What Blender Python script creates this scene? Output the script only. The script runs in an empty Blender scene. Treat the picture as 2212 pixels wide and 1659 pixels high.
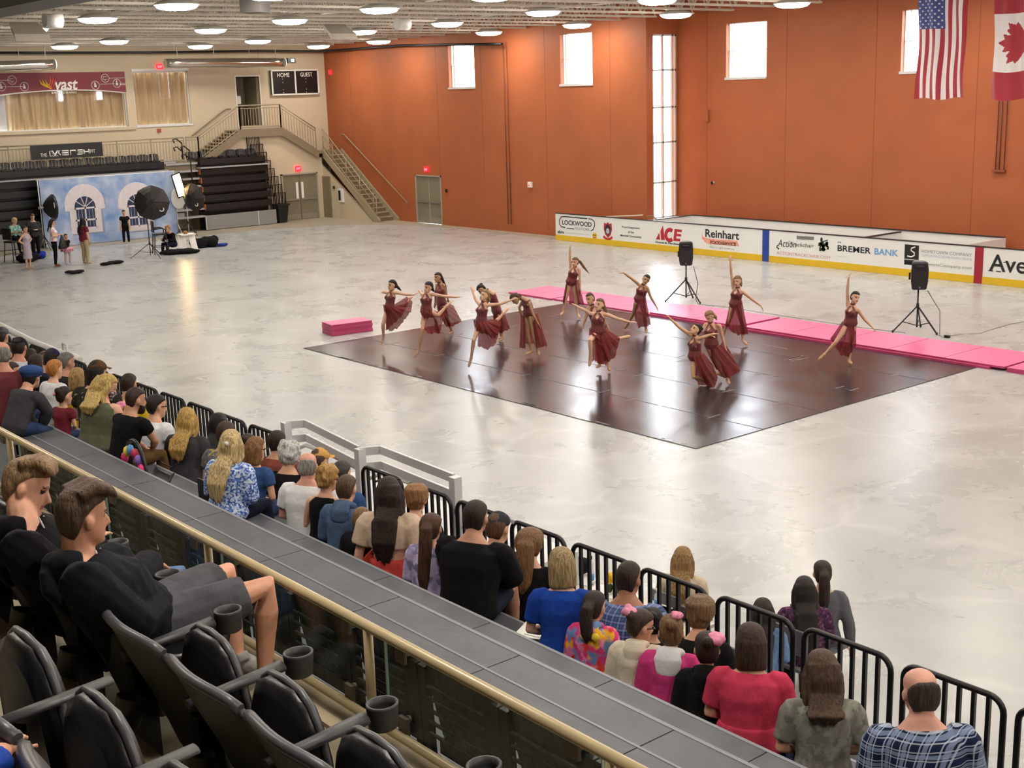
import bpy, bmesh, math, random
import numpy as np
from math import sin, cos, pi, radians, sqrt, atan2, hypot
from mathutils import Vector as V, Matrix, noise, Quaternion
random.seed(7)
C = bpy.context.scene.collection

# ---------------------------------------------------------------- camera
F, CX, CY = 2775.0, 1106.0, 829.5
CAM = V((0, 0, 5.7))
_y, _p, _r = radians(39.3), radians(12.92), radians(-1.8)
FW = V((sin(_y)*cos(_p), cos(_y)*cos(_p), -sin(_p)))
_rt = FW.cross(V((0, 0, 1))).normalized(); _up = _rt.cross(FW)
RT = cos(_r)*_rt + sin(_r)*_up; UP = -sin(_r)*_rt + cos(_r)*_up
def ray(x, y): return FW + RT*((x-CX)/F) - UP*((y-CY)/F)
def onz(x, y, z=0.0):
    d = ray(x, y); return CAM + d*((z-CAM.z)/d.z)
def onx(x, y, X):
    d = ray(x, y); return CAM + d*(X/d.x)
def ony(x, y, Y):
    d = ray(x, y); return CAM + d*(Y/d.y)
cd = bpy.data.cameras.new('camera'); cam = bpy.data.objects.new('camera', cd); C.objects.link(cam)
cd.sensor_width = 36; cd.lens = 36*F/2212; cd.clip_start = .05; cd.clip_end = 400
M4 = Matrix((RT, UP, -FW)).transposed().to_4x4(); M4.translation = CAM; cam.matrix_world = M4
bpy.context.scene.camera = cam

# ---------------------------------------------------------------- materials
def lin(h):
    h = h.lstrip('#'); o = []
    for i in (0, 2, 4):
        c = int(h[i:i+2], 16)/255; o.append(c/12.92 if c <= .04045 else ((c+.055)/1.055)**2.4)
    return (*o, 1)
_M = {}
def mat(name, col='#808080', r=.6, metal=0, var=0, vs=4, stretch=None, col2=None, bump=0, bs=60, spec=.5,
        emit=None, es=0, alpha=1, coat=0, sheen=0, coord='Object', detail=4, lo=.35, hi=.65):
    if name in _M: return _M[name]
    m = bpy.data.materials.new(name); m.use_nodes = True; nt = m.node_tree; b = nt.nodes['Principled BSDF']
    L = nt.links.new
    b.inputs['Base Color'].default_value = lin(col); b.inputs['Roughness'].default_value = r
    b.inputs['Metallic'].default_value = metal; b.inputs['Specular IOR Level'].default_value = spec
    b.inputs['Alpha'].default_value = alpha; b.inputs['Coat Weight'].default_value = coat
    b.inputs['Sheen Weight'].default_value = sheen
    if emit: b.inputs['Emission Color'].default_value = lin(emit); b.inputs['Emission Strength'].default_value = es
    tc = None
    if var or col2 or bump:
        tc = nt.nodes.new('ShaderNodeTexCoord')
        mp = nt.nodes.new('ShaderNodeMapping'); L(tc.outputs[coord], mp.inputs[0])
        if stretch: mp.inputs['Scale'].default_value = stretch
    if var or col2:
        n = nt.nodes.new('ShaderNodeTexNoise'); n.inputs['Scale'].default_value = vs; n.inputs['Detail'].default_value = detail
        L(mp.outputs[0], n.inputs['Vector'])
        cr = nt.nodes.new('ShaderNodeValToRGB'); cr.color_ramp.elements[0].position = lo; cr.color_ramp.elements[1].position = hi
        c = lin(col)
        if col2: a, z = c, lin(col2)
        else: a = tuple(x*(1-var) for x in c[:3])+(1,); z = tuple(min(1, x*(1+var)) for x in c[:3])+(1,)
        cr.color_ramp.elements[0].color = a; cr.color_ramp.elements[1].color = z
        L(n.outputs['Fac'], cr.inputs[0]); L(cr.outputs[0], b.inputs['Base Color'])
    if bump:
        n2 = nt.nodes.new('ShaderNodeTexNoise'); n2.inputs['Scale'].default_value = bs; n2.inputs['Detail'].default_value = 3
        L(mp.outputs[0], n2.inputs['Vector'])
        bp = nt.nodes.new('ShaderNodeBump'); bp.inputs['Strength'].default_value = bump; bp.inputs['Distance'].default_value = .02
        L(n2.outputs['Fac'], bp.inputs['Height']); L(bp.outputs[0], b.inputs['Normal'])
    _M[name] = m; return m
def fabric(name, col, var=.12, **k): return mat(name, col, r=.9, var=var, vs=k.pop('vs', 9), bump=.35, bs=18, spec=.2, **k)
def hairm(name, col, var=.45): return mat(name, col, r=.55, var=var, vs=9, stretch=(9, 9, 1.2), bump=.5, bs=16, spec=.35, detail=6)
def plaid(name, base, c1, c2, sc=14):
    """two families of crossing stripes"""
    m = mat(name, base, r=.9, spec=.2); nt = m.node_tree; b = nt.nodes['Principled BSDF']; L = nt.links.new
    tc = nt.nodes.new('ShaderNodeTexCoord'); prev = None
    base_rgb = nt.nodes.new('ShaderNodeRGB'); base_rgb.outputs[0].default_value = lin(base); prev = base_rgb.outputs[0]
    for ax, col, s, th in (('Y', c1, sc, .86), ('Z', c1, sc, .86), ('Y', c2, sc*2, .95), ('Z', c2, sc*2, .95)):
        w = nt.nodes.new('ShaderNodeTexWave'); w.bands_direction = ax; w.inputs['Scale'].default_value = s*.32
        w.inputs['Distortion'].default_value = .6
        L(tc.outputs['Object'], w.inputs['Vector'])
        g = nt.nodes.new('ShaderNodeMath'); g.operation = 'GREATER_THAN'; g.inputs[1].default_value = th; L(w.outputs['Fac'], g.inputs[0])
        h = nt.nodes.new('ShaderNodeMath'); h.operation = 'MULTIPLY'; h.inputs[1].default_value = .55; L(g.outputs[0], h.inputs[0])
        mx = nt.nodes.new('ShaderNodeMix'); mx.data_type = 'RGBA'; L(h.outputs[0], mx.inputs[0]); L(prev, mx.inputs[6]); mx.inputs[7].default_value = lin(col); prev = mx.outputs[2]
    L(prev, b.inputs['Base Color']); return m
def spots(name, base, cols, sc=30, th=.45):
    """scattered blotches of several colours (prints, tie dye)"""
    m = mat(name, base, r=.9, spec=.2); nt = m.node_tree; b = nt.nodes['Principled BSDF']; L = nt.links.new
    tc = nt.nodes.new('ShaderNodeTexCoord'); q = nt.nodes.new('ShaderNodeRGB'); q.outputs[0].default_value = lin(base); prev = q.outputs[0]
    for i, c in enumerate(cols):
        mp = nt.nodes.new('ShaderNodeMapping'); mp.inputs['Location'].default_value = (i*3.7, i*1.3, i*2.1); L(tc.outputs['Object'], mp.inputs[0])
        n = nt.nodes.new('ShaderNodeTexNoise'); n.inputs['Scale'].default_value = sc*(1+.25*i); n.inputs['Detail'].default_value = 2; L(mp.outputs[0], n.inputs['Vector'])
        r = nt.nodes.new('ShaderNodeValToRGB'); r.color_ramp.elements[0].position = th+.08; r.color_ramp.elements[1].position = th+.14
        L(n.outputs['Fac'], r.inputs[0])
        mx = nt.nodes.new('ShaderNodeMix'); mx.data_type = 'RGBA'; L(r.outputs[0], mx.inputs[0]); L(prev, mx.inputs[6]); mx.inputs[7].default_value = lin(c); prev = mx.outputs[2]
    L(prev, b.inputs['Base Color']); return m
def sheer(name, col, a=.85):
    return mat(name, col, r=.7, alpha=a, spec=.2, var=.3, vs=5, stretch=(6, 6, 1))

# ---------------------------------------------------------------- mesh building
class MB:
    def __init__(s): s.v = []; s.f = []; s.mi = []; s.sm = []
    def add(s, vs, fs, mi=0, sm=False):
        o = len(s.v); s.v += [tuple(p) for p in vs]
        for f in fs: s.f.append([i+o for i in f]); s.mi.append(mi); s.sm.append(sm)
        return s
    def box(s, c, sz, rz=0, mi=0, R=None):
        R = R or Matrix.Rotation(rz, 3, 'Z'); c = V(c); hx, hy, hz = sz[0]/2, sz[1]/2, sz[2]/2
        vs = [c + R @ V((x*hx, y*hy, z*hz)) for x in (-1, 1) for y in (-1, 1) for z in (-1, 1)]
        return s.add(vs, [(0, 1, 3, 2), (4, 6, 7, 5), (0, 4, 5, 1), (2, 3, 7, 6), (0, 2, 6, 4), (1, 5, 7, 3)], mi)
    def bb(s, a, b, mi=0):
        a, b = V(a), V(b); return s.box((a+b)/2, [abs(q) for q in (b-a)], mi=mi)
    def bar(s, a, b, w, h, mi=0, up=(0, 0, 1)):
        a, b = V(a), V(b); d = b-a; l = d.length; d.normalize(); u = V(up)
        if abs(d.dot(u)) > .98: u = V((1, 0, 0))
        x = d.cross(u).normalized(); z = x.cross(d)
        return s.box((a+b)/2, (w, l, h), mi=mi, R=Matrix((x, d, z)).transposed())
    def loft(s, rings, mi=0, sm=True, caps=True, closed=True):
        n = len(rings[0]); o = len(s.v)
        for r in rings: s.v += [tuple(p) for p in r]
        for i in range(len(rings)-1):
            for j in range(n if closed else n-1):
                k = (j+1) % n
                s.f.append([o+i*n+j, o+i*n+k, o+(i+1)*n+k, o+(i+1)*n+j]); s.mi.append(mi); s.sm.append(sm)
        if caps and closed:
            s.f.append([o+j for j in reversed(range(n))]); s.f.append([o+(len(rings)-1)*n+j for j in range(n)])
            s.mi += [mi, mi]; s.sm += [False, False]
        return s
    def tube(s, pts, r, n=10, mi=0, sm=True, caps=True, flat=None, side=None):
        """round tube through pts; r scalar or list; flat = (ratio list) squashes along the normal"""
        pts = [V(p) for p in pts]; m = len(pts)
        rs = r if isinstance(r, (list, tuple)) else [r]*m
        rings = []; pu = V(side) if side else None
        for i, p in enumerate(pts):
            d = (pts[min(i+1, m-1)]-pts[max(i-1, 0)])
            if d.length < 1e-9: d = V((0, 0, 1))
            d.normalize()
            if pu is None: pu = V((0, 0, 1)) if abs(d.z) < .9 else V((1, 0, 0))
            x = (pu - d*pu.dot(d))
            if x.length < 1e-4: x = d.orthogonal()
            x.normalize(); y = d.cross(x); pu = x
            a = rs[i]; b2 = a*(flat[i] if isinstance(flat, (list, tuple)) else (flat or 1))
            rings.append([p + x*(a*cos(2*pi*k/n)) + y*(b2*sin(2*pi*k/n)) for k in range(n)])
        return s.loft(rings, mi, sm, caps)
    def cyl(s, a, b, r, n=14, mi=0, r1=None, sm=True): return s.tube([a, b], [r, r if r1 is None else r1], n, mi, sm)
    def ball(s, c, r, n=12, mi=0, R=None):
        c = V(c); r = (r, r, r) if not isinstance(r, (list, tuple, V)) else r; m = max(5, n//2+1); rings = []
        for i in range(m):
            t = pi*(i+.02*(1 if i == 0 else -1 if i == m-1 else 0))/(m-1)
            t = min(max(t, .06), pi-.06)
            ring = [V((r[0]*sin(t)*cos(2*pi*k/n), r[1]*sin(t)*sin(2*pi*k/n), -r[2]*cos(t))) for k in range(n)]
            rings.append([c + (R @ p if R else p) for p in ring])
        return s.loft(rings, mi, True)
    def poly(s, pts, mi=0): return s.add(pts, [list(range(len(pts)))], mi)
    def prism(s, pts, d, mi=0, mi2=None):
        pts = [V(p) for p in pts]; d = V(d); n = len(pts); o = pts + [p+d for p in pts]
        fs = [list(range(n)), list(reversed(range(n, 2*n)))] + [[i, i+n, (i+1) % n+n, (i+1) % n] for i in range(n)]
        s.add(o, fs[:2], mi); s.add(o, fs[2:], mi if mi2 is None else mi2); return s
    def grid(s, fn, nu, nv, mi=0, sm=True, pick=None):
        o = len(s.v)
        for j in range(nv+1):
            for i in range(nu+1): s.v.append(tuple(fn(i/nu, j/nv)))
        for j in range(nv):
            for i in range(nu):
                a = o+j*(nu+1)+i; s.f.append([a, a+1, a+nu+2, a+nu+1]); s.sm.append(sm)
                s.mi.append(pick((i+.5)/nu, (j+.5)/nv) if pick else mi)
        return s
    def build(s, name, mats, parent=None, bevel=0, keep=False):
        return link(name, s.v, s.f, mats, parent, s.mi, s.sm, bevel)
def wl(o):
    p = V((0, 0, 0))
    while o: p = p + o.location; o = o.parent
    return p
def link(name, vs, fs, mats, parent=None, mi=None, sm=None, bevel=0):
    me = bpy.data.meshes.new(name)
    a = np.array(vs, dtype=float).reshape(-1, 3)
    if parent: og = wl(parent)
    else:
        og = V(((a[:, 0].min()+a[:, 0].max())/2, (a[:, 1].min()+a[:, 1].max())/2, a[:, 2].min()))
    a = a - np.array(og)
    me.from_pydata(a.tolist(), [], fs)
    for m in (mats if isinstance(mats, (list, tuple)) else [mats]): me.materials.append(m)
    if mi: me.polygons.foreach_set('material_index', mi)
    if sm: me.polygons.foreach_set('use_smooth', sm)
    me.update()
    bm = bmesh.new(); bm.from_mesh(me); bmesh.ops.recalc_face_normals(bm, faces=bm.faces); bm.to_mesh(me); bm.free()
    o = bpy.data.objects.new(name, me); C.objects.link(o)
    if parent: o.parent = parent
    else: o.location = og
    if bevel:
        b = o.modifiers.new('bevel', 'BEVEL'); b.width = bevel; b.segments = 2; b.limit_method = 'ANGLE'
    return o
def tag(o, label=None, cat=None, group=None, kind=None):
    if label: o['label'] = label
    if cat: o['category'] = cat
    if group: o['group'] = group
    if kind: o['kind'] = kind
    return o
def thing(name, loc, label, cat, group=None):
    o = bpy.data.objects.new(name, None); C.objects.link(o); o.location = V(loc); o.empty_display_size = .2
    return tag(o, label, cat, group)
def struct(o): o['kind'] = 'structure'; return o
def copy_tree(o, loc=None, rot=None, parent=None):
    c = o.copy(); C.objects.link(c)
    if parent: c.parent = parent
    if loc is not None: c.location = V(loc)
    if rot is not None: c.rotation_euler = rot
    for ch in list(o.children): copy_tree(ch, parent=c)
    return c
_font = {}
def textmesh(s, bold=0, shear=0, sp=1):
    """outline text -> (verts 2d, faces, w, h), unit cap height"""
    k = (s, bold, shear, sp)
    if k in _font: return _font[k]
    cu = bpy.data.curves.new('t', 'FONT'); cu.body = s; cu.size = 1; cu.offset = bold; cu.shear = shear; cu.space_character = sp; cu.resolution_u = 4
    o = bpy.data.objects.new('t', cu); C.objects.link(o); bpy.context.view_layer.update()
    me = o.to_mesh(); vs = [(v.co.x, v.co.y) for v in me.vertices]; fs = [list(p.vertices) for p in me.polygons]; o.to_mesh_clear()
    bpy.data.objects.remove(o); bpy.data.curves.remove(cu)
    x0 = min(v[0] for v in vs); x1 = max(v[0] for v in vs); y0 = min(v[1] for v in vs); y1 = max(v[1] for v in vs)
    _font[k] = ([((x-x0)/(x1-x0), (y-y0)/(y1-y0)) for x, y in vs], fs); return _font[k]
def put_text(mb, s, o, ux, uy, w, h, mi=0, **k):
    """text s filling the parallelogram origin o, ux*w, uy*h"""
    vs, fs = textmesh(s, **k); o, ux, uy = V(o), V(ux), V(uy)
    mb.add([o + ux*(x*w) + uy*(y*h) for x, y in vs], fs, mi)
# ---------------------------------------------------------------- people
Q = []
def remesh(name, mb, mats, parent, vox, it=3, post=None, fac=.5):
    o = link(name, mb.v, mb.f, mats, parent, mb.mi if len(mats) > 1 and not post else None, None)
    a = o.modifiers.new('r', 'REMESH'); a.mode = 'VOXEL'; a.voxel_size = vox; a.use_smooth_shade = True
    b = o.modifiers.new('s', 'SMOOTH'); b.factor = fac; b.iterations = it
    Q.append((o, post)); return o
def flush():
    bpy.context.view_layer.update(); dg = bpy.context.evaluated_depsgraph_get(); new = []
    for o, post in Q: new.append(bpy.data.meshes.new_from_object(o.evaluated_get(dg), depsgraph=dg))
    for (o, post), me in zip(Q, new):
        old = o.data; me.name = old.name; o.modifiers.clear(); o.data = me; bpy.data.meshes.remove(old)
        if post: post(o, me)
        me.polygons.foreach_set('use_smooth', [True]*len(me.polygons))
    Q.clear()
def ell(c, ax, ay, rx, ry, n=16): return [c + ax*(rx*cos(2*pi*i/n)) + ay*(ry*sin(2*pi*i/n)) for i in range(n)]
SEX = {'f': [(.12, .10), (.172, .122), (.135, .098), (.142, .105), (.155, .118), (.158, .086), (.098, .062), (.052, .052)],
       'm': [(.12, .10), (.165, .120), (.152, .112), (.165, .115), (.178, .122), (.182, .092), (.118, .068), (.06, .06)]}
def torso(J, t, a, b, g=1, wide=None):
    k = J['k']; P, Cc, N = J['P'], J['C'], J['N']
    u1 = (Cc-P).normalized(); u2 = (N-Cc).normalized()
    pos = [P-u1*.10*k, P-u1*.01*k, P.lerp(Cc, .5), P.lerp(Cc, .8), Cc+u2*.04*k, N-u2*.095*k, N-u2*.032*k, N+u2*.03*k]
    rp = (J['HR']-J['HL']).normalized(); rs = (J['SR']-J['SL']).normalized(); rings = []
    for i in range(a, b+1):
        w = min(1, max(0, (i-1)/4)); u = u1.lerp(u2, w).normalized(); x = rp.lerp(rs, w); x = (x-u*x.dot(u)).normalized(); f = u.cross(x)
        rx, ry = SEX[J['sex']][i]; gg = g if i < 6 else 1+(g-1)*.3
        if wide and i in wide: gg *= wide[i]
        c = pos[i] + f*(.012*k if i in (3, 4) else -.006*k if i > 4 else 0)
        rings.append(ell(c, x, f, rx*k*gg+t, ry*k*gg+t))
    return rings
def front(J):
    u = (J['N']-J['P']).normalized(); x = (J['SR']-J['SL']).normalized(); return u.cross(x).normalized()
def arm(mb, J, s, t=0, a=0., b=2., g=1):
    """arm tube from fraction a to b (0 shoulder, 1 elbow, 2 wrist)"""
    k = J['k']; S, E, W = J['S'+s], J['E'+s], J['W'+s]; inn = (J['N']-S).normalized()
    dn_ = (J['C']-J['N']).normalized(); P = [(-.12, S+inn*.075*k+dn_*.012*k, .036), (0, S+dn_*.008*k, .047), (.14, S.lerp(E, .14), .05), (.35, S.lerp(E, .35), .046), (.7, S.lerp(E, .7), .041), (1, E, .038), (1.3, E.lerp(W, .3), .04), (1.7, E.lerp(W, .7), .031), (2, W, .026)]
    if J['sex'] == 'm': P = [(q, p, r*1.12) for q, p, r in P]
    pts = [(p, r) for q, p, r in P if a-.2 <= q <= b]
    last = max(q for q, p, r in P if q <= b)
    if last < b: pts.append((S.lerp(E, b) if b < 1 else E.lerp(W, b-1), [r for q, p, r in P if q >= b][0]))
    mb.tube([p for p, r in pts], [r*k*g+t*(.45 if i < 1 else .75 if i < 2 else 1) for i, (p, r) in enumerate(pts)], 10)
def leg(mb, J, s, t=0, a=0., b=2., g=1, flare=0):
    k = J['k']; H, K, A = J['H'+s], J['K'+s], J['A'+s]
    P = [(0, H, .088), (.35, H.lerp(K, .35), .08), (.75, H.lerp(K, .75), .06), (1, K, .052), (1.3, K.lerp(A, .3), .055), (1.65, K.lerp(A, .65), .043), (2, A, .034)]
    pts = [(p, r) for q, p, r in P if a <= q <= b]; last = max(q for q, p, r in P if q <= b)
    if last < b: pts.append((H.lerp(K, b) if b < 1 else K.lerp(A, b-1), [r for q, p, r in P if q >= b][0]))
    n = len(pts)-1
    mb.tube([p for p, r in pts], [r*k*g+t+flare*(i/n) for i, (p, r) in enumerate(pts)], 12)
def foot(mb, J, s, t=0):
    k = J['k']; A, T = J['A'+s], J['T'+s]; d = (T-A).normalized(); sd = (J['HR']-J['HL']).normalized()
    sh = (A-J['K'+s]).normalized(); heel = A + sh*.045*k - d*.03*k
    mb.tube([A, A+sh*.03*k+d*.01*k], [.036*k+t, .04*k+t], 10)
    mb.tube([heel, heel.lerp(T, .3), heel.lerp(T, .7), T], [.03*k+t, .036*k+t, .038*k+t, .02*k+t], 10, flat=.75, side=sd)
def hand(mb, J, s, vox):
    k = J['k']; W, E = J['W'+s], J['E'+s]
    d = (J.get('D'+s) or (W-E)).normalized(); n = J.get('PN'+s) or V((0, 0, -1)); n = (n-d*n.dot(d))
    n = n.normalized() if n.length > .1 else d.orthogonal().normalized(); sd = d.cross(n).normalized()*(1 if s == 'L' else -1)
    cu = J.get('curl', .35); r = max(.0088*k, .62*vox)
    mb.tube([W-d*.01*k, W+d*.03*k, W+d*.085*k], [.026*k, .036*k, .040*k], 10, flat=[.85, .42, .36], side=sd)
    for i, (of, ln) in enumerate(((-.028, .058), (-.0095, .072), (.0095, .076), (.028, .068))):
        b = W+d*.083*k+sd*of*k; m = b+(d*cos(cu*.6)+n*sin(cu*.6)+sd*of*1.5)*ln*.5*k; e = m+(d*cos(cu*1.6)+n*sin(cu*1.6)+sd*of*1.5)*ln*.5*k
        mb.tube([b-d*.02*k, b, m, e], [r, r, r*.95, r*.8], 7)
    b = W+d*.025*k+sd*.03*k; m = b+(d*.6+sd*.75+n*.25).normalized()*.04*k
    mb.tube([b-sd*.015*k, b, m, m+(d*.9+sd*.25+n*.35).normalized()*.032*k], [r*1.3, r*1.25, r*1.1, r*.85], 7)
HT = [(-.116, .02, .074, .036), (-.10, .038, .086, .0), (-.078, .053, .088, -.04), (-.05, .062, .087, -.062), (-.02, .067, .085, -.08), (0, .070, .082, -.089), (.03, .0745, .087, -.097), (.06, .0755, .083, -.096), (.085, .067, .064, -.082), (.105, .045, .036, -.053), (.116, .018, .008, -.024)]
def hf_(J):
    hd = J['hf'].normalized(); hu = J.get('hu') or V((0, 0, 1)); hu = (hu-hd*hu.dot(hd)).normalized(); return hd.cross(hu), hd, hu
def hp(J, x, y, z):
    r, f, u = hf_(J); q = J['kh']; return J['Hd']+(r*x+f*y+u*z)*q
def rings_h(J, tab, n=18):
    r, f, u = hf_(J); q = J['kh']
    return [ell(hp(J, 0, (yf+yb)/2, z), r, f, hw*q, (yf-yb)/2*q, n) for z, hw, yf, yb in tab]
def head(mb, J):
    mb.loft(rings_h(J, HT)); r, f, u = hf_(J); R = Matrix((r, f, u)).transposed(); q = J['kh']
    mb.tube([hp(J, 0, .078, .008), hp(J, 0, .094, -.015), hp(J, 0, .105, -.034), hp(J, 0, .088, -.042)], [.009*q, .012*q, .014*q, .013*q], 8)
    mb.ball(hp(J, 0, .082, -.064), [.022*q, .012*q, .012*q], 8, R=R); mb.ball(hp(J, 0, .078, -.098), [.022*q, .016*q, .016*q], 8, R=R)
    mb.ball(hp(J, 0, .078, .024), [.05*q, .014*q, .01*q], 8, R=R)
    for s in (-1, 1): mb.ball(hp(J, s*.078, -.012, -.008), [.013*q, .02*q, .031*q], 8, R=R)
    b = J['N']-(J['N']-J['C']).normalized()*.03*J['k']
    w = .047 if J['sex'] == 'f' else .058
    mb.tube([b, J['N'].lerp(J['Hd'], .35)-f*.01*q, hp(J, 0, -.025, -.03)], [w*1.2*J['k'], w*q, w*q], 12)
def skinm(c): return mat('skin_'+c.lstrip('#'), c, r=.5, var=.06, vs=14, bump=.08, bs=60, spec=.4)
def mk_body(J, parent, vox, skin, hairc, lip='#9c4a48', mask=None, scalp=None, it=2):
    mb = MB(); g = J['g']; mb.loft(torso(J, 0, 0, 7, g))
    for s in 'LR': arm(mb, J, s, g=J['ag']); hand(mb, J, s, vox); leg(mb, J, s, g=J['ag']); foot(mb, J, s)
    if J['sex'] == 'f' and J['k'] > .85:
        f = front(J); x = (J['SR']-J['SL']).normalized()
        for s in (-1, 1): mb.ball(J['C']+f*.085*J['k']*g+x*(s*.07*J['k'])+(J['N']-J['C'])*.05, .062*J['k']*g, 10)
    head(mb, J)
    Jc = dict(J); r, f, u = hf_(J); base = parent.location.copy()
    def post(o, me):
        n = len(me.vertices); co = np.empty(n*3); me.vertices.foreach_get('co', co); co = co.reshape(-1, 3)+np.array(base)-np.array(Jc['Hd'])
        L = np.stack([co@np.array(r), co@np.array(f), co@np.array(u)], 1)/Jc['kh']
        pc = np.zeros(len(me.polygons), int)
        cen = np.empty(len(me.polygons)*3); me.polygons.foreach_get('center', cen); cen = cen.reshape(-1, 3)+np.array(base)-np.array(Jc['Hd'])
        X, Y, Z = (cen@np.array(r)/Jc['kh'], cen@np.array(f)/Jc['kh'], cen@np.array(u)/Jc['kh']); ax = np.abs(X)
        ez = max(.008, vox*.5)
        pc[(ax > .018) & (ax < .044) & (np.abs(Z-.004) < ez) & (Y > .05)] = 1
        pc[(ax > .014) & (ax < .048) & (np.abs(Z-.026) < max(.005, vox*.4)) & (Y > .05)] = 2
        pc[(ax < .024) & (np.abs(Z+.064) < max(.008, vox*.5)) & (Y > .06)] = 3
        if scalp: pc[(Z > scalp[0]) & (Y < scalp[1]) & (Z < .2) & (np.abs(X) < .2)] = 2
        me.polygons.foreach_set('material_index', pc.tolist())
    return remesh('body', mb, [skinm(skin), mat('eye_dark', '#2a211d', r=.3), hairm('hair_'+hairc.lstrip('#'), hairc), mat('lip_'+lip.lstrip('#'), lip, r=.45)], parent, vox, it, post)
# ---- hair
SHORT = [(-.075, .05, -.045, -.075), (-.05, .066, -.03, -.092), (-.02, .077, -.02, -.102), (.01, .081, -.006, -.109), (.035, .083, .03, -.112), (.055, .084, .056, -.111), (.072, .08, .088, -.106), (.095, .069, .074, -.094), (.115, .05, .045, -.066), (.128, .022, .012, -.032)]
def hair(J, parent, style, col, vox, ln=.35, path=None, puff=1.0, seed=0):
    m = hairm('hair_'+col.lstrip('#'), col); mb = MB(); k = J['kh']; r, f, u = hf_(J); R = Matrix((r, f, u)).transposed()
    bk = -front(J); dn = (J['P']-J['N']).normalized(); ax = (J['SR']-J['SL']).normalized(); rnd = random.Random(seed)
    pf = max(puff, 1 if style != 'short' else .9); tab = [(z, hw*(1+(pf-1)*.8), yf, yb*(1+(pf-1)*.8)) for z, hw, yf, yb in SHORT]
    name = 'hair'
    if style == 'bald':
        mb.loft(rings_h(J, [(-.07, .055, -.045, -.08), (-.04, .072, -.025, -.10), (-.01, .079, -.015, -.105), (.015, .08, -.01, -.107), (.035, .078, -.02, -.106), (.06, .066, -.055, -.104), (.075, .04, -.075, -.098)]))
    else: mb.loft(rings_h(J, tab))
    if style == 'quiff':
        for i in range(9):
            x = (i-4)*.016; mb.tube([hp(J, x, -.05, .095), hp(J, x*1.05, .02, .118+.006*(i % 3)), hp(J, x*1.1+.006, .075, .108+.008*(i % 2)), hp(J, x*1.05+.012, .098, .085)], [.026*k, .028*k, .022*k, .008*k], 8)
    if style == 'shag':
        for i in range(16):
            a = 2*pi*i/16; x, y = cos(a)*.07, sin(a)*.09-.02; mb.tube([hp(J, x*.5, y*.5, .115), hp(J, x*1.05, y, .08), hp(J, x*1.22+.01, y*1.15+.01, .03-.012*(i % 3)-(.03 if y < 0 else -.025))], [.03*k, .032*k, .012*k], 7)
    if style == 'curly':
        for i in range(46):
            a = rnd.uniform(0, 2*pi); z = rnd.uniform(-.06, .12); rr = sqrt(max(.05, 1-((z-.03)/.11)**2)); y = sin(a)*.098*rr-.018
            if y > .03 and z < .06: continue
            mb.ball(hp(J, cos(a)*.082*rr, y, z), rnd.uniform(.018, .03)*k*puff, 7)
    if style == 'bob':
        mb.loft(rings_h(J, [(-.135, .086, -.005, -.098), (-.125, .092, .02, -.108), (-.08, .094, .03, -.116), (-.03, .093, .036, -.12), (.03, .091, .05, -.12), (.06, .08, .05, -.1)]))
    if style in ('long', 'half'):
        N = J['N']; off = (.112*J['g']+.03)*J['k']
        pts = [hp(J, 0, -.06, .06), hp(J, 0, -.085, -.02), hp(J, 0, -.085, -.10), N+bk*off*.9+dn*.05, N+bk*off*1.12+dn*(ln*.55), N+bk*off*1.05+dn*ln]
        if path: pts = pts[:3]+[V(p) for p in path]
        rs = [.088, .094, .096, .09, .076, .03]; pts[-1] = pts[-1]-dn*(.15*ln)
        mb.tube(pts, [a*k for a in rs[:len(pts)]], 14, flat=[.6, .5, .42, .33, .28, .2][:len(pts)], side=ax)
        for s in (-1, 1):
            mb.tube([hp(J, s*.06, -.01, .05), hp(J, s*.084, -.012, -.02), hp(J, s*.086, -.025, -.10), J['N']+ax*(s*.095*J['k'])+bk*.05+dn*.08], [.03*k, .033*k, .034*k, .018*k], 8)
        for i in range(13):
            x = (i-6)*.0125; l2 = .15*ln*(1-abs(i-6)/9)+rnd.uniform(-.03, .02); mb.tube([pts[-3]+ax*x*1.15, pts[-2]+ax*x*1.05+bk*.012, pts[-1]+ax*x*.8+dn*l2], [.022*k, .02*k, .005*k], 7)
    if style == 'pony':
        b = hp(J, 0, -.10, .045); mb.ball(b, .03*k, 8)
        pts = [b]+([V(p) for p in path] if path else [hp(J, 0, -.145, .02), hp(J, 0, -.15, -.08), J['N']+bk*.12+dn*(ln*.55), J['N']+bk*.115+dn*ln])
        n = len(pts)-1; mb.tube(pts, [(.024+.03*sin(pi*min(1, .15+i/n*.75)))*k*puff*(1 if i < n else .35) for i in range(n+1)], 10, flat=.75, side=ax)
    if style in ('bun', 'updo'):
        mb.ball(hp(J, 0, -.105, .075 if style == 'bun' else .03), [.042*k*puff, .036*k*puff, .04*k*puff], 10, R=R)
        if style == 'updo':
            for i in range(14): mb.ball(hp(J, rnd.uniform(-.06, .06), -.09-rnd.uniform(0, .03), rnd.uniform(-.05, .1)), .022*k, 7)
    return remesh(name, mb, [m], parent, vox, 1)
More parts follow.
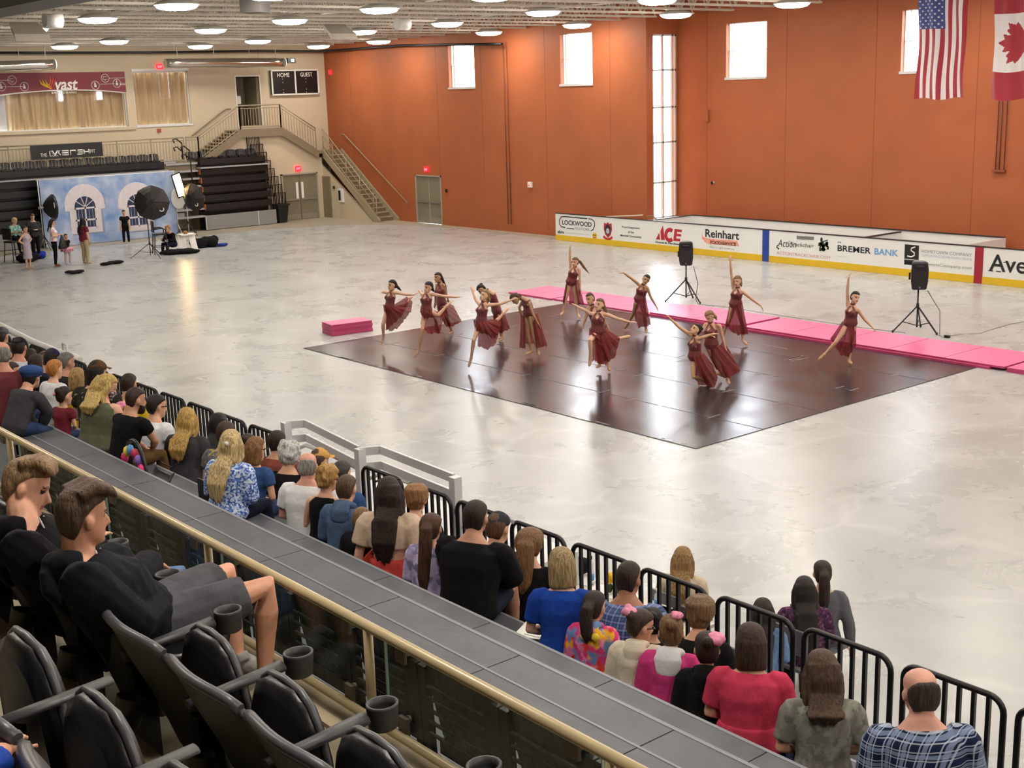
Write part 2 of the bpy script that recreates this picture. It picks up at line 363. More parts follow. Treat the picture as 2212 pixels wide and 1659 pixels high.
def cap(J, parent, style, col, vox, brim=None, col2=None):
    mb = MB(); k = J['kh']; m = fabric('cap_'+col.lstrip('#'), col); o = None
    if style == 'news':
        mb.loft(rings_h(J, [(.0, .085, .075, -.112), (.025, .094, .09, -.12), (.055, .118, .115, -.142), (.085, .118, .105, -.138), (.112, .09, .07, -.105), (.126, .04, .02, -.05)], 20))
        o = remesh('cap', mb, [m], parent, vox, 2)
        b = MB(); b.loft(rings_h(J, [(.012, .06, .14, .04), (.022, .075, .15, .03), (.03, .06, .135, .02)])); remesh('cap_brim', b, [m], o, vox, 1)
        b = MB(); b.ball(hp(J, 0, -.015, .128), .012*k, 8); b.build('cap_button', m, o)
        return o
    mb.loft(rings_h(J, [(.028, .083, .085, -.110), (.045, .087, .096, -.113), (.075, .083, .088, -.106), (.105, .064, .056, -.08), (.126, .034, .018, -.042), (.131, .012, .0, -.02)], 20))
    o = remesh('cap', mb, [m], parent, vox, 2)
    bm_ = fabric('cap_'+(brim or col).lstrip('#'), brim or col); b = MB()
    r, f, u = hf_(J)
    def q(i, j):
        a = pi*(.12+.76*i); rr = 1+j*.95
        return hp(J, cos(a)*.078*(1+j*.05), .02+sin(a)*.07+j*.085*sin(a), .042-.018*j+.012*sin(a))
    for z in (0, 1):
        o_ = len(b.v); b.grid(lambda i, j: q(i, j)+u*(.004*z), 12, 4)
    b.build('cap_brim', bm_, o)
    if col2:
        b = MB(); b.loft(rings_h(J, [(.05, .06, .101, .06), (.08, .055, .094, .05), (.105, .04, .066, .02)])); remesh('cap_panel', b, [fabric('cap_'+col2.lstrip('#'), col2)], o, vox, 1)
    return o
# ---- clothes
def top(J, parent, m, vox, sleeve=.55, hem=0, t=.014, name='shirt', g=None, tank=False, long=0, neck=6, wide=None):
    mb = MB(); g = g or J['g']; rings = torso(J, t, hem, neck, g, wide)
    if neck == 6:
        c = sum(rings[-1], V())/len(rings[-1]); rings[-1] = [c+(p-c)*.92 for p in rings[-1]]
    if long:
        d = (J['P']-J['C']).normalized(); c = sum(rings[0], V())/len(rings[0]); rings.insert(0, [p+d*long+(p-c)*.12 for p in rings[0]])
    mb.loft(rings)
    if J['sex'] == 'f' and J['k'] > .85:
        f = front(J); x = (J['SR']-J['SL']).normalized()
        for s in (-1, 1): mb.ball(J['C']+f*.088*J['k']*g+x*(s*.07*J['k'])+(J['N']-J['C'])*.05, .064*J['k']*g+t, 10)
    if not tank and sleeve:
        for s in 'LR': arm(mb, J, s, t*(1.1 if sleeve > 1 else 1.5), 0, sleeve, J['ag']*1.06)
    return remesh(name, mb, [m], parent, vox, 4)
def hood(J, parent, m, vox, big=1.0):
    mb = MB(); k = J['k']; f = front(J); u = (J['N']-J['C']).normalized(); x = (J['SR']-J['SL']).normalized(); N = J['N']; pts = []
    for i in range(9):
        a = -pi*.62+pi*1.24*i/8; pts.append(N - f*(cos(a)*.085*k) + x*(sin(a)*.092*k) + u*(.02-.035*(1-cos(a)))*k)
    mb.tube(pts, [k*.028*big]+[k*.04*big]*7+[k*.028*big], 10)
    mb.tube([N-f*.095*k+u*.02, N-f*.125*k-u*.05*k, N-f*.12*k-u*.15*k*big, N-f*.085*k-u*.20*k*big], [.09*k*big, .115*k*big, .09*k*big, .03*k], 12, flat=.38, side=x)
    return remesh('hood', mb, [m], parent, vox, 2)
def bottoms(J, parent, m, vox, ln=2., t=.014, name='trousers', flare=0, rise=2):
    mb = MB(); mb.loft(torso(J, t*.8, 0, rise, J['g']))
    for s in 'LR': leg(mb, J, s, t, 0, ln, J['ag']*1.03, flare)
    return remesh(name, mb, [m], parent, vox, 3)
def shoes(J, parent, m, vox, sole=None, t=.008):
    for s in 'LR':
        mb = MB(); foot(mb, J, s, t); remesh('shoe', mb, [m], parent, vox, 1)
def skirtlap(J, parent, m, vox, ln=.5, name='skirt', fl=.06):
    """skirt draped over the thighs of a seated figure"""
    mb = MB(); r = torso(J, .02, 0, 2, J['g']); mb.loft(r)
    for s in 'LR': leg(mb, J, s, .035+fl, 0, ln, J['g'])
    mb.tube([(J['HL']+J['HR'])/2, (J['HL'].lerp(J['KL'], ln)+J['HR'].lerp(J['KR'], ln))/2], [.12*J['k'], .13*J['k']], 12, flat=.7)
    return remesh(name, mb, [m], parent, vox, 4)
def tutu(J, parent, m, rad=.3, seed=1, layers=3):
    mb = MB(); k = J['k']; c = J['P'].lerp(J['C'], .25); u = (J['C']-J['P']).normalized(); x = (J['HR']-J['HL']).normalized(); f = u.cross(x); rn = random.Random(seed)
    for L in range(layers):
        ph = rn.random()*6
        def fn(i, j, L=L, ph=ph):
            a = 2*pi*i; rr = (.12+(rad-.12)*j*(1-.06*L))*k if rad > .12 else rad*j
            return c + (x*cos(a)+f*sin(a))*rr - u*(j*j*(.10+.05*L)+.02*L)*k + u*(sin(a*11+ph)*.022*j*k)
        mb.grid(fn, 66, 5)
    return mb.build('tutu', m, parent)
def flower(J, parent, x, y, z, s=.05, seed=0, m=None):
    m = m or mat('hair_flower_pink', '#dd8ba6', r=.8, var=.1, vs=20)
    mb = MB(); c = hp(J, x, y, z); rn = random.Random(seed)
    for i in range(9):
        a = 2*pi*i/6; e = V((cos(a), sin(a), rn.uniform(-.3, .6)))*s*.55*(1 if i < 6 else .3); mb.ball(c+e, s*.5, 8)
    return remesh('hair_flower', mb, [m], parent, s*.16, 1)
# ---- poses
def sit(X, Y, zs, zf, k, yaw=0, lean=.08, hy=0, hpit=-.18, arms='lap', sex='f', g=1.0, roll=0, twist=0, sp=.11, hyaw=None):
    a = radians(yaw); f = V((cos(a), sin(a), 0)); s = V((-sin(a), cos(a), 0)); z = V((0, 0, 1)); J = dict(k=k, kh=.56+.5*k, sex=sex, g=g, ag=1+(g-1)*.6)
    P = V((X, Y, zs+.095*k)); u = (z*cos(lean)+f*sin(lean)+s*roll).normalized()
    tw = radians(twist); s2 = (s*cos(tw)-f*sin(tw)).normalized(); f2 = s2.cross(z)
    Cc = P+u*.27*k-f*.01; N = P+u*.50*k+f*(.02*k); b = radians(yaw+hy); hf = V((cos(b)*cos(hpit), sin(b)*cos(hpit), sin(hpit)))
    J.update(P=P, C=Cc, N=N, hf=hf, hu=(z+s*roll*1.2).normalized(), Hd=N+u*(.035*k+.092*J['kh'])+V((cos(b), sin(b), 0))*.03*k)
    sw = (.17 if sex == 'f' else .19)*k*(1+(g-1)*.5)
    for n, q in (('L', 1), ('R', -1)):
        S = N-u*.078*k+s2*(q*sw); J['S'+n] = S; H = P-z*.005*k+s*(q*.085*k)+f*.02*k; J['H'+n] = H
        kd = V((f.x, f.y, 0))*.40*k+s*(q*(sp-.07)*k); zk = min(H.z+.06, zf+.49*k); K = H+kd; K.z = max(zk, H.z-.14*k); J['K'+n] = K
        A = K+f*.04*k; A.z = max(zf+.075*k, K.z-.42*k); J['A'+n] = A; J['T'+n] = A+f*.17*k-z*.055*k
        if arms == 'lap': E = S-z*.26*k+s2*(q*.07*k)-f*.02*k; W = H.lerp(K, .55)+z*.085*k-s*(q*.05*k)
        elif arms == 'knee': E = S-z*.22*k+s2*(q*.04*k)+f*.12*k; W = K+z*.07*k-f*.06*k-s*(q*.06*k)
        elif arms == 'cross': E = S-z*.25*k+s2*(q*.06*k)+f*.06*k; W = Cc+f2*.19*k-z*.03*k-s2*(q*.07*k)
        elif arms == 'down': E = S-z*.26*k+s2*(q*.08*k)-f*.06*k; W = E-z*.2*k-f*.02*k+s2*(q*.02)
        else: E = S-z*.24*k+s2*(q*.06*k)+f*.08*k; W = E+f*.2*k+z*.04*k-s2*(q*.1*k)
        J['E'+n] = E; J['W'+n] = W
    return J
def stand(x, y, z0, k, yaw, hy=0, hpit=-.1, arms='down', sex='f', g=1.0, st=.09, lean=0):
    a = radians(yaw); f = V((cos(a), sin(a), 0)); s = V((-sin(a), cos(a), 0)); z = V((0, 0, 1)); J = dict(k=k, kh=.5+.5*k, sex=sex, g=g, ag=1+(g-1)*.6)
    lk = .50*k+.39*k; P = V((x, y, z0+.93*k)); u = (z+f*lean).normalized(); Cc = P+u*.27*k; N = P+u*.50*k; b = radians(yaw+hy)
    J.update(P=P, C=Cc, N=N, hf=V((cos(b)*cos(hpit), sin(b)*cos(hpit), sin(hpit))), Hd=N+u*(.06*k+.09*J['kh'])+f*.03*k)
    sw = (.165 if sex == 'f' else .185)*k
    for n, q in (('L', 1), ('R', -1)):
        J['S'+n] = N-u*.078*k+s*(q*sw); J['H'+n] = P-z*.04*k+s*(q*.085*k); J['K'+n] = V((x, y, z0+.49*k))+s*(q*st)+f*.02
        J['A'+n] = V((x, y, z0+.085*k))+s*(q*st*1.05)-f*.02; J['T'+n] = J['A'+n]+f*.17*k-z*.06*k
        S = J['S'+n]
        if arms == 'down': E = S-z*.28*k+s*(q*.05*k); W = E-z*.24*k+f*.05*k
        elif arms == 'hold': E = S-z*.26*k+s*(q*.07*k)-f*.02; W = Cc+f*.24*k-z*.08*k+s*(q*.05*k)
        elif arms == 'hips': E = S-z*.2*k+s*(q*.2*k)-f*.03; W = P+s*(q*.15*k)+z*.09*k
        J['E'+n] = E; J['W'+n] = W
    return J
EY, RW = None, None
def person(J, label, base, group=None):
    return thing('person', base, label, 'person', group)
# ---------------------------------------------------------------- building
XW, XW2, YJ, YE, ZR = 33.55, 35.2, 32.95, 54.4, 8.75
orange = mat('orange_paint', '#a65d38', r=.55, var=.05, vs=.7, bump=.1, bs=9, spec=.3)
orange_d = mat('orange_joint', '#8a4a2c', r=.7)
beige = mat('beige_paint', '#cdbea2', r=.7, var=.03, vs=.6, bump=.05, bs=12)
beige_d = mat('beige_joint', '#a79880', r=.7)
taupe = mat('taupe_metal', '#83765f', r=.45, var=.05, vs=3)
taupe_l = mat('beige_railing_paint', '#a2947a', r=.4)
white = mat('white_paint', '#e8e6e0', r=.5, var=.02, vs=3)
whitem = mat('white_frame_metal', '#d9d8d6', r=.35)
black = mat('black_plastic', '#131314', r=.45, var=.15, vs=6)
blackm = mat('black_metal', '#0d0d0e', r=.4)
grey = mat('grey_panel', '#8b8b8a', r=.55, var=.04, vs=2)
glass = bpy.data.materials.new('clear_glass'); glass.use_nodes = True
_nt = glass.node_tree; _nt.nodes.clear(); _o = _nt.nodes.new('ShaderNodeOutputMaterial'); _mx = _nt.nodes.new('ShaderNodeMixShader')
_t = _nt.nodes.new('ShaderNodeBsdfTransparent'); _t.inputs[0].default_value = (.82, .88, .86, 1); _g = _nt.nodes.new('ShaderNodeBsdfGlossy'); _g.inputs['Roughness'].default_value = .02
_mx.inputs[0].default_value = .05
_nt.links.new(_t.outputs[0], _mx.inputs[1]); _nt.links.new(_g.outputs[0], _mx.inputs[2]); _nt.links.new(_mx.outputs[0], _o.inputs[0])
wglass = glass.copy(); wglass.name = 'window_glass'; wglass.node_tree.nodes['Transparent BSDF'].inputs[0].default_value = (.97, .98, .98, 1)
exitred = mat('exit_red', '#c01722', r=.4, emit='#ff1a28', es=1.3)

def wallmesh(name, to3, u0, u1, z0, z1, th, holes, mats, joints=()):
    """flat wall with openings; to3(u, z, d) gives the point d behind the face"""
    mb = MB(); us = sorted({u0, u1, *[h[0] for h in holes], *[h[1] for h in holes]})
    def blk(a, b, c, d, mi=0, e0=0, e1=th):
        ps = [to3(u, z, e) for u in (a, b) for z in (c, d) for e in (e0, e1)]
        mb.add(ps, [(0, 1, 3, 2), (4, 6, 7, 5), (0, 4, 5, 1), (2, 3, 7, 6), (0, 2, 6, 4), (1, 5, 7, 3)], mi)
    for a, b in zip(us, us[1:]):
        hs = sorted([h for h in holes if h[0] <= a+1e-6 and h[1] >= b-1e-6], key=lambda h: h[2]); z = z0
        for h in hs:
            if h[2] > z: blk(a, b, z, h[2])
            z = h[3]
        if z < z1: blk(a, b, z, z1)
    for u, a, b in joints: blk(u-.012, u+.012, a, b, 1, -.003, .01)
    return struct(mb.build(name, mats))
R1 = lambda u, z, d: (XW+d, u, z)
R2 = lambda u, z, d: (XW2+d, u, z)
RET = lambda u, z, d: (u, YJ+d, z)
END = lambda u, z, d: (u, YE+d, z)
# openings from the picture
def yz(x0, y0, x1, y1, X):
    a, b = onx(x0, y0, X), onx(x1, y1, X); return (min(a.y, b.y), max(a.y, b.y), min(a.z, b.z), max(a.z, b.z))
def xz(x0, y0, x1, y1, Y):
    a, b = ony(x0, y0, Y), ony(x1, y1, Y); return (min(a.x, b.x), max(a.x, b.x), min(a.z, b.z), max(a.z, b.z))
W1 = yz(967, 97, 1026, 188, XW); W2_ = yz(1209, 74, 1280, 181, XW); W3 = yz(1569, 51, 1655, 166, XW2)
W4 = (onx(1947, 100, XW2).y-1.75, onx(1947, 100, XW2).y, W3[2], W3[3])
dW = W3[0]-W4[0]
W5 = (W4[0]-dW, W4[1]-dW, W3[2], W3[3])
D1 = yz(897, 377, 957, 484, XW); D1 = (D1[0], D1[1], 0, D1[3])
TW = (XW+.12, XW2-.1, .92, 7.44)
wallmesh('wall_right', R1, YJ, YE+.3, 0, ZR, .32, [W1, W2_, D1], [orange, orange_d],
         [(onx(x, 200, XW).y, .2 if x != 1040 else 2, ZR) for x in (757, 944, 1040, 1178, 1318)])
wallmesh('wall_right.001', R2, -14, YJ, 0, ZR, .32, [W3, W4, W5], [orange, orange_d],
         [(onx(x, 200, XW2).y, .2, ZR) for x in (1527, 1698, 1890, 2110)])
wallmesh('wall_right.002', RET, XW+.32, XW2+.32, 0, ZR, .3, [(XW+.32, XW2-.1, .92, 7.44)], [orange, orange_d])
# upper and lower end wall
VW = xz(-60, 160, 279, 277, YE); VW = (VW[0]-1.5, VW[1], 4.62, 6.93); VW2 = xz(285, 157, 414, 264, YE)
VW2 = (VW2[0], VW2[1], 4.62, 6.93); UD = xz(508, 166, 566, 268, YE); UD = (UD[0], UD[1], 4.42, UD[3])
wallmesh('wall_back', END, -8, XW, 0, ZR, .3, [VW, VW2, UD], [beige, beige_d], [(ony(560, 150, YE).x, 6.75, ZR)])
# wall under the stairs, with its sloped top
YS = 53.42
pp = [ony(x, y, YS) for x, y in ((425, 352), (522, 284), (604, 282), (690, 340))]
pp = [(p.x, YS, p.z) for p in pp]; pp = [(pp[0][0], YS, 0)]+pp+[(32.5, YS, pp[-1][2]), (32.5, YS, 0)]
struct(MB().prism(pp, (0, .9, 0)).build('wall_back.001', [beige]))
pp = [onx(x, y, 32.5) for x, y in ((690, 352), (806, 480))]; pp = [(32.5, YS+.3, 0), (32.5, YS+.3, pp[0].z)]+[(32.5, p.y, max(0, p.z)) for p in pp]
struct(MB().prism(pp, (.12, 0, 0)).build('wall_back.002', [beige]))
for nm, a, b in (('wall_left', (-8.3, -14, 0), (-8, YE+.3, ZR)), ('wall_front', (-8, -14.3, 0), (XW2+.3, -14, ZR))):
    struct(MB().bb(a, b).build(nm, [beige]))
# floor: polished concrete sheet and the plain apron round it
conc = mat('polished_concrete', '#aaa9a4', r=.24, spec=.42); nt = conc.node_tree; b = nt.nodes['Principled BSDF']; L = nt.links.new
tc = nt.nodes.new('ShaderNodeTexCoord'); mp = nt.nodes.new('ShaderNodeMapping'); mp.inputs['Scale'].default_value = (1, 1, 1); L(tc.outputs['Object'], mp.inputs[0])
n0 = nt.nodes.new('ShaderNodeTexNoise'); n0.inputs['Scale'].default_value = .45; n0.inputs['Detail'].default_value = 3; L(mp.outputs[0], n0.inputs['Vector'])
vm = nt.nodes.new('ShaderNodeVectorMath'); vm.operation = 'MULTIPLY_ADD'; L(n0.outputs['Color'], vm.inputs[0]); vm.inputs[1].default_value = (2.2, 2.2, 0); L(mp.outputs[0], vm.inputs[2])
n1 = nt.nodes.new('ShaderNodeTexNoise'); n1.inputs['Scale'].default_value = .8; n1.inputs['Detail'].default_value = 7; n1.inputs['Roughness'].default_value = .62; L(vm.outputs[0], n1.inputs['Vector'])
cr = nt.nodes.new('ShaderNodeValToRGB'); e = cr.color_ramp.elements
e[0].position = .3; e[0].color = lin('#a2a4a2'); e[1].position = .7; e[1].color = lin('#b9bab8')
x = e.new(.5); x.color = lin('#aeb0ae')
vo = nt.nodes.new('ShaderNodeTexVoronoi'); vo.feature = 'DISTANCE_TO_EDGE'; vo.inputs['Scale'].default_value = .42; L(vm.outputs[0], vo.inputs['Vector'])
vr = nt.nodes.new('ShaderNodeValToRGB'); vr.color_ramp.elements[0].position = .0; vr.color_ramp.elements[0].color = (.5, .5, .5, 1); vr.color_ramp.elements[1].position = .05; vr.color_ramp.elements[1].color = (0, 0, 0, 1)
L(vo.outputs['Distance'], vr.inputs[0]); ml = nt.nodes.new('ShaderNodeMath'); ml.operation = 'MULTIPLY'; L(vr.outputs[0], ml.inputs[0]); L(n1.outputs['Fac'], ml.inputs[1])
mx = nt.nodes.new('ShaderNodeMix'); mx.data_type = 'RGBA'; L(ml.outputs[0], mx.inputs[0]); L(n1.outputs['Fac'], cr.inputs[0]); L(cr.outputs[0], mx.inputs[6]); mx.inputs[7].default_value = lin('#d2d3d1')
L(mx.outputs[2], b.inputs['Base Color'])
rr = nt.nodes.new('ShaderNodeMapRange'); L(n1.outputs['Fac'], rr.inputs[0]); rr.inputs['From Min'].default_value = .3; rr.inputs['From Max'].default_value = .7; rr.inputs['To Min'].default_value = .26; rr.inputs['To Max'].default_value = .3; L(rr.outputs[0], b.inputs['Roughness'])
struct(MB().bb((-8.3, -14.3, -.3), (XW2+.3, YE+.3, 0)).build('floor', [conc]))
apr = mat('apron_concrete', '#a39a87', r=.5, var=.06, vs=.6)
ri = [(-8, 50.9)]+[(26.9+6*sin(t), 44.9+6*cos(t)) for t in [i*pi/2/14 for i in range(15)]]+[(32.9, 37.2)]
ap = ri+[(XW, 37.2), (XW, YE), (-8, YE)]
struct(MB().prism([(p[0], p[1], .001) for p in ap], (0, 0, .005)).build('floor_apron', [apr]))
# outside ground and sky
grass = mat('dry_grass', '#403d25', r=.9, var=.1, vs=.3)
struct(MB().bb((XW2+.4, -60, -.5), (120, 120, -.3)).build('ground', [grass]))
struct(MB().bb((60, 10, -.3), (66, 110, .35)).build('ground_path', [mat('pale_road', '#6b6a66', r=.9)]))
w = bpy.data.worlds.new('sky'); bpy.context.scene.world = w; w.use_nodes = True
bg = w.node_tree.nodes['Background']; bg.inputs[0].default_value = (.86, .92, 1, 1); bg.inputs[1].default_value = 9.0

# ---- windows and doors
def windowbox(name, to3, h, cols=(.28,), rows=(.5,), d=.12, fw=.05):
    o = MB(); u0, u1, z0, z1 = h
    def blk(a, b, c, e, d0=d-.04, d1=d+.04):
        ps = [to3(u, z, q) for u in (a, b) for z in (c, e) for q in (d0, d1)]
        o.add(ps, [(0, 1, 3, 2), (4, 6, 7, 5), (0, 4, 5, 1), (2, 3, 7, 6), (0, 2, 6, 4), (1, 5, 7, 3)])
    blk(u0, u0+fw, z0, z1); blk(u1-fw, u1, z0, z1); blk(u0, u1, z0, z0+fw); blk(u0, u1, z1-fw, z1)
    for c in cols: q = u0+(u1-u0)*c; blk(q-fw*.6, q+fw*.6, z0, z1)
    for r in rows: q = z0+(z1-z0)*r; blk(u0, u1, q-fw*.5, q+fw*.5)
    blk(u0-.03, u1+.03, z0-.06, z0+.02, -.05, d+.04)
    fr = struct(o.build(name, [whitem]))
    g = MB(); ps = [to3(u, z, d+q) for u in (u0, u1) for z in (z0, z1) for q in (0, .008)]
    g.add(ps, [(0, 1, 3, 2), (4, 6, 7, 5), (0, 4, 5, 1), (2, 3, 7, 6), (0, 2, 6, 4), (1, 5, 7, 3)])
    g.build('pane', [wglass], fr); return fr
for i, (t, h) in enumerate(((R1, W1), (R1, W2_), (R2, W3), (R2, W4), (R2, W5)), 1):
    windowbox('window_%d' % i, t, h, (.89,), (.5,), .2, .02)
windowbox('window_6', RET, (XW+.32, XW2-.1, .92, 7.44), (.45, .86), (.2, .42, .61, .81), .06, .06)
def dbl_door(name, to3, h, m, lite=False, win=True):
    u0, u1, z0, z1 = h; o = MB()
    def blk(mb, a, b, c, e, d0, d1, mi=0):
        ps = [to3(u, z, q) for u in (a, b) for z in (c, e) for q in (d0, d1)]
        mb.add(ps, [(0, 1, 3, 2), (4, 6, 7, 5), (0, 4, 5, 1), (2, 3, 7, 6), (0, 2, 6, 4), (1, 5, 7, 3)], mi)
    blk(o, u0, u0+.06, z0, z1, -.03, .12); blk(o, u1-.06, u1, z0, z1, -.03, .12); blk(o, u0, u1, z1-.06, z1, -.03, .12)
    fr = struct(o.build(name, [mat('door_frame_grey', '#a39d8d', r=.5)]))
    mid = (u0+u1)/2
    for s, (a, b) in enumerate(((u0+.06, mid-.012), (mid+.012, u1-.06))):
        lf = MB(); blk(lf, a, b, z0+.01, z1-.06, .03, .08)
        if win:
            c = b-.2 if s == 0 else a+.06; blk(lf, c, c+.12, z0+1.0, z0+1.75, .025, .03, 1)
        leaf = lf.build('door_leaf', [m, mat('door_lite', '#f4f4f6', r=.2, emit='#ffffff', es=.9 if lite else .0)], fr)
        pb = MB(); blk(pb, a+.06, b-.06, z0+.92, z0+1.0, -.03, .03); pb.build('push_bar', [mat('satin_steel', '#b6b2a6', r=.3, metal=.8)], leaf)
        kp = MB(); blk(kp, a+.02, b-.02, z0+.03, z0+.28, .024, .03); kp.build('kick_plate', [mat('satin_steel', '#b6b2a6', r=.3, metal=.8)], leaf)
    return fr
dbl_door('door_1', R1, D1, mat('olive_door', '#7f7762', r=.5), win=False)
h = xz(606, 377, 690, 473, YS-.03); dbl_door('door_2', lambda u, z, d: (u, YS-.09+d, z), (h[0], h[1], 0, h[3]), mat('olive_door', '#7f7762', r=.5), True)
o = MB(); a, b2 = onx(696, 383, 32.5), onx(719, 470, 32.5); o.bb((32.43, min(a.y, b2.y), 0), (32.5, max(a.y, b2.y), max(a.z, 1.95))); struct(o.build('door_3', [taupe]))
# recess behind the upper doorway
o = MB(); x0, x1, z0, z1 = UD
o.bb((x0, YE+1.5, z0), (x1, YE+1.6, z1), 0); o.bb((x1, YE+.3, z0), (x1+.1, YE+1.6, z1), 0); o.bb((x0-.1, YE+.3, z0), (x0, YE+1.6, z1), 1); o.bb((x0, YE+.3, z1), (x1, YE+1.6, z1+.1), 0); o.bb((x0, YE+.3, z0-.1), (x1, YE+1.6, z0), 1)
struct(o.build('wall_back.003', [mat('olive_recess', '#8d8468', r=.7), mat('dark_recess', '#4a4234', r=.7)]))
o = MB(); o.bb((x0-.05, YE-.03, z0), (x0, YE+.05, z1+.05)); o.bb((x1, YE-.03, z0), (x1+.05, YE+.05, z1+.05)); o.bb((x0, YE-.03, z1), (x1, YE+.05, z1+.05)); struct(o.build('trim_1', [white]))
dl = MB().bb((x0+.02, YE+.35, z0), (x0+.42, YE+.4, z1-.1)); d4 = struct(dl.build('door_4', [mat('dark_recess', '#4a4234', r=.7)]))
p = ony(517, 216, YE+.33); MB().bb((p.x-.1, YE+.33, p.z-.18), (p.x+.08, YE+.345, p.z+.18)).build('paper_notice', [white], d4)
# curtained suite windows
curt = mat('tan_curtain', '#c9b08a', r=.85, var=.1, vs=3, stretch=(3, 3, .3))
for i, (h, seed) in enumerate(((VW, 1), (VW2, 2)), 7):
    windowbox('window_%d' % i, END, h, (), (), .1, .05)
    rn = random.Random(seed); ph = [rn.uniform(0, 6) for _ in range(3)]; x0 = h[0] if i == 8 else ony(16, 240, YE+.3).x
    def fn(u, v, h=h, x0=x0, ph=ph):
        x = x0+(h[1]-x0)*u; return V((x+.03*sin(v*3+x*5), YE+.36+.055*sin(x*13+ph[0]+.5*sin(x*3.1+ph[1]))+.03*sin(x*29+ph[2]), h[2]-.05+(h[3]-h[2]+.1)*v))
    tag(MB().grid(fn, int((h[1]-x0)*34), 6).build('curtain', [curt]), 'wide tan pleated curtain behind the long suite window' if i == 7 else 'tan pleated curtain behind the smaller window right of the mullion', 'curtain')
o = MB().grid(lambda u, v: V((VW[0]+(ony(16, 240, YE+.3).x-VW[0])*u, YE+.45+.03*sin(u*30), VW[2]+2.4*v)), 30, 4)
tag(o.build('curtain', [mat('white_voile', '#d9dbe0', r=.8)]), 'pale grey sheer curtain at the far left of the suite window', 'curtain')
struct(MB().bb((VW[0]-1, YE+1.2, 4), (VW2[1]+1, YE+1.3, 7.5)).build('wall_back.004', [mat('suite_wall', '#6d6556', r=.8)]))
struct(MB().bb((VW[0], YE-.1, 4.5), (VW[1]+.3, YE+.02, 4.63)).build('trim_2', [beige]))
struct(MB().bb((VW2[0]-.05, YE-.06, 6.93), (VW2[1]+.05, YE+.02, 7.05)).build('trim_3', [white]))

# ---- ceiling
deck = mat('roof_deck', '#b5aea2', r=.6, var=.05, vs=1); steel = mat('joist_paint', '#cfc7b9', r=.55, var=.06, vs=2)
o = MB()
def rf(u, v):
    return V((-8.3+(XW2+8.6)*u, -14.3+(YE+14.6)*v, ZR+(.05 if int(u*600) % 4 < 2 else 0)))
o.bb((-8.3, -14.3, ZR+.06), (XW2+.3, YE+.3, ZR+.3)); o.grid(rf, 600, 1, sm=False); struct(o.build('ceiling', [deck]))
jy = [53.32-1.745*i for i in range(0, 38)]
def joist():
    o = MB(); zb, zt = 7.97, 8.6; xa, xb = -8, XW-.12
    for s in (-.045, .045): o.bb((xa, s-.03, zb), (xb, s+.03, zb+.06)); o.bb((xa, s-.03, zt), (xb+.1, s+.03, zt+.07))
    n = int((xb-xa)/.62); st = (xb-xa)/n
    for i in range(n):
        x = xa+i*st
        o.bar((x, 0, zb+.04), (x+st/2, 0, zt+.03), .035, .035); o.bar((x+st/2, 0, zt+.03), (x+st, 0, zb+.04), .035, .035)
    return o
jo = joist(); me0 = None
for i, y in enumerate(jy):
    if i == 0:
        me0 = jo.build('roof_joist', [steel]); ob = me0; z_ = ob.location.z
    else: ob = me0.copy(); C.objects.link(ob)
    ob.location = ((-8+XW-.02)/2, y, z_)
    tag(ob, 'open web steel joist spanning the hall under the roof deck', 'roof joist', 'roof joists in parallel'); ob['kind'] = 'structure'
for i, x in enumerate((3, 9, 15, 21, 27)):
    o = MB().bb((x-.02, -14, 8.02), (x+.02, YE, 8.06)); struct(o.build('ceiling_bridging', [steel]))
# lamps
lens = mat('lamp_lens', '#ffffff', emit='#fff6ea', es=26)
def lampfix(x, y):
    t = thing('ceiling_lamp', (x, y, 7.8), None, 'ceiling lamp', 'round high bay ceiling lamps')
    t['label'] = 'round white high bay lamp glowing below the roof joists'
    rim = MB(); n = 24
    prof = [(.05, .2), (.25, .18), (.44, .12), (.53, .07), (.54, .05), (.51, .05), (.2, .16), (.05, .17)]
    rim.loft([[V((x+r*cos(2*pi*i/n), y+r*sin(2*pi*i/n), 7.8+z)) for i in range(n)] for r, z in prof]); rim.build('lamp_shade', [white], t)
    ln = MB(); ln.loft([[V((x+r*cos(2*pi*i/n), y+r*sin(2*pi*i/n), 7.8+z)) for i in range(n)] for r, z in ((.47, .045), (.485, .02), (.43, -.025), (.28, -.06), (.05, -.07))]); ln.build('lamp_lens', [lens], t)
    MB().cyl((x, y, 8.08), (x, y, 8.7), .015, 6).build('hanger_rod', [steel], t); return t
LP = [(382, 16), (211, 45), (66, 67), (820, 24), (626, 48), (455, 68), (247, 92), (140, 103), (433, 102), (557, 91), (688, 102), (783, 71), (818, 92), (966, 54), (1056, 73), (1173, 30), (1246, 57), (1420, 5), (1460, 35), (1711, 12), (1060, -3)]
lamp0 = None; pts = [onz(x, y, 7.8) for x, y in LP]
pts += [V((x, y, 0)) for x in (2.5, 8.5, 14.5, 20.5, 26.4, 32.3) for y in (-7, -1.5, 4, 9.5, 15, 20.2, 25.6)if not (x > 20 and y > 24) and not (7 < x < 10 and y > 10)]
for p in pts:
    if lamp0 is None: lamp0 = lampfix(p.x, p.y)
    else: copy_tree(lamp0, (p.x, p.y, 7.8))
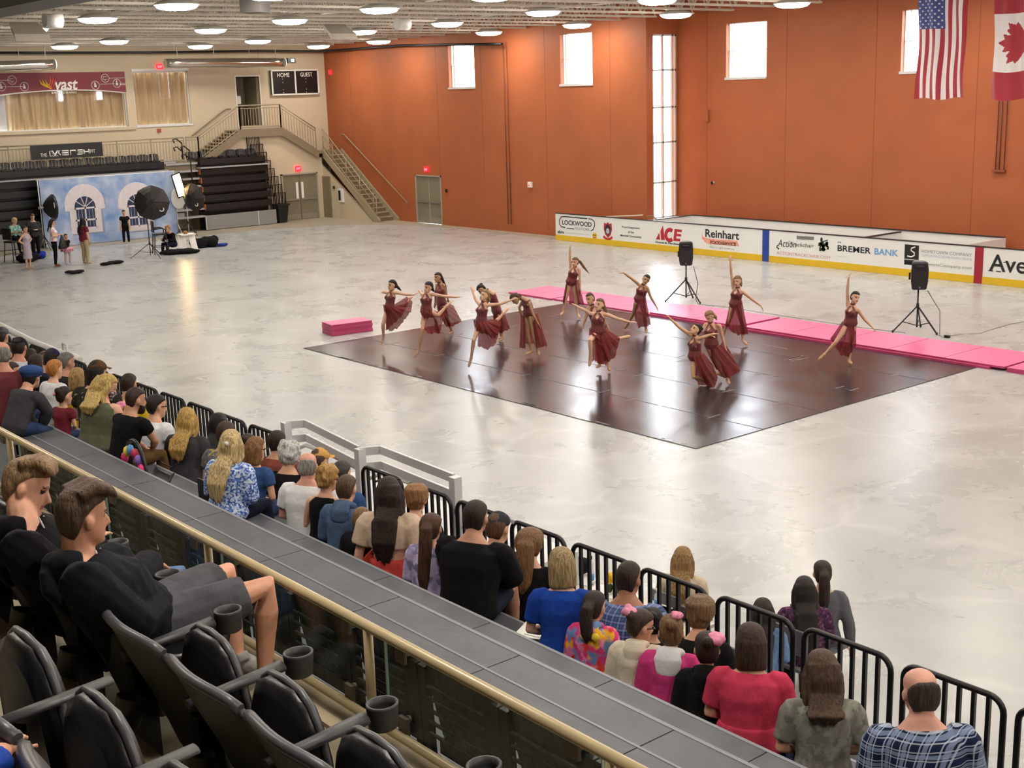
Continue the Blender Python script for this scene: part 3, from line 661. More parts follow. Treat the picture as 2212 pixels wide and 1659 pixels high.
# ducts, speakers and other things under the roof
silver = mat('mirror_foil', '#cfcac2', r=.13, metal=.95, bump=.12, bs=2.5)
def duct(a, b, r, label, endcol):
    t = thing('air_duct', (a+b)/2, label, 'duct'); o = MB(); n = 20
    o.tube([a.lerp(b, i/10) for i in range(11)], [r*.96]+[r]*9+[r*.96], n); o.build('duct_tube', [silver], t)
    for q in (.1, .4, .7, .93): p = a.lerp(b, q); MB().cyl(p+V((0, 0, r)), V((p.x, p.y, 8.0)), .012, 5).build('hanger_wire', [steel], t)
    d = (b-a).normalized(); MB().cyl(b, b+d*.04, r*1.03, 20).build('duct_collar', [endcol], t); return t
duct(ony(-140, 148, 52.6), ony(117, 139, 52.6), .2, 'silver reflective duct hanging over the maroon banner', white)
t = duct(ony(357, 137, 52.6), ony(613, 135, 52.6), .2, 'silver reflective duct hanging over the upper doorway and scoreboard', white)
p = ony(627, 131, 52.6); tag(MB().box(p, (.42, .3, .22)).box(p+V((.02, -.16, 0)), (.16, .02, .13), mi=1).build('control_box', [blackm, white]), 'small black control box at the end of the silver duct', 'control box')
o = MB().tube([ony(x, y, 53.6) for x, y in ((-60, 114), (150, 114), (350, 113), (560, 110), (690, 111))]+[onx(x, y, 33.2) for x, y in ((760, 106), (870, 98), (1000, 96), (1084, 95))], .05, 8)
tag(o.build('black_pipe', [blackm]), 'long black pipe running high along the end wall and orange wall', 'pipe')
dk = mat('dark_duct', '#4b4744', r=.5)
e0, e1 = onz(225, 0, 7.45), onz(0, 37, 7.45); ex = (e0.x+e1.x)/2
tag(MB().bb((ex-.9, 12, 7.45), (ex, 43, 7.8)).build('supply_duct', [dk]), 'large dark grey rectangular duct at the top left under the roof', 'duct')
p = onz(550, 8, 7.75); tag(MB().box(p, (.5, .5, .4), rz=.6).build('unit_heater', [dk]), 'dark grey heater box hung between lamps at the top', 'heater')
for (x, y), lb in (((64, 82), 'pale square ceiling speaker below the leftmost lamp'), ((735, 80), 'pale square ceiling speaker near the orange wall corner')):
    p = onz(x, y, 7.55); tag(MB().prism([p+V(q) for q in ((-.5, -.3, -.1), (.5, -.3, -.1), (.4, .3, .25), (-.4, .3, .25))], (0, .1, .2)).build('ceiling_speaker', [steel]), lb, 'speaker')
for (x, y), lb in (((112, 43), 'small white ceiling fan unit with two pipes left of centre'), ((868, 51), 'small white ceiling fan unit beside the orange wall lamps')):
    p = onz(x, y, 7.85); t = thing('ceiling_fan_unit', p, lb, 'fan unit'); MB().cyl(p+V((-.2, 0, 0)), p+V((.25, 0, 0)), .2, 16).build('housing', [white], t); MB().cyl(p+V((.3, .3, .1)), p+V((1.2, .9, .7)), .05, 8).cyl(p+V((.05, .3, .1)), p+V((.9, .9, .7)), .05, 8).build('pipe', [steel], t)
# ---- small things on the walls
def wallbox(name, p, sz, label, cat, m=exitred, m2=None):
    o = MB().box(p, sz); 
    return tag(o.build(name, [m] if not m2 else [m, m2]), label, cat)
def exit_sign(p, ax, label):
    s = (.06, .28, .22) if ax == 'x' else (.28, .06, .22); o = MB().box(p, s, mi=1)
    if ax == 'x': put_text(o, 'EXIT', (p.x-.034, p.y+.11, p.z-.05), (0, -1, 0), (0, 0, 1), .22, .1, 0, bold=.03)
    else: put_text(o, 'EXIT', (p.x-.11, p.y-.034, p.z-.05), (1, 0, 0), (0, 0, 1), .22, .1, 0, bold=.03)
    return tag(o.build('exit_sign', [mat('exit_letters', '#ff6a70', emit='#ff5560', es=2), exitred]), label, 'exit sign')
exit_sign(ony(345, 144, YE-.06), 'y', 'red exit sign high above the curtained windows'); exit_sign(ony(644, 364, YS-.06), 'y', 'red exit sign above the olive double doors under the stairs')
exit_sign(onx(921, 366, XW-.05), 'x', 'red exit sign above the double doors in the orange wall')
wallbox('fire_alarm', onx(713, 156, XW-.04), (.06, .17, .2), 'small red fire alarm high on the orange wall corner', 'alarm'); wallbox('fire_alarm', ony(344, 282, YE-.04), (.16, .05, .16), 'small red alarm plate below the right curtain window', 'alarm', mat('alarm_red', '#a8473c', r=.5))
p = onx(1145, 399, XW-.05); o = MB().box(p, (.08, .22, .22)).box(p+V((-.045, .02, -.02)), (.02, .05, .06), mi=1); tag(o.build('strobe_box', [white, mat('exit_red', '#c01722')]), 'small white strobe box on the middle of the orange wall', 'strobe')
wallbox('conduit_box', onx(1527, 250, XW2-.05), (.1, .18, .42), 'orange painted conduit box beside the tall window', 'box', orange)
p = onx(1538, 395, XW2-.08); tag(MB().cyl(p+V((.08, 0, 0)), p, .05, 10, 0).ball(p, .055, 10, 1).build('wall_camera', [white, blackm]), 'small white dome camera low on the orange wall', 'camera')
wallbox('door_switch', onx(964, 412, XW-.03), (.04, .1, .14), 'small switch plate right of the orange wall doors', 'switch', blackm)
wallbox('light_switch', onx(721, 405, 32.45), (.05, .1, .12), 'small black switch on the wall below the stairs', 'switch', blackm)
p = onx(737, 422, 32.44); t = thing('extinguisher_cabinet', p-V((0, 0, .4)), 'white fire extinguisher cabinet on the wall below the stairs', 'cabinet'); MB().box(p, (.1, .36, .62)).build('cabinet_body', [white], t); MB().box(p+V((-.06, .05, 0)), (.02, .16, .46)).build('cabinet_door', [blackm], t)
# vertical conduits
for i, (x0, x1, ya, yb, X, lb) in enumerate(((1089, 1095, 90, 482, XW, 'left thin orange conduit with chain running down the orange wall'), (1095, 1102, 90, 482, XW, 'right thin orange conduit with chain running down the orange wall'), (2158, 2150, 218, 370, XW2, 'leftmost of three thin brown conduits below the second flag'), (2164, 2158, 218, 370, XW2, 'middle of three thin brown conduits below the second flag'), (2173, 2168, 218, 370, XW2, 'rightmost of three thin brown conduits below the second flag'))):
    a, b2 = onx(x0, ya, X-.05), onx(x1, yb, X-.05); a.y = b2.y = (a.y+b2.y)/2 if X == XW else b2.y
    o = MB().cyl(a, b2.lerp(a, .35) if X == XW else b2, .014, 8)
    if X == XW:
        for q in range(40): c = b2.lerp(a, .35*q/40); o.ball(c, .025, 6, 1)
    tag(o.build('wall_conduit', [orange_d if i < 2 else mat('brown_conduit', '#4f2712', r=.6), blackm]), lb, 'conduit')
p = onx(2157, 369, XW2-.06); tag(MB().box(p, (.1, .42, .07)).build('conduit_bracket', [orange_d]), 'small bracket at the foot of the three brown conduits', 'bracket')
# scoreboard
p = ony(636, 178, YE-.1); q0, q1 = ony(588, 205, YE-.1), ony(684, 151, YE-.1); t = thing('scoreboard', (p.x, YE-.1, q0.z), 'black scoreboard with white frame on the beige end wall', 'scoreboard')
wd, hg = q1.x-q0.x, q1.z-q0.z
MB().bb((q0.x, YE-.16, q0.z), (q1.x, YE, q1.z)).build('cabinet', [blackm], t)
fr = MB()
for xx in (q0.x, q0.x+wd/2, q1.x): fr.bb((xx-.035, YE-.19, q0.z), (xx+.035, YE-.15, q1.z))
for zz in (q0.z, q1.z): fr.bb((q0.x-.035, YE-.19, zz-.035), (q1.x+.035, YE-.15, zz+.035))
fr.build('frame', [white], t)
tx = MB()
for s, c in (('HOME', .25), ('GUEST', .75)):
    put_text(tx, s, (q0.x+wd*(c-.13), YE-.17, q1.z-.3), (1, 0, 0), (0, 0, 1), wd*.26, .19, bold=.015)
    for dz in (.36, .5, .8, .92):
        tx.ball((q0.x+wd*(c-.02), YE-.165, q1.z-hg*dz), .02, 6)
tx.build('lettering', [white], t)
# maroon banner over the suite window
mar = mat('maroon_vinyl', '#7c2230', r=.5); z1 = 6.95; zc = lambda u: 6.22+.24*sin(pi*min(1, max(0, (u-15)/(VW[1]-15))))
t = thing('sponsor_banner', (20, YE-.05, 6.2), 'maroon sponsor banner with arched lower edge over the suite window', 'banner')
n = 30; xs = [VW[0]+(VW[1]-VW[0])*i/n for i in range(n+1)]
xl = ony(0, 205, YE-.05).x; zb0, zb1, zb2 = ony(0, 205, YE-.05).z, ony(140, 194, YE-.05).z, ony(276, 200, YE-.05).z; xm = ony(140, 194, YE-.05).x
def arch(x):
    u = (x-xm)/(VW[1]-xm) if x > xm else (xm-x)/(xm-xl); return zb1-(zb1-(zb2 if x > xm else zb0))*u*u
bn = MB(); bn.prism([(x, YE-.06, z1) for x in (xs[0], xs[-1])]+[(x, YE-.06, arch(x)) for x in reversed(xs)], (0, .03, 0)); bn.build('banner_panel', [mar], t)
hem = MB(); hem.tube([(x, YE-.05, arch(x)-.01) for x in xs], .025, 6); hem.build('white_edge', [white], t)
lg = MB(); B = lambda x, y: ony(x, y, YE-.075)
a, b2 = B(120, 195), B(167, 172); put_text(lg, 'vast', (a.x, a.y, a.z), (1, 0, 0), (0, 0, 1), b2.x-a.x, b2.z-a.z, bold=.02, shear=.22)
a, b2 = B(112, 203), B(166, 197); put_text(lg, 'BROADBAND', (a.x, YE-.08, a.z), (1, 0, 0), (0, 0, 1), b2.x-a.x, b2.z-a.z, bold=.01, sp=1.2)
for cx, cy, k in ((26, 173, 0), (52.5, 187, 1), (2.7, 187, 1), (206, 184, 1), (227, 169, 0), (252.5, 180, 1)):
    c = B(cx, cy); lg.tube([c+V((.17*cos(2*pi*i/20), 0, .17*sin(2*pi*i/20))) for i in range(21)], .012, 5)
    if k: lg.box(c-V((0, 0, .03)), (.1, .01, .1)); lg.box(c+V((-.01, 0, .06)), (.05, .01, .12))
    else: lg.tube([c+V(q) for q in ((-.09, 0, -.05), (.09, 0, -.05), (.09, 0, .07), (-.09, 0, .07), (-.09, 0, -.05))], .012, 5); lg.box(c-V((0, 0, .09)), (.06, .01, .02))
for (x0, y0, x1, y1) in ((6, 187.5, 49, 187), (215, 182, 247, 181), (236, 169, 272, 168), (258, 180, 272, 180), (258, 183, 272, 183), (0, 174, 20, 173)): lg.tube([B(x0, y0), B(x1, y1)], .012, 5)
lg.build('lettering', [white], t)
for i, (x, c) in enumerate(((87, '#e0b020'), (93, '#e6b52a'), (99, '#e0a52a'), (107, '#d2603a'), (112, '#cf5238'), (117, '#b8413a'))):
    s = MB(); top_ = 172-(i > 2)*6; pts = [B(x-(2-.0*i) if i < 3 else x+2, top_), B(x+2, top_+9), B(x+8 if i < 3 else x-1, 185), B(112, 192.5)]; s.tube(pts, [.015, .035, .03, .008], 8, flat=.3, side=(1, 0, 0)); s.build('swoosh', [mat('swoosh_%d' % i, c, r=.5)], t)
# ---- mezzanine, stair and rails
YM = 53.25
zm = ony(398, 297, YM).z-1.07                        # mezzanine floor level
MBm = MB().bb((-8, YM-.1, zm-.35), (ony(430, 350, YM).x, YE, zm)); struct(MBm.build('floor_mezzanine', [taupe]))
def railing(name, pts, label, h=1.07, y=YM, sp=.14, bars=True, group=None):
    """guard rail following floor points (x, z) along the end wall"""
    t = thing(name, (pts[0][0], y, pts[0][1]), label, 'railing'); P = [V((x, y, z)) for x, z in pts]; up = V((0, 0, 1))
    for hh, r, nm in ((h, .03, 'top_rail'), (h-.13, .02, 'upper_rail'), (.1, .022, 'bottom_rail')):
        o = MB()
        for a, b in zip(P, P[1:]): o.cyl(a+up*hh, b+up*hh, r, 8)
        o.build(nm, [taupe_l], t)
    o = MB(); po = MB()
    for a, b in zip(P, P[1:]):
        n = max(1, round(abs(b.x-a.x)/sp)); m = max(1, round(abs(b.x-a.x)/1.6))
        for i in range(n+1): c = a.lerp(b, i/n); MB().bar(c+up*.1, c+up*(h-.13), .018, .018).build('baluster', [taupe_l], t)
        for i in range(m+1): c = a.lerp(b, i/m); MB().bar(c, c+up*h, .045, .045).build('post', [taupe_l], t)
    return t
xa = ony(-70, 300, YM).x; xb = ony(396, 297, YM).x
railing('guard_railing', [(xa, zm), (xb, zm)], 'long beige guard railing along the mezzanine behind the black sign')
P0 = ony(401, 297, YM); P1 = ony(427, 295, YM); P2 = ony(516, 228.5, YM); P3 = ony(604, 227, YM); P4 = ony(681, 277, YM); hh = 1.07
zl = P2.z-hh
railing('stair_railing', [(P0.x, P1.z-hh), (P1.x, P1.z-hh), (P2.x, zl), (P3.x, zl), (P4.x, P4.z-hh)], 'beige stair railing climbing over the upper landing below the scoreboard')
zp = P4.z-hh
st = thing('staircase', (P2.x, YM+.5, zm), 'beige steel staircase with landing against the end wall', 'staircase')
def flight(name, a, b, nst, y0, y1):
    """treads from a to b (x, z)"""
    o = MB()
    for i in range(nst):
        q = (i+.5)/nst; x = a[0]+(b[0]-a[0])*q; z = a[1]+(b[1]-a[1])*(i+1)/nst; w_ = abs(b[0]-a[0])/nst*1.15
        o.bb((x-w_/2, y0, z-.045), (x+w_/2, y1, z))
    return o.build(name, [taupe_l], st)
flight('treads', (P1.x, P1.z-hh), (P2.x, zl), 10, YM, YE-.05); flight('treads', (P4.x, zp), (P3.x, zl), 10, YM, YE-.05)
s = MB(); lv = .34
for a, b in (((P1.x, P1.z-hh), (P2.x, zl)), ((P2.x, zl), (P3.x, zl)), ((P3.x, zl), (P4.x+.1, zp))):
    s.prism([(a[0], YM-.04, a[1]+.03), (b[0], YM-.04, b[1]+.03), (b[0], YM-.04, b[1]-lv), (a[0], YM-.04, a[1]-lv)], (0, .06, 0))
s.build('stringer', [taupe], st); MB().bb((P2.x-.02, YM, zl-.1), (P3.x+.02, YE, zl)).build('landing', [taupe], st)
MB().bb((P4.x-.1, YM, zp-.12), (XW, YE, zp)).build('lower_landing', [taupe], st)
# lower flight along the orange wall
X0, X1 = 32.5, XW-.06; yb_ = onx(818, 480, X0).y; yt = YM; n = 16; tr = MB()
for i in range(n):
    y = yt+(yb_-yt)*(i+.5)/n; z = zp*(1-(i+1)/n)+zp/n*.0
    tr.bb((X0, y-.17, z-.04), (X1, y+.17, z), 0); tr.bb((X0+.02, y+.15, z), (X1, y+.17, z+zp/n-.04), 1)
tr.build('treads', [taupe_l, taupe], st)
s = MB()
for X in (X0-.05, X1-.02): s.prism([(X, yt, zp+.08), (X, yb_-.15, .12), (X, yb_-.15, 0), (X, yb_+.3, 0), (X, yt, zp-.3)], (.07, 0, 0))
s.build('stringer', [taupe_l], st)
t = thing('stair_railing', (X0, yb_, 0), 'beige handrail down the open side of the lower stair flight', 'railing')
o = MB(); a, b2 = V((X0, yt, zp)), V((X0, yb_+.1, .12)); u = V((0, 0, 1)); o.tube([a+u*1.05, b2+u*.95, b2+u*.0], .025, 8); o.build('top_rail', [taupe_l], t)
MB().tube([a+u*.72, b2+u*.62], .018, 8).build('mid_rail', [taupe_l], t); MB().tube([a+u*.25, b2+u*.2], .018, 8).build('mid_rail', [taupe_l], t)
o = MB()
for q in (0, .2, .45, .7, .95): c = a.lerp(b2, q); MB().cyl(c, c+u*(1.0), .022, 8).build('post', [taupe_l], t)
for i in range(9): c = a.lerp(b2, .2*i/9); MB().bar(c+u*.15, c+u*.95, .016, .016).build('baluster', [taupe_l], t)
o = MB().tube([onx(x, y, XW-.09) for x, y in ((736, 290), (743, 290), (880, 438), (876, 438))], .024, 8)
tag(o.build('wall_handrail', [taupe_l]), 'beige handrail fixed to the orange wall above the lower stairs', 'handrail')
tag(MB().tube([ony(x, y, YE-.1) for x, y in ((412, 296), (488, 236), (499, 235))], .025, 8).build('wall_handrail', [taupe]), 'taupe handrail fixed to the beige wall beside the upper flight', 'handrail')
# sign on the mezzanine railing
a, b2 = ony(69, 347, YM-.12), ony(220, 305.5, YM-.12); a.z = ony(69, 346, YM-.12).z; zt_ = ony(69, 314.5, YM-.12).z
t = thing('railing_sign', (a.x, YM-.12, a.z), 'black railing sign with white and outlined letters above the far seats', 'sign'); MB().bb((a.x, YM-.12, a.z), (b2.x, YM-.08, zt_)).build('sign_panel', [black], t)
o = MB(); sx = (b2.x-a.x); sz = zt_-a.z
put_text(o, 'THE', (a.x+sx*.12, YM-.13, a.z+sz*.19), (1, 0, 0), (0, 0, 1), sx*.09, sz*.24, bold=.0)
put_text(o, 'PIT', (a.x+sx*.82, YM-.13, a.z+sz*.27), (1, 0, 0), (0, 0, 1), sx*.07, sz*.24, bold=.0)
def stroke(pts, w=.028): o.tube([V((a.x+sx*x, YM-.13, a.z+sz*z)) for x, z in pts], w, 6, flat=.4)
stroke([(.25, .2), (.25, .55), (.29, .55), (.32, .3), (.36, .55), (.39, .55), (.37, .42), (.40, .22)], .028); stroke([(.28, .2), (.28, .45), (.32, .2), (.35, .45), (.36, .2), (.25, .2)], .02)
stroke([(.42, .52), (.51, .52), (.51, .22), (.42, .22), (.42, .37), (.51, .37)]); stroke([(.54, .2), (.54, .52), (.61, .52), (.61, .45)])
stroke([(.71, .52), (.64, .52), (.64, .37), (.71, .37), (.71, .22), (.63, .22)]); stroke([(.73, .54), (.73, .2)]); stroke([(.80, .56), (.80, .22)]); stroke([(.73, .38), (.80, .38)])
o.build('lettering', [white], t)

# ---- folded far bleachers
YB = 52.62
bl = mat('bleacher_black', '#101011', r=.4, var=.2, vs=5); ends = mat('bleacher_end', '#93502f', r=.6); lgrey = mat('light_grey_deck', '#a9a9ab', r=.4, var=.05, vs=2)
def farstand(name, xa, xb, label, capl=False):
    t = thing(name, ((xa+xb)/2, YB, 0), label, 'bleachers')
    MB().bb((xa, YB-.02, .03), (xb+.1, YB+.06, .66)).build('front_panel', [grey], t)
    v = MB(); x = xa
    while x < xb: v.bb((x, YB-.03, .05), (x+.03, YB-.02, .66)); x += 2.6
    v.build('panel_joint', [white], t)
    MB().bb((xa, YB+.5, 0), (xb, YB+.6, 3.0)).build('understructure', [blackm], t)
    for i in range(5):
        z = .885+.385*i; y = YB+.02+.06*i; b_ = MB(); b_.bb((xa+.1, y, z), (xb-.05, y+.46, z+.265)); bt = b_.build('bench', [bl], t)
        MB().bb((xa+.03, y+.02, z+.02), (xa+.1, y+.4, z+.27)).build('end_cap', [ends], bt)
        MB().bb((xa+.1, y+.2, z-.09), (xb-.2, y+.4, z)).build('riser_gap', [blackm], bt)
    MB().bb((xa, YB+.06, 2.71), (xb, YB+.65, 2.76)).build('deck', [lgrey], t)
    MB().bb((xa+.1, YB+.28, 2.86), (xb-.1, YB+.72, 3.1)).build('bench', [bl], t)
    return t
xr0, xr1 = ony(438, 400, YB).x, ony(590, 430, YB).x; xl1 = ony(366, 360, YB).x
farstand('folded_bleachers', xr0, xr1, 'black folded bleachers beside the olive double doors'); farstand('folded_bleachers', 8, xl1, 'black folded bleachers behind the blue photo backdrop')
def farchair(x):
    t = thing('tip_up_chair', (x, YB+.62, 3.03), None, 'chair', 'black seats on top of the folded bleachers'); t['label'] = 'black stadium seat in the row on top of the folded bleachers'
    o = MB(); o.loft([[V((x+sx_*.235*w_, YB+.6+.06*q+yy, 3.17+.25*q+(.035*(1-sx_*sx_) if q == 1 else 0))) for sx_, yy in ((-1, 0), (-.4, .03), (.4, .03), (1, 0), (1, .05), (.4, .08), (-.4, .08), (-1, .05))] for q, w_ in ((0, .92), (.6, 1), (1, .96))], sm=False); o.build('backrest', [bl], t)
    MB().bb((x-.2, YB+.4, 3.11), (x+.2, YB+.62, 3.17)).build('seat', [bl], t); MB().bb((x-.02, YB+.5, 3.1), (x+.02, YB+.6, 3.2)).build('post', [blackm], t); return t
fc = None
for lo, hi in ((ony(414, 330, YB).x, ony(566, 325, YB).x), (ony(-20, 350, YB).x, ony(356, 330, YB).x)):
    n = round((hi-lo)/.49)
    for i in range(n):
        x = lo+(hi-lo)*(i+.5)/n
        if fc is None: fc = farchair(x)
        else: copy_tree(fc, (x, YB+.62, 3.03))
# aisle steps
t = thing('aisle_steps', ((xl1+xr0)/2, YB, 0), 'light grey aisle steps between the two blocks of folded bleachers', 'steps')
for i in range(8): MB().bb((xl1+.05, YB+.02+.06*i, .6+.33*i), (xr0+.05, YB+.5+.06*i, .68+.33*i)).build('step', [lgrey], t); MB().bb((xl1+.05, YB+.2+.06*i, .68+.33*i), (xl1+.6, YB+.5+.06*i, .86+.33*i)).build('half_step', [lgrey], t)
for x, y0, y1, lb in ((392, 302, 345, 'upper black handrail hook in the far aisle'), (409, 318, 398, 'lower black handrail hook in the far aisle')):
    o = MB()
    for dz in (0, .35): p = ony(x, y0, YB-.05)-V((0, 0, dz)); o.tube([p+V((-.35, 0, -.12)), p+V((-.4, 0, .02)), p+V((-.25, 0, .06)), p+V((0, 0, -.15))], .03, 8)
    p = ony(x, y0, YB-.05); o.cyl(p-V((0, 0, .12)), V((p.x, p.y, ony(x, y1, YB).z)), .03, 8); tag(o.build('aisle_handrail', [blackm]), lb, 'handrail')
# end guards of the right block
gd = None
for i in range(8):
    x = xr1+.06; y = YB+.05+.1*i; z0 = .1+.37*i; lb = 'black barred end guard stepping up the right side of the far bleachers'
    o = MB(); w_ = .62; hgt = 1.3
    for q in (0, 1): o.bb((x+q*w_-.018, y-.018, z0), (x+q*w_+.018, y+.018, z0+hgt)); o.bb((x, y-.018, z0+.03+q*(hgt-.06)), (x+w_, y+.018, z0+.06+q*(hgt-.06)))
    for k in range(1, 8): o.bb((x+k*w_/8-.009, y-.009, z0), (x+k*w_/8+.009, y+.009, z0+hgt))
    if gd is None: gd = o.build('end_guard', [blackm]); ob = gd; dz0 = ob.location.z
    else: ob = gd.copy(); C.objects.link(ob); ob.location = gd.location+V((-.11*i, .1*i, .37*i))
    tag(ob, lb, 'guard', 'stepped end guards of the far bleachers')
p = onz(608, 481); t = thing('trash_can', p, 'black wheeled trash can beside the olive double doors', 'trash can'); o = MB(); o.loft([[V((p.x+sx*w_, p.y+sy*w_, z)) for sx, sy in ((-1, -1), (1, -1), (1, 1), (-1, 1))] for z, w_ in ((.02, .2), (.8, .28))], sm=False); o.build('bin', [black], t); MB().bb((p.x-.31, p.y-.33, .8), (p.x+.33, p.y+.3, .88)).build('lid', [black], t)

# ---- photo backdrop and studio gear
YD = 52.1
bd = [ony(x, y, YD) for x, y in ((86, 389), (372, 371))]; z1 = (bd[0].z+bd[1].z)/2; x0, x1 = ony(97, 530, YD).x, ony(385, 512, YD).x; x0 = (x0+bd[0].x)/2; x1 = (x1+bd[1].x)/2
t = thing('photo_backdrop', ((x0+x1)/2, YD, 0), 'pale blue photo backdrop printed with two arched white windows', 'backdrop')
MB().bb((x0, YD, .02), (x1, YD+.01, z1)).build('backdrop_cloth', [mat('blue_cloud_print', '#6f93c9', r=.7, col2='#b9c6dc', var=.1, vs=1.4, detail=5)], t)
fr = MB().cyl((x0-.1, YD+.03, z1), (x1+.1, YD+.03, z1), .03, 8)
for x in (x0-.05, x1+.05): fr.cyl((x, YD+.03, 0), (x, YD+.03, z1+.02), .025, 8); fr.cyl((x, YD+.03, .5), (x, YD-.35, .02), .02, 6); fr.cyl((x, YD+.03, .5), (x, YD+.4, .02), .02, 6)
fr.build('stand_frame', [whitem], t)
pw = mat('print_white', '#d9d2d6', r=.7, var=.06, vs=6); pn = mat('print_navy', '#27344f', r=.7, var=.5, vs=9); ps = mat('print_shade', '#8f97b4', r=.7)
for cx in (190, 303):
    A = lambda x, y, d=0: V((ony(x+cx-190, y-(cx-190)*.045, YD).x, YD-.004-d, ony(x+cx-190, y-(cx-190)*.045, YD).z))
    c = A(183, 442); R0 = .84; o = MB()
    arc = [(c.x+R0*cos(pi*i/16), c.z+R0*sin(pi*i/16)) for i in range(17)]
    bz = A(190, 503).z; 
    def pl(pts, d, mi): o.prism([(x, YD-.004-d, z) for x, z in pts], (0, .003, 0), mi)
    pl([(x+.06, z-.05) for x, z in arc]+[(c.x-R0*.72, c.z-.05), (c.x-R0*.72, bz-.05), (c.x+.74, bz-.05), (c.x+.74, c.z-.05)], 0, 2)
    pl(arc+[(c.x-R0, c.z-.22), (c.x-.66, c.z-.22), (c.x-.66, bz), (c.x+.66, bz), (c.x+.66, c.z-.22), (c.x+R0, c.z-.22)], .004, 0)
    pl([(c.x+.44*cos(pi*i/14), c.z-.1+.44*sin(pi*i/14)) for i in range(15)]+[(c.x-.44, bz+.2), (c.x+.44, bz+.2)], .008, 1)
    for i in range(1, 5): an = pi*i/5; o.bar((c.x, YD-.014, c.z-.1), (c.x+.44*cos(an), YD-.014, c.z-.1+.44*sin(an)), .004, .03)
    for z in (c.z-.14, c.z-.62, c.z-1.1, bz+.2): o.bb((c.x-.44, YD-.016, z-.035), (c.x+.44, YD-.013, z+.035))
    for x in (-.42, 0, .42): o.bb((c.x+x-.03, YD-.016, bz+.2), (c.x+x+.03, YD-.013, c.z-.1))
    for x in (-.3, -.15, .15, .3): o.bb((c.x+x-.012, YD-.015, bz+.25), (c.x+x+.012, YD-.013, c.z-.15), 2)
    o.build('printed_window', [pw, pn, ps], t)
def tripod(p, zt, label, name='light_stand', m=None, sp=.5):
    m = m or blackm; t = thing(name, p, label, 'stand'); MB().cyl(p+V((0, 0, .12)), p+V((0, 0, zt)), .018, 8).build('pole', [m], t)
    for i in range(3):
        a = 2.1*i+.6; e = p+V((cos(a)*sp, sin(a)*sp, .02)); k = p+V((0, 0, .55)); lg_ = MB().bar(k, e, .022, .022).build('leg', [blackm], t); MB().bar(p+V((0, 0, .2)), k.lerp(e, .55), .012, .012).build('brace', [blackm], lg_)
    MB().cyl(p+V((0, 0, .5)), p+V((0, 0, .6)), .035, 8).build('collar', [blackm], t); return t
def umbrella(c, nrm, r, label, dp=.35, col='#15110f'):
    t = thing('studio_umbrella', c, label, 'umbrella'); nrm = V(nrm).normalized(); x = nrm.cross(V((0, 0, 1))).normalized(); y = x.cross(nrm)
    um = mat('umbrella_black', '#1d1512', r=.55); o = MB(); rings = []
    for q in (.02, .3, .6, .85, 1): rings.append([c+nrm*(dp*(1-q*q))+(x*cos(2*pi*i/16)+y*sin(2*pi*i/16))*(r*q*(1 if i % 2 == 0 else .955)) for i in range(16)])
    o.loft(rings, sm=False, caps=False); o.build('canopy', [um], t)
    for i in range(8):
        a = 2*pi*i/8; o = MB(); o.tube([c+nrm*(dp*(1-q*q)+.006)+(x*cos(a)+y*sin(a))*(r*q) for q in (.05, .35, .7, 1)], .012, 5); o.build('rib', [blackm], t)
    MB().cyl(c-nrm*.35, c+nrm*(dp+.06), .014, 8).build('shaft', [blackm], t)
    q = c+nrm*(dp*.45)+(x*(-.52)+y*(-.42))*r; lg = MB().tube([q+nrm*.06+(x*cos(a)+y*sin(a))*.075 for a in [2.4+i*.45 for i in range(9)]], .018, 6); lg.build('logo', [white], t); return t
vd = V((-.45, -.89, 0)).normalized()
pg = onz(326, 557); tripod(pg, 1.35, 'black light stand holding the big umbrella beside the tall chair', sp=.72)
cu = CAM+ray(328, 438)*((pg-CAM).length/ray(328, 438).length*.985); umbrella(cu, vd+V((0, 0, .15)), .64, 'big black octagonal studio umbrella in front of the right printed window')
pg2 = onz(409, 508); tripod(pg2, 2.1, 'grey light stand behind the white stool', m=whitem, sp=.62)
cu2 = CAM+ray(418, 426)*((pg2-CAM).length/ray(418, 426).length*.99); umbrella(cu2, V((-.95, -.35, -.1)), .62, 'second black studio umbrella turned sideways beside the lit strip softbox')
c = ony(385, 428, YD-.2); tag(MB().ball(c, [.33, .06, .46], 20).build('white_reflector', [white]), 'round white reflector disc behind the strip softbox', 'reflector')
a, b2 = ony(379, 376, 51.4), ony(394, 424, 51.4); t = thing('strip_softbox', (a+b2)/2, 'glowing strip softbox tilted at the right edge of the backdrop', 'softbox'); d = (b2-a); sx = V((.17, 0, .05))
o = MB(); o.prism([a-sx, a+sx, b2+sx, b2-sx], (0, .012, 0)); o.build('diffuser', [mat('softbox_glow', '#ffffff', emit='#ffd28a', es=9)], t)
o = MB(); 
for p, q in ((a-sx*1.1, b2-sx*1.1), (a+sx*1.1, b2+sx*1.1), (a-sx*1.1, a+sx*1.1), (b2-sx*1.1, b2+sx*1.1)): o.bar(p, q, .05, .05)
o.build('rim', [blackm], t); o = MB(); cc = (a+b2)/2+V((.25, .35, -.1)); rs = [a-sx, a+sx, b2+sx, b2-sx]
o.loft([[p+V((0, .02, 0)) for p in rs], [cc+(p-cc)*.25 for p in rs]], sm=False); o.build('housing', [black], t)
c = ony(105, 448, 51.5); t = thing('dome_softbox', c, 'black half dome softbox facing right at the left of the backdrop', 'softbox'); o = MB(); n = 14
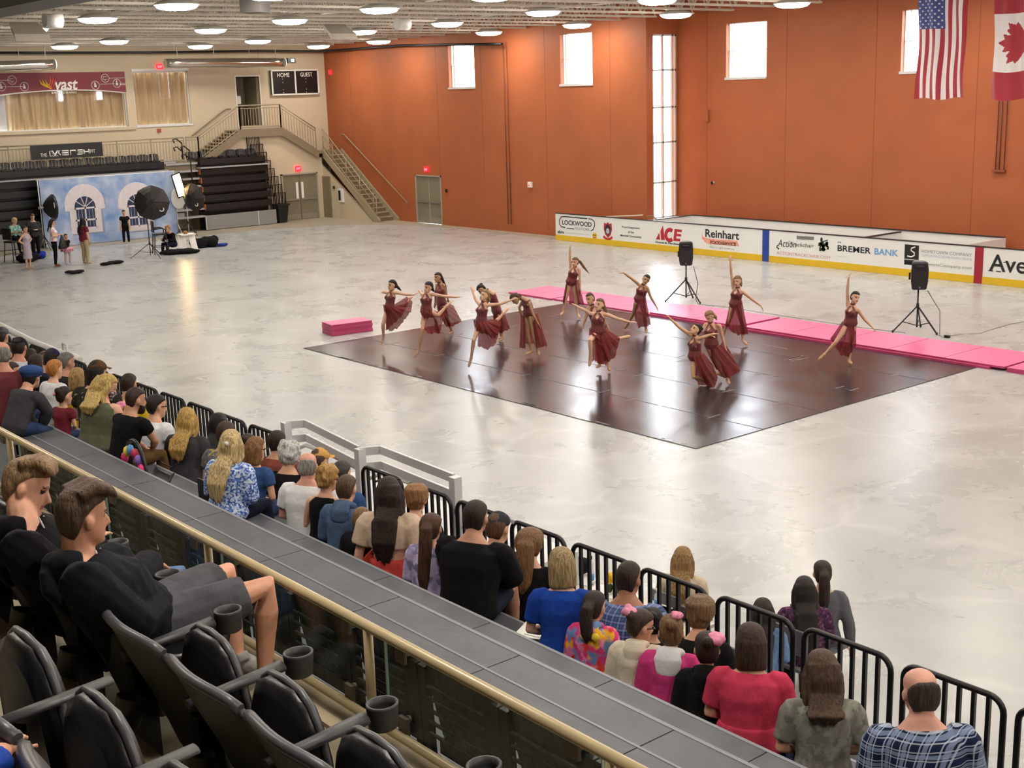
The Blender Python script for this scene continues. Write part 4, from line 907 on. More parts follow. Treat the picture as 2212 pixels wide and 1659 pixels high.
o.loft([[c+V((.2-.42*(1-q*q), cos(2*pi*i/n)*.52*q, sin(2*pi*i/n)*.52*q*1.0)) for i in range(n)] for q in (.04, .35, .65, .88, 1)]); o.build('shell', [black], t); MB().box(c+V((.08, -.42, .1)), (.02, .03, .22)).build('logo', [white], t); MB().cyl(c+V((-.2, 0, 0)), c+V((-.42, 0, 0)), .05, 10).build('mount', [grey], t)
pg3 = onz(100, 536); tripod(V((c.x-.3, c.y, 0)), c.z, 'black light stand under the half dome softbox', sp=.45)
def barchair(p, yaw, label, arms=True):
    t = thing('tall_chair', p, label, 'chair'); R = Matrix.Rotation(yaw, 3, 'Z'); q = lambda x, y, z: p+R @ V((x, y, z))
    o = MB().box(q(0, 0, .76), (.46, .46, .06), R=R); o.build('seat', [black], t); o = MB().box(q(-.23, 0, 1.06), (.05, .46, .42), R=R); o.build('backrest', [black], t)
    for sx in (-1, 1):
        for sy in (-1, 1): MB().bar(q(sx*.2, sy*.2, .74), q(sx*.27, sy*.26, .01), .03, .03).build('leg', [blackm], t)
    o = MB(); [o.bar(q(-.25, s*.24, .3), q(.25, s*.24, .3), .02, .02) for s in (-1, 1)]; o.bar(q(.25, -.24, .3), q(.25, .24, .3), .02, .02); o.build('footrest', [blackm], t)
    if arms:
        for s in (-1, 1): MB().tube([q(-.22, s*.25, .98), q(.05, s*.26, .99), q(.2, s*.26, .95), q(.21, s*.25, .78)], .022, 8).build('armrest', [blackm], t)
    return t
barchair(onz(348, 549), radians(-15), 'tall black armchair beside the umbrella stand'); barchair(onz(33, 566), radians(20), 'tall black chair at the far left under the person in green', False)
p = onz(405, 541); t = thing('white_stool', p, 'white folding step stool under the grey light stand', 'stool'); MB().box(p+V((0, 0, .62)), (.62, .42, .05)).build('top', [white], t)
for s in (-1, 1): MB().bar(p+V((s*.2, 0, .6)), p+V((s*.24, -.15, .01)), .3, .04).build('leg', [white], t)
tag(MB().ball(p+V((-.02, 0, .7)), [.1, .08, .07], 10).build('tan_pouch', [mat('tan_leather', '#9c7438', r=.7)]), 'small tan pouch lying on the white stool', 'pouch')
def lump(name, p, sz, col, label, cat, seed=0, n=9):
    rn = random.Random(seed); mb = MB()
    for i in range(n): mb.ball(V(p)+V((rn.uniform(-1, 1)*sz[0]*.5, rn.uniform(-1, 1)*sz[1]*.5, sz[2]*rn.uniform(.35, .6))), [sz[0]*.4, sz[1]*.4, sz[2]*.42], 10)
    e = thing(name, p, label, cat); remesh('fabric_body', mb, [fabric('cloth_'+col.lstrip('#'), col)], e, min(sz)*.1+.008, 2); return e
lump('equipment_bag', onz(390, 548), (.9, .5, .2), '#0e0e0f', 'flat black equipment bag lying open behind the crouching photographer', 'bag', 1); lump('duffel_bag', onz(437, 535), (.62, .4, .42), '#121213', 'black duffel bag on the floor left of its twin', 'bag', 2); lump('duffel_bag', onz(455, 533), (.5, .4, .44), '#121213', 'black duffel bag with peaked top right of its twin', 'bag', 5)
lump('blue_cloth', onz(482, 532), (.3, .2, .14), '#2c3f8a', 'small blue cloth bundle on the floor past the duffel bags', 'cloth', 3); lump('black_jacket', onz(239, 571), (.62, .25, .12), '#101013', 'black jacket dropped on the shiny floor behind the woman in maroon', 'jacket', 4); lump('black_jacket', onz(163, 591), (.45, .25, .13), '#161618', 'rolled dark jacket on the floor nearest the rink', 'jacket', 6)
lump('blue_bag', onz(90, 558), (.4, .3, .3), '#23348c', 'blue bag on the floor below the person in dark grey', 'bag', 7); lump('black_case', onz(60, 566), (.5, .35, .36), '#141416', 'black case on the floor behind the girl in lilac', 'case', 8)
# ---------------------------------------------------------------- rink boards with advertising
XB = 32.7; zB = 1.02; bw = mat('board_white', '#e4e4e1', r=.3, var=.015, vs=2); by = mat('kick_yellow', '#d9b21c', r=.35, var=.04, vs=2)
ya, yb0 = onx(1201, 520, XB).y, 8.0
t = thing('dasher_boards', (XB, (ya+yb0)/2, 0), 'long white rink dasher boards with advertising and yellow kick strip', 'rink boards')
MB().bb((XB, yb0, .0), (XB+.08, ya, zB)).build('board_panel', [bw], t)
MB().bb((XB-.012, yb0, .005), (XB, ya, .21)).build('kick_strip', [by], t)
MB().bb((XB-.02, yb0, zB), (XB+.1, ya, zB+.025)).build('cap_rail', [mat('dark_cap', '#2b2527', r=.5)], t)
for (xa_, xb_), col in (((1647, 1661), '#1d3e94'), ((2106, 2124), '#9c1c2c')):
    a, b = onx(xa_, 560, XB).y, onx(xb_, 560, XB).y; MB().bb((XB-.016, b, 0.005), (XB-.002, a, zB)).build('rink_line', [mat('line_'+col[1:], col, r=.4)], t)
def ad(name, fn, mats):
    o = MB(); fn(o); return o.build(name, mats, t)
def bt(o, s, x0, y0, x1, y1, mi=0, slope=.09, **k):
    """text between picture points: (x0,y0) lower left, (x1,y1) upper right after removing the board's slope"""
    a = onx(x0, y0, XB-.006); b = onx(x1, y0+(x1-x0)*slope, XB-.006); c_ = onx(x0, y0-(y1), XB-.006)
    put_text(o, s, a, (0, -1, 0), (0, 0, 1), a.y-b.y, c_.z-a.z, mi, **k)
def bp(x, y, d=.006): return onx(x, y, XB-d)
navy = mat('print_navy_ink', '#1d2230', r=.5); grayink = mat('print_grey_ink', '#8d8d90', r=.5); blk_ = mat('print_black_ink', '#1b1a1b', r=.5); redink = mat('print_red_ink', '#b3202d', r=.5); coral = mat('print_coral_ink', '#dd7d66', r=.5, col2='#f0b8a5', var=.1, vs=22); blueink = mat('print_blue_ink', '#6ba0d4', r=.5); pale = mat('print_pale_ink', '#b9bccb', r=.5); redlt = mat('print_pale_red_ink', '#c98a88', r=.5); yel = mat('print_yellow_ink', '#e2b93a', r=.5); green = mat('print_moss_ink', '#4c5741', r=.6, col2='#20241c', var=.1, vs=20)
def lockwood(o):
    pts = [(1221, 491.5), (1213, 490), (1208.5, 484), (1208.5, 475), (1212, 468.5), (1219, 467.8), (1268, 472.3)]; o.tube([bp(*p) for p in pts], .02, 6, flat=.4)
    pts = [(1271, 472.6), (1278, 473.6), (1284, 479), (1284.5, 487), (1281, 496), (1276.5, 498)]; o.tube([bp(*p) for p in pts], .02, 6, flat=.4)
    bt(o, 'LOCKWOOD', 1214.5, 485, 1278, 10.2, slope=.085, bold=.02); o.tube([bp(1224, 493.2), bp(1240, 494.6)], .016, 6, flat=.4); bt(o, 'MOTORS', 1241.5, 496, 1274, 5.3, 1, slope=.09)
    bt(o, 'abra', 1204.5, 503.5, 1218, 6.5, slope=.06, bold=.03); bt(o, 'COMMUNITY DRIVEN. FAMILY OWNED.', 1221, 503.5, 1275, 2.2, 2, slope=.08)
ad('lockwood_lettering', lockwood, [navy, grayink, pale])
def emblem(o):
    c = bp(1284.5, 509.5); R = Matrix.Rotation(pi/2, 3, 'Y'); o.prism([c+V((-.002, .12*cos(2*pi*i/18), .12*sin(2*pi*i/18))) for i in range(18)], (.004, 0, 0), 0)
    for y in (-.05, .05): o.box(c+V((-.006, y, .03)), (.004, .06, .035), mi=1)
    o.tube([c+V((-.006, .07*cos(a), .07*sin(a))) for a in [pi*1.15+i*pi*.7/6 for i in range(7)]], .012, 5, mi=2)
ad('round_emblem', emblem, [yel, blk_, redink])
def crest(o):
    c = bp(1313, 497.5); sc = .018
    def P(x, y): return c+V((0, -x*sc, y*sc))
    o.prism([P(*p) for p in ((-11, 15), (-4, 13), (0, 17), (4, 13), (11, 15), (12, 2), (8, -9), (0, -15), (-8, -9), (-12, 2))], (.003, 0, 0), 0)
    o.prism([P(*p)-V((.004, 0, 0)) for p in ((-8, 5), (-3, 12), (3, 12), (8, 5), (7, -4), (0, -11), (-7, -4))], (.003, 0, 0), 1)
    o.prism([P(*p)-V((.006, 0, 0)) for p in ((-4, 2), (0, 5), (4, 2), (5, -4), (0, -8), (-5, -4))], (.003, 0, 0), 2)
    o.tube([P(*p)-V((.004, 0, 0)) for p in ((-13, -13), (-6, -17), (0, -18), (6, -17), (13, -13))], .045, 6, mi=0, flat=.2)
ad('shield_crest', crest, [redink, navy, pale])
def proud(o): bt(o, 'Proud Supporters', 1343, 493, 1382, 5.3, slope=.1, bold=.02)
def proud2(o): bt(o, 'of the', 1356.5, 503.4, 1369, 5, slope=.1, bold=.02)
def proud3(o): bt(o, 'Marshall Community', 1340, 511.5, 1385.5, 5.6, slope=.1, bold=.02)
for f_ in (proud, proud2, proud3): ad('supporters_lettering', f_, [mat('print_dark_ink', '#3a3638', r=.5)])
def ace(o):
    S = lambda pts: o.prism([bp(*p) for p in pts], (.004, 0, 0), 0)
    S(((1416.5, 517), (1424, 502.5), (1425.5, 518))); S(((1426.5, 499), (1432, 487), (1436, 519), (1428, 518.3)))
    arc = [bp(1446.5+8.3*cos(a), 507.6+11.5*sin(a)) for a in [radians(-48-i*264/16) for i in range(17)]]; o.tube(arc, [.07]*17, 8, flat=.1, side=(0, 1, 0))
    S(((1457, 494.8), (1473, 496.2), (1472.5, 501.5), (1462.5, 500.6), (1462, 505), (1471.5, 506), (1471, 511), (1461, 510), (1460.5, 515.2), (1469.5, 516), (1469, 521.6), (1454.5, 520.3)))
    bt(o, 'Home & Hardware', 1416, 524.6, 1473, 4.3, 1, slope=.085, bold=.03)
ad('hardware_store_logo', ace, [redink, blk_])
def reinhart(o):
    bt(o, 'Reinhart', 1523.5, 512, 1596.5, 17.3, 0, slope=.085, bold=.02)
    top_ = [(1518, 499), (1516.5, 506), (1519, 511), (1526, 515), (1540, 516.5), (1592, 520.2)]; bot = [(1597, 532), (1545, 528), (1531, 527.5), (1523, 523), (1516.5, 515), (1516, 506)]
    o.prism([bp(*p) for p in top_+bot], (.003, 0, 0), 1); bt(o, 'FOODSERVICE', 1534, 526.4, 1590, 7, 3, slope=.08, bold=.03)
    bt(o, 'Get it right from us.', 1533, 536.5, 1587, 5.5, 2, slope=.085)
ad('reinhart_lettering', reinhart, [blk_, coral, grayink, mat('print_cream', '#f1d6c8', r=.5)])
def action(o):
    bt(o, 'Action', 1680, 532, 1720, 15, 0, slope=-.2, shear=.2); bt(o, 'Trackchair', 1707, 531, 1758, 8.5, 0, slope=.09, shear=.15)
    o.tube([bp(1680, 529), bp(1677.5, 534), bp(1683, 538)], .02, 6, flat=.4)
    for k in range(4): o.tube([bp(1721, 510+k*1.9), bp(1758, 512.5+k*1.9)], .008, 4)
    bt(o, 'ACTIONTRACKCHAIR.COM', 1677.5, 549, 1793, 6.3, 1, slope=.085, bold=.0)
    rn = random.Random(3)
    for k in range(40):
        a = rn.uniform(0, 6.28); r_ = sqrt(rn.random()); c = bp(1779+11*r_*cos(a), 533+10*r_*sin(a)); o.box(c, (.006, .09*rn.random()+.02, .09*rn.random()+.02), mi=2)
    o.ball(bp(1775, 518, -.01), [.015, .07, .12], 10, 0); o.tube([bp(1777, 522), bp(1788, 519)], .015, 5)
ad('trackchair_lettering', action, [blk_, redlt, green])
def bremer(o):
    bt(o, 'BREMER', 1809, 542, 1881, 12.8, 0, slope=.085, bold=.02)
def bremer_b(o):
    bt(o, 'BANK', 1888.5, 549.5, 1940, 13.6, 1, slope=.085, bold=.02); pass
def bremer_c(o):
    bt(o, 'EST 1943', 1809.5, 524.5, 1817, 3, 3, slope=.1, bold=.04); bt(o, 'bremer.com', 1808, 554.5, 1830, 3, 2, slope=.1)
bm4 = [navy, blueink, pale, mat('print_steel_blue', '#3f6a9c')]
ad('bremer_lettering', bremer, bm4); ad('bank_lettering', bremer_b, bm4); ad('small_lettering', bremer_c, bm4)
def schwan(o):
    a, b = bp(1954, 574.5), bp(1985, 528); o.prism([bp(1954.5, 527.5), bp(1985, 530.3), bp(1984, 574), bp(1953, 571)], (.004, 0, 0), 0)
    o.tube([bp(x, y, .012) for x, y in ((1977, 534), (1969, 536), (1968, 541), (1975, 546), (1975, 552), (1968, 555), (1960, 553))], .02, 6, mi=1, flat=.4)
    o.prism([bp(1953.6, 559, .009), bp(1984.4, 562, .009), bp(1984.3, 563, .009), bp(1953.6, 560, .009)], (.002, 0, 0), 1); bt(o, "SCHWAN'S", 1956, 569.5, 1982, 4.8, 1, slope=.09, bold=.03)
    bt(o, 'HOMETOWN COMPANY', 1990, 545.5, 2099, 6.8, 2, slope=.085); bt(o, 'SUPPORTING HOMETOWN TEAMS', 1990, 553.5, 2099, 5, 3, slope=.085); bt(o, 'SchwansCompany.com', 1989, 574, 2099, 8.5, 2, slope=.08)
sg = ad('schwan_lettering', schwan, [blk_, white, grayink, pale])
for p in (): pass
def avera(o):
    x = 2135
    bt(o, 'Avera', 2136, 585, 2262, 37, 0, slope=.085, bold=.012)
    for x_, y_ in ((2140, 585), (2157, 586.5)): o.box(bp(x_, y_), (.006, .14, .025))
    o.box(bp(2172, 567), (.006, .12, .02)); o.box(bp(2189, 568), (.006, .1, .02))
ad('serif_lettering', avera, [blk_])
# players' boxes behind the boards
t2 = thing('player_box_boards', (34.3, 25, 0), 'white player box boards standing behind the advertising boards', 'rink boards')
ps_ = onx(1497, 472, 34.7); pe_ = onx(2170, 517, 34.7)
o = MB(); o.bb((34.66, pe_.y, 0), (34.74, ps_.y, 1.06)); o.bb((XB+.1, ps_.y-.04, 0), (34.7, ps_.y+.04, 1.06)); o.bb((XB+.1, pe_.y-.04, 0), (34.7, pe_.y+.04, 1.06)); ym = onx(1945, 505, 34.7).y; o.bb((XB+.1, ym-.04, 0), (34.7, ym+.04, 1.0)); o.build('panel', [bw], t2)
o = MB(); o.bb((34.63, pe_.y, 1.06), (34.77, ps_.y, 1.085)); o.bb((XB+.1, ps_.y-.06, 1.06), (34.7, ps_.y+.06, 1.085)); o.bb((XB+.1, ym-.06, 1.0), (34.7, ym+.06, 1.03)); o.build('cap_rail', [mat('dark_cap', '#2b2527', r=.5)], t2)
o = MB().tube([onx(1300, 469, XB+.3), onx(1388, 465, XB+.7)], .03, 8); tag(o.build('leaning_rod', [beige]), 'pale rod resting on top of the boards left of the tall window', 'rod')
o = MB().tube([onx(x, y, XB+.3) for x, y in ((1398, 468), (1412, 466.5), (1418, 476), (1420, 481))], .02, 8); tag(o.build('bent_pipe', [taupe]), 'small bent pipe behind the boards under the tall window', 'pipe')

# ---------------------------------------------------------------- dance floor, mats
mar_ = mat('marley_vinyl', '#332e32', r=.2, spec=.5); nt = mar_.node_tree; b = nt.nodes['Principled BSDF']; L = nt.links.new
tc = nt.nodes.new('ShaderNodeTexCoord'); n = nt.nodes.new('ShaderNodeTexNoise'); n.inputs['Scale'].default_value = 1.2; n.inputs['Detail'].default_value = 5; L(tc.outputs['Object'], n.inputs['Vector'])
mr = nt.nodes.new('ShaderNodeMapRange'); mr.inputs['To Min'].default_value = .2; mr.inputs['To Max'].default_value = .27; mr.inputs['From Min'].default_value = .3; mr.inputs['From Max'].default_value = .7; L(n.outputs['Fac'], mr.inputs[0]); L(mr.outputs[0], b.inputs['Roughness'])
mp = nt.nodes.new('ShaderNodeMapping'); mp.inputs['Scale'].default_value = (1, .3, 1); L(tc.outputs['Object'], mp.inputs[0]); n2 = nt.nodes.new('ShaderNodeTexNoise'); n2.inputs['Scale'].default_value = 1.6; n2.inputs['Detail'].default_value = 2; L(mp.outputs[0], n2.inputs['Vector'])
bu = nt.nodes.new('ShaderNodeBump'); bu.inputs['Strength'].default_value = .02; bu.inputs['Distance'].default_value = .05; L(n2.outputs['Fac'], bu.inputs['Height']); L(bu.outputs[0], b.inputs['Normal'])
t = thing('dance_floor', (18.9, 19.5, 0), 'large black vinyl dance floor laid on the concrete', 'dance floor')
fx0, fx1, fy0, fy1 = 14.78, 23.0, 13.46, 25.64
MB().bb((fx0, fy0, .004), (fx1, fy1, .012)).build('vinyl_sheet', [mar_], t)
o = MB(); sx = (fx1-fx0)/5
for i in range(1, 5): o.bb((fx0+sx*i-.012, fy0, .012), (fx0+sx*i+.012, fy1, .0135))
o.build('seam', [mat('seam_dark', '#131113', r=.5)], t)
tp = mat('clear_tape', '#8e8a90', r=.12); o = MB(); rn = random.Random(4)
for i in range(1, 5):
    for k in range(9):
        y = rn.uniform(fy0+.4, fy1-.4); l = rn.uniform(.2, .55); o.box((fx0+sx*i+rn.uniform(-.1, .1), y, .0137), (l, .035, .001), rz=rn.uniform(-.1, .1))
for k in range(18): y = rn.uniform(fy0+.3, fy1-.3); o.box((fx0+.02+rn.uniform(0, .06), y, .0137), (.05, rn.uniform(.1, .5), .001))
p = onz(1655, 747); o.box((p.x, p.y, .0137), (.04, 1.2, .001)); p = onz(1330, 690); o.box((p.x, p.y, .0137), (.04, 1.3, .001))
o.build('tape_strip', [tp], t)
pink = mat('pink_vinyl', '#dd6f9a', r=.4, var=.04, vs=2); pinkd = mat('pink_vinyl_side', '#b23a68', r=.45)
def mat_(x0, x1, y0, y1, z0, h, label, tilt=0, group=None, seams=True):
    o = MB(); n = max(1, round((y1-y0)/1.22))
    for i in range(n):
        a, b = y0+(y1-y0)*i/n+.006, y0+(y1-y0)*(i+1)/n-.006
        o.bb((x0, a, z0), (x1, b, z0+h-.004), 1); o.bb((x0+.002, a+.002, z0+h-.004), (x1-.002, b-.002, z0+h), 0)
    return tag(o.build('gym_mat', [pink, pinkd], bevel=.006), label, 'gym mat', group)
mat_(23.06, 24.58, 26.35, 28.2, .0, .05, 'pink gym mat at the far left end of the long row')
mat_(23.1, 24.62, 22.72, 26.3, .0, .05, 'pink gym mat behind the dancer with hair flying, second in the row')
mat_(23.05, 24.6, 19.66, 22.68, .0, .05, 'lower pink gym mat below the left speaker stand'); mat_(23.08, 24.62, 19.7, 22.6, .05, .04, 'upper pink gym mat laid double below the left speaker stand')
mat_(23.03, 24.58, 13.2, 19.6, .0, .05, 'lower long pink gym mat behind the rightmost dancer'); mat_(23.06, 24.6, 12.9, 19.56, .05, .045, 'upper long pink gym mat with folded seams behind the rightmost dancer')
mat_(23.05, 24.6, 8.0, 12.85, .0, .09, 'pink gym mat running out of the picture at the right')
a_, b_ = onz(718, 727), onz(806, 715); dx = V((b_.x-a_.x, b_.y-a_.y, 0)); wl_ = dx.length; ang = atan2(dx.y, dx.x); c_ = onz(692, 720); dp = V((c_.x-a_.x, c_.y-a_.y, 0)); nrm = V((-dx.y, dx.x, 0)).normalized(); dep = max(.6, abs(dp.dot(nrm)))
for i in range(4):
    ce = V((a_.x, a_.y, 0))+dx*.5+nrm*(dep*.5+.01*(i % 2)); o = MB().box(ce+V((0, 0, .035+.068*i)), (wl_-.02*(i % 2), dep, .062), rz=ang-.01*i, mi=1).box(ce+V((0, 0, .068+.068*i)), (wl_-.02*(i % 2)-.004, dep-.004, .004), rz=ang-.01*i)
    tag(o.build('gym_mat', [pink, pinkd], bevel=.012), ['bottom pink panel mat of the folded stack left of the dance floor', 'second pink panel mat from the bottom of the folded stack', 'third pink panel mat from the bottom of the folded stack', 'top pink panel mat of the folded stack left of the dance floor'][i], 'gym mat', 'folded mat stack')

# ---------------------------------------------------------------- speakers on stands
def speaker(base, top_, bot, face, label, lab2):
    zt = top_; t = thing('speaker_stand', base, lab2, 'stand'); MB().cyl(base+V((0, 0, .1)), base+V((0, 0, bot+.05)), .019, 10).build('pole', [blackm], t); MB().cyl(base+V((0, 0, .56)), base+V((0, 0, .66)), .035, 10).build('collar', [blackm], t); MB().cyl(base+V((0, 0, .98)), base+V((0, 0, 1.04)), .03, 10).cyl(base+V((.02, 0, 1.01)), base+V((.07, 0, 1.01)), .012, 6).build('knob', [blackm], t)
    for i in range(3):
        a = face+pi*.9+i*2*pi/3; e = base+V((cos(a)*.56, sin(a)*.56, .025)); k = base+V((0, 0, .6)); lg = MB().bar(k, e, .028, .028).build('leg', [blackm], t); MB().cyl(e-V((0, 0, .025)), e+V((0, 0, .03)), .022, 8).build('rubber_foot', [black], lg); MB().bar(base+V((0, 0, .14)), k.lerp(e, .62), .012, .02).build('brace', [blackm], lg)
    s = thing('loudspeaker', base+V((0, 0, bot)), label, 'loudspeaker'); f = V((cos(face), sin(face), 0)); x = V((-sin(face), cos(face), 0)); c = base+V((0, 0, 0)); rings = []
    H = zt-bot
    for q, w_, d0 in ((0, .145, .12), (.04, .165, .15), (.3, .19, .17), (.7, .195, .17), (.95, .178, .15), (1, .15, .12)):
        z = bot+H*q; rings.append([c+x*(sx*w_*fw)+f*(d_)+V((0, 0, z)) for sx, fw, d_ in ((-.86, 1, d0), (.86, 1, d0), (1, 1, d0-.035), (.8, .9, -d0*.9), (.6, .9, -d0), (-.6, .9, -d0), (-.8, .9, -d0*.9), (-1, 1, d0-.035))])
    o = MB().loft(rings, sm=False); o.build('cabinet', [black], s, bevel=.012)
    g = MB(); z0, z1 = bot+H*.06, bot+H*.66; ce = c+f*.172
    g.box(ce+V((0, 0, (z0+z1)/2)), (.012, .31, z1-z0), R=Matrix((f, x, V((0, 0, 1)))).transposed()); g.build('grille', [mat('grille_black', '#1c1b1c', r=.6, bump=.8, bs=160)], s)
    h_ = MB(); h_.box(c+f*.165+V((0, 0, bot+H*.82)), (.02, .27, .13), R=Matrix((f, x, V((0, 0, 1)))).transposed()); h_.ball(c+f*.17+V((0, 0, bot+H*.82)), [.03, .1, .045], 12, R=Matrix((f, x, V((0, 0, 1)))).transposed()); h_.build('horn', [blackm], s)
    MB().box(c+f*.182+V((0, 0, bot+H*.1)), (.006, .03, .03), R=Matrix((f, x, V((0, 0, 1)))).transposed()).build('badge', [grey], s)
    MB().bar(c+x*-.2+V((0, 0, bot+H*.35)), c+x*-.2+V((0, 0, bot+H*.6)), .03, .03).build('side_handle', [blackm], s); return base
s1 = onz(1482, 651); s2 = onz(1980, 716); fc_ = radians(222)
z1t = ony(1482, 533, s1.y).z; z1b = ony(1482, 586, s1.y).z; s1b = speaker(s1, 1.62, .98, fc_, 'black loudspeaker on the left tripod before the hardware store advertisement', 'black tripod speaker stand behind the pink mats, left one'); speaker(s2, 1.62, .98, fc_, 'black loudspeaker on the right tripod in front of the dark square logo', 'black tripod speaker stand behind the pink mats, right one')
cab = mat('thin_cable', '#5c5a5a', r=.5)
q = lambda x, y, z=.012: onz(x, y, z)
def hang(pts, label): tag(MB().tube(pts, .011, 6).build('cable', [cab]), label, 'cable')
hang([s1+V((.12, -.16, .95)), s1+V((.13, -.3, .5)), onz(1503, 646), onz(1509, 658), onz(1560, 662), onz(1700, 684), onz(1860, 708), onz(1955, 719)], 'thin grey cable running along the floor between the two speakers')
hang([s2+V((.12, -.16, .95)), s2+V((.2, -.45, .5)), onz(2030, 725), onz(2038, 730), onz(2045, 726)], 'thin cable hanging from the right speaker to the floor plug')
hang([onz(x, y) for x, y in ((2046, 727), (2080, 722), (2115, 721), (2140, 713), (2180, 701), (2230, 692))], 'thin brownish cable snaking off to the right edge')
tag(MB().box(onz(2046, 727, .03), (.07, .12, .06)).build('cable_plug', [blackm]), 'small dark plug joining two cables on the floor', 'plug')

# ---------------------------------------------------------------- flags
def flag(name, px0, px1, ytop, ybot, X, pick, mats, label, extra=None, ph=0):
    a, b = onx(px0, ybot, X), onx(px1, ybot, X); wd = abs(a.y-b.y); zt = onx(px0, ytop, X).z; zb = a.z
    def fn(u, v): return V((X-.05+.05*sin(u*11+ph+v*1.5)*(1-.3*v)+.03*sin(u*23+v*4+ph), a.y-wd*(u-.5)*(1-.04*sin(v*3))-wd*.5+.02*sin(v*9), zb+(zt-zb)*v+.03*sin(u*9+ph)*(1-v)))
    t = thing(name, (X, a.y-wd/2, zb), label, 'flag'); o = MB().grid(fn, 104, 130, pick=pick)
    if extra: extra(o, fn)
    o.build('cloth', mats, t); MB().cyl(fn(-.03, 1)+V((0, 0, .02)), fn(1.03, 1)+V((0, 0, .02)), .025, 8).build('top_pole', [blackm], t)
    return t
fr_ = mat('flag_red', '#a51d31', r=.6, sheen=.3); fw_ = mat('flag_white', '#e9e6e6', r=.6); fb_ = mat('flag_blue', '#3c4a8c', r=.6)
def usp(u, v):
    if u < .54 and v > .66-.24: pass
    return 2 if (u < .545 and v > .65) else (0 if int(u*13) % 2 == 0 else 1)
def stars(o, fn):
    for i in range(9):
        for j in range(11):
            if (i+j) % 2: continue
            u0, v0 = .545*(i+1)/10, .65+.35*(j+.6)/11.4
            pts = []
            for k in range(10):
                r_ = .024 if k % 2 == 0 else .011; a = pi/2+k*pi/5; pts.append(fn(u0+r_*cos(a), v0+r_*.5*sin(a))-V((.012, 0, 0)))
            o.add(pts, [list(range(10))], 1)
flag('national_flag', 1977, 2086, -15, 214, 31.2, usp, [fr_, fw_, fb_], 'striped flag with white stars on blue hanging before the orange wall', stars)
leaf = [(0, 1), (.13, .72), (.3, .8), (.24, .42), (.42, .62), (.47, .5), (.66, .55), (.58, .3), (.66, .22), (.34, -.1), (.38, -.24), (.05, -.18), (.06, -.62), (-.06, -.62), (-.05, -.18), (-.38, -.24), (-.34, -.1), (-.66, .22), (-.58, .3), (-.66, .55), (-.47, .5), (-.42, .62), (-.24, .42), (-.3, .8), (-.13, .72)]
def inpoly(x, y, P):
    c = False; j = len(P)-1
    for i in range(len(P)):
        if (P[i][1] > y) != (P[j][1] > y) and x < (P[j][0]-P[i][0])*(y-P[i][1])/(P[j][1]-P[i][1])+P[i][0]: c = not c
        j = i
    return c
def cap_(u, v):
    if v < .245 or v > .755: return 0
    return 0 if inpoly((v-.47)/.29*1.0, -(u-.5)/.42, [(y_*.95, -x_) if False else (x_, y_) for x_, y_ in leaf]) and False else (0 if inpoly(-(v-.5)/.27, (.5-u)/.43, leaf) else 1)
flag('national_flag', 2141, 2262, -29, 216, 31.2, cap_, [fr_, fw_], 'red and white maple leaf flag hanging at the right edge', None, 2)
# ---------------------------------------------------------------- near stand
tread = mat('tread_grey', '#53555a', r=.5, var=.12, vs=3, bump=.12, bs=14); tread_e = mat('tread_nosing', '#7f8186', r=.45); riser = mat('riser_dark', '#1d1d20', r=.6)
YN0, YN1 = -3.0, 22.0
E_ = [(7.0, 1.17), (6.2, 1.55), (5.53, 1.925), (4.84, 2.30), (4.14, 2.68)]     # front edge, level
t = thing('grandstand_steps', (5, 9, 0), 'dark grey stepped seating tiers running down to the rink', 'grandstand')
rn = random.Random(2)
for i, (x, z) in enumerate(E_):
    xb = E_[i+1][0] if i < 4 else 2.66
    nm = 'front_deck' if i == 0 else 'seat_tier'
    o = MB(); y = YN0
    while y < YN1:
        l = 1.15; o.bb((xb-.02, y+.004, z-.05), (x, y+l-.004, z)); y += l
    ti = o.build(nm, [tread], t)
    MB().bb((x-.012, YN0, z-.03), (x+.012, YN1, z+.002)).build('nosing', [tread_e], ti)
    z0 = E_[i-1][1] if i else 0
    MB().bb((x-.06, YN0, z0-.1 if i else 0), (x-.02, YN1, z-.03)).build('riser', [riser], ti)
MB().bb((3.88, YN0, 2.679), (3.895, YN1, 2.6825)).build('deck_joint', [tread_e], t)
# upper concrete decks
ud = mat('deck_beige', '#857a62', r=.7, var=.07, vs=3, bump=.1, bs=20)
for nm, a, b in (('floor_upper_deck', (1.3, YN0, 2.6), (2.66, YN1, 3.08)), ('floor_upper_deck.001', (.5, YN0, 2.6), (1.62, YN1, 3.46)), ('floor_upper_deck.002', (-.3, YN0, 2.6), (.82, YN1, 3.84)), ('floor_upper_deck.003', (-8, YN0, 2.6), (0.02, YN1, 4.22))):
    struct(MB().bb(a, b).build(nm, [ud]))
struct(MB().bb((2.52, YN0, 3.08), (2.7, YN1, 3.1)).build('trim_4', [taupe_l]))
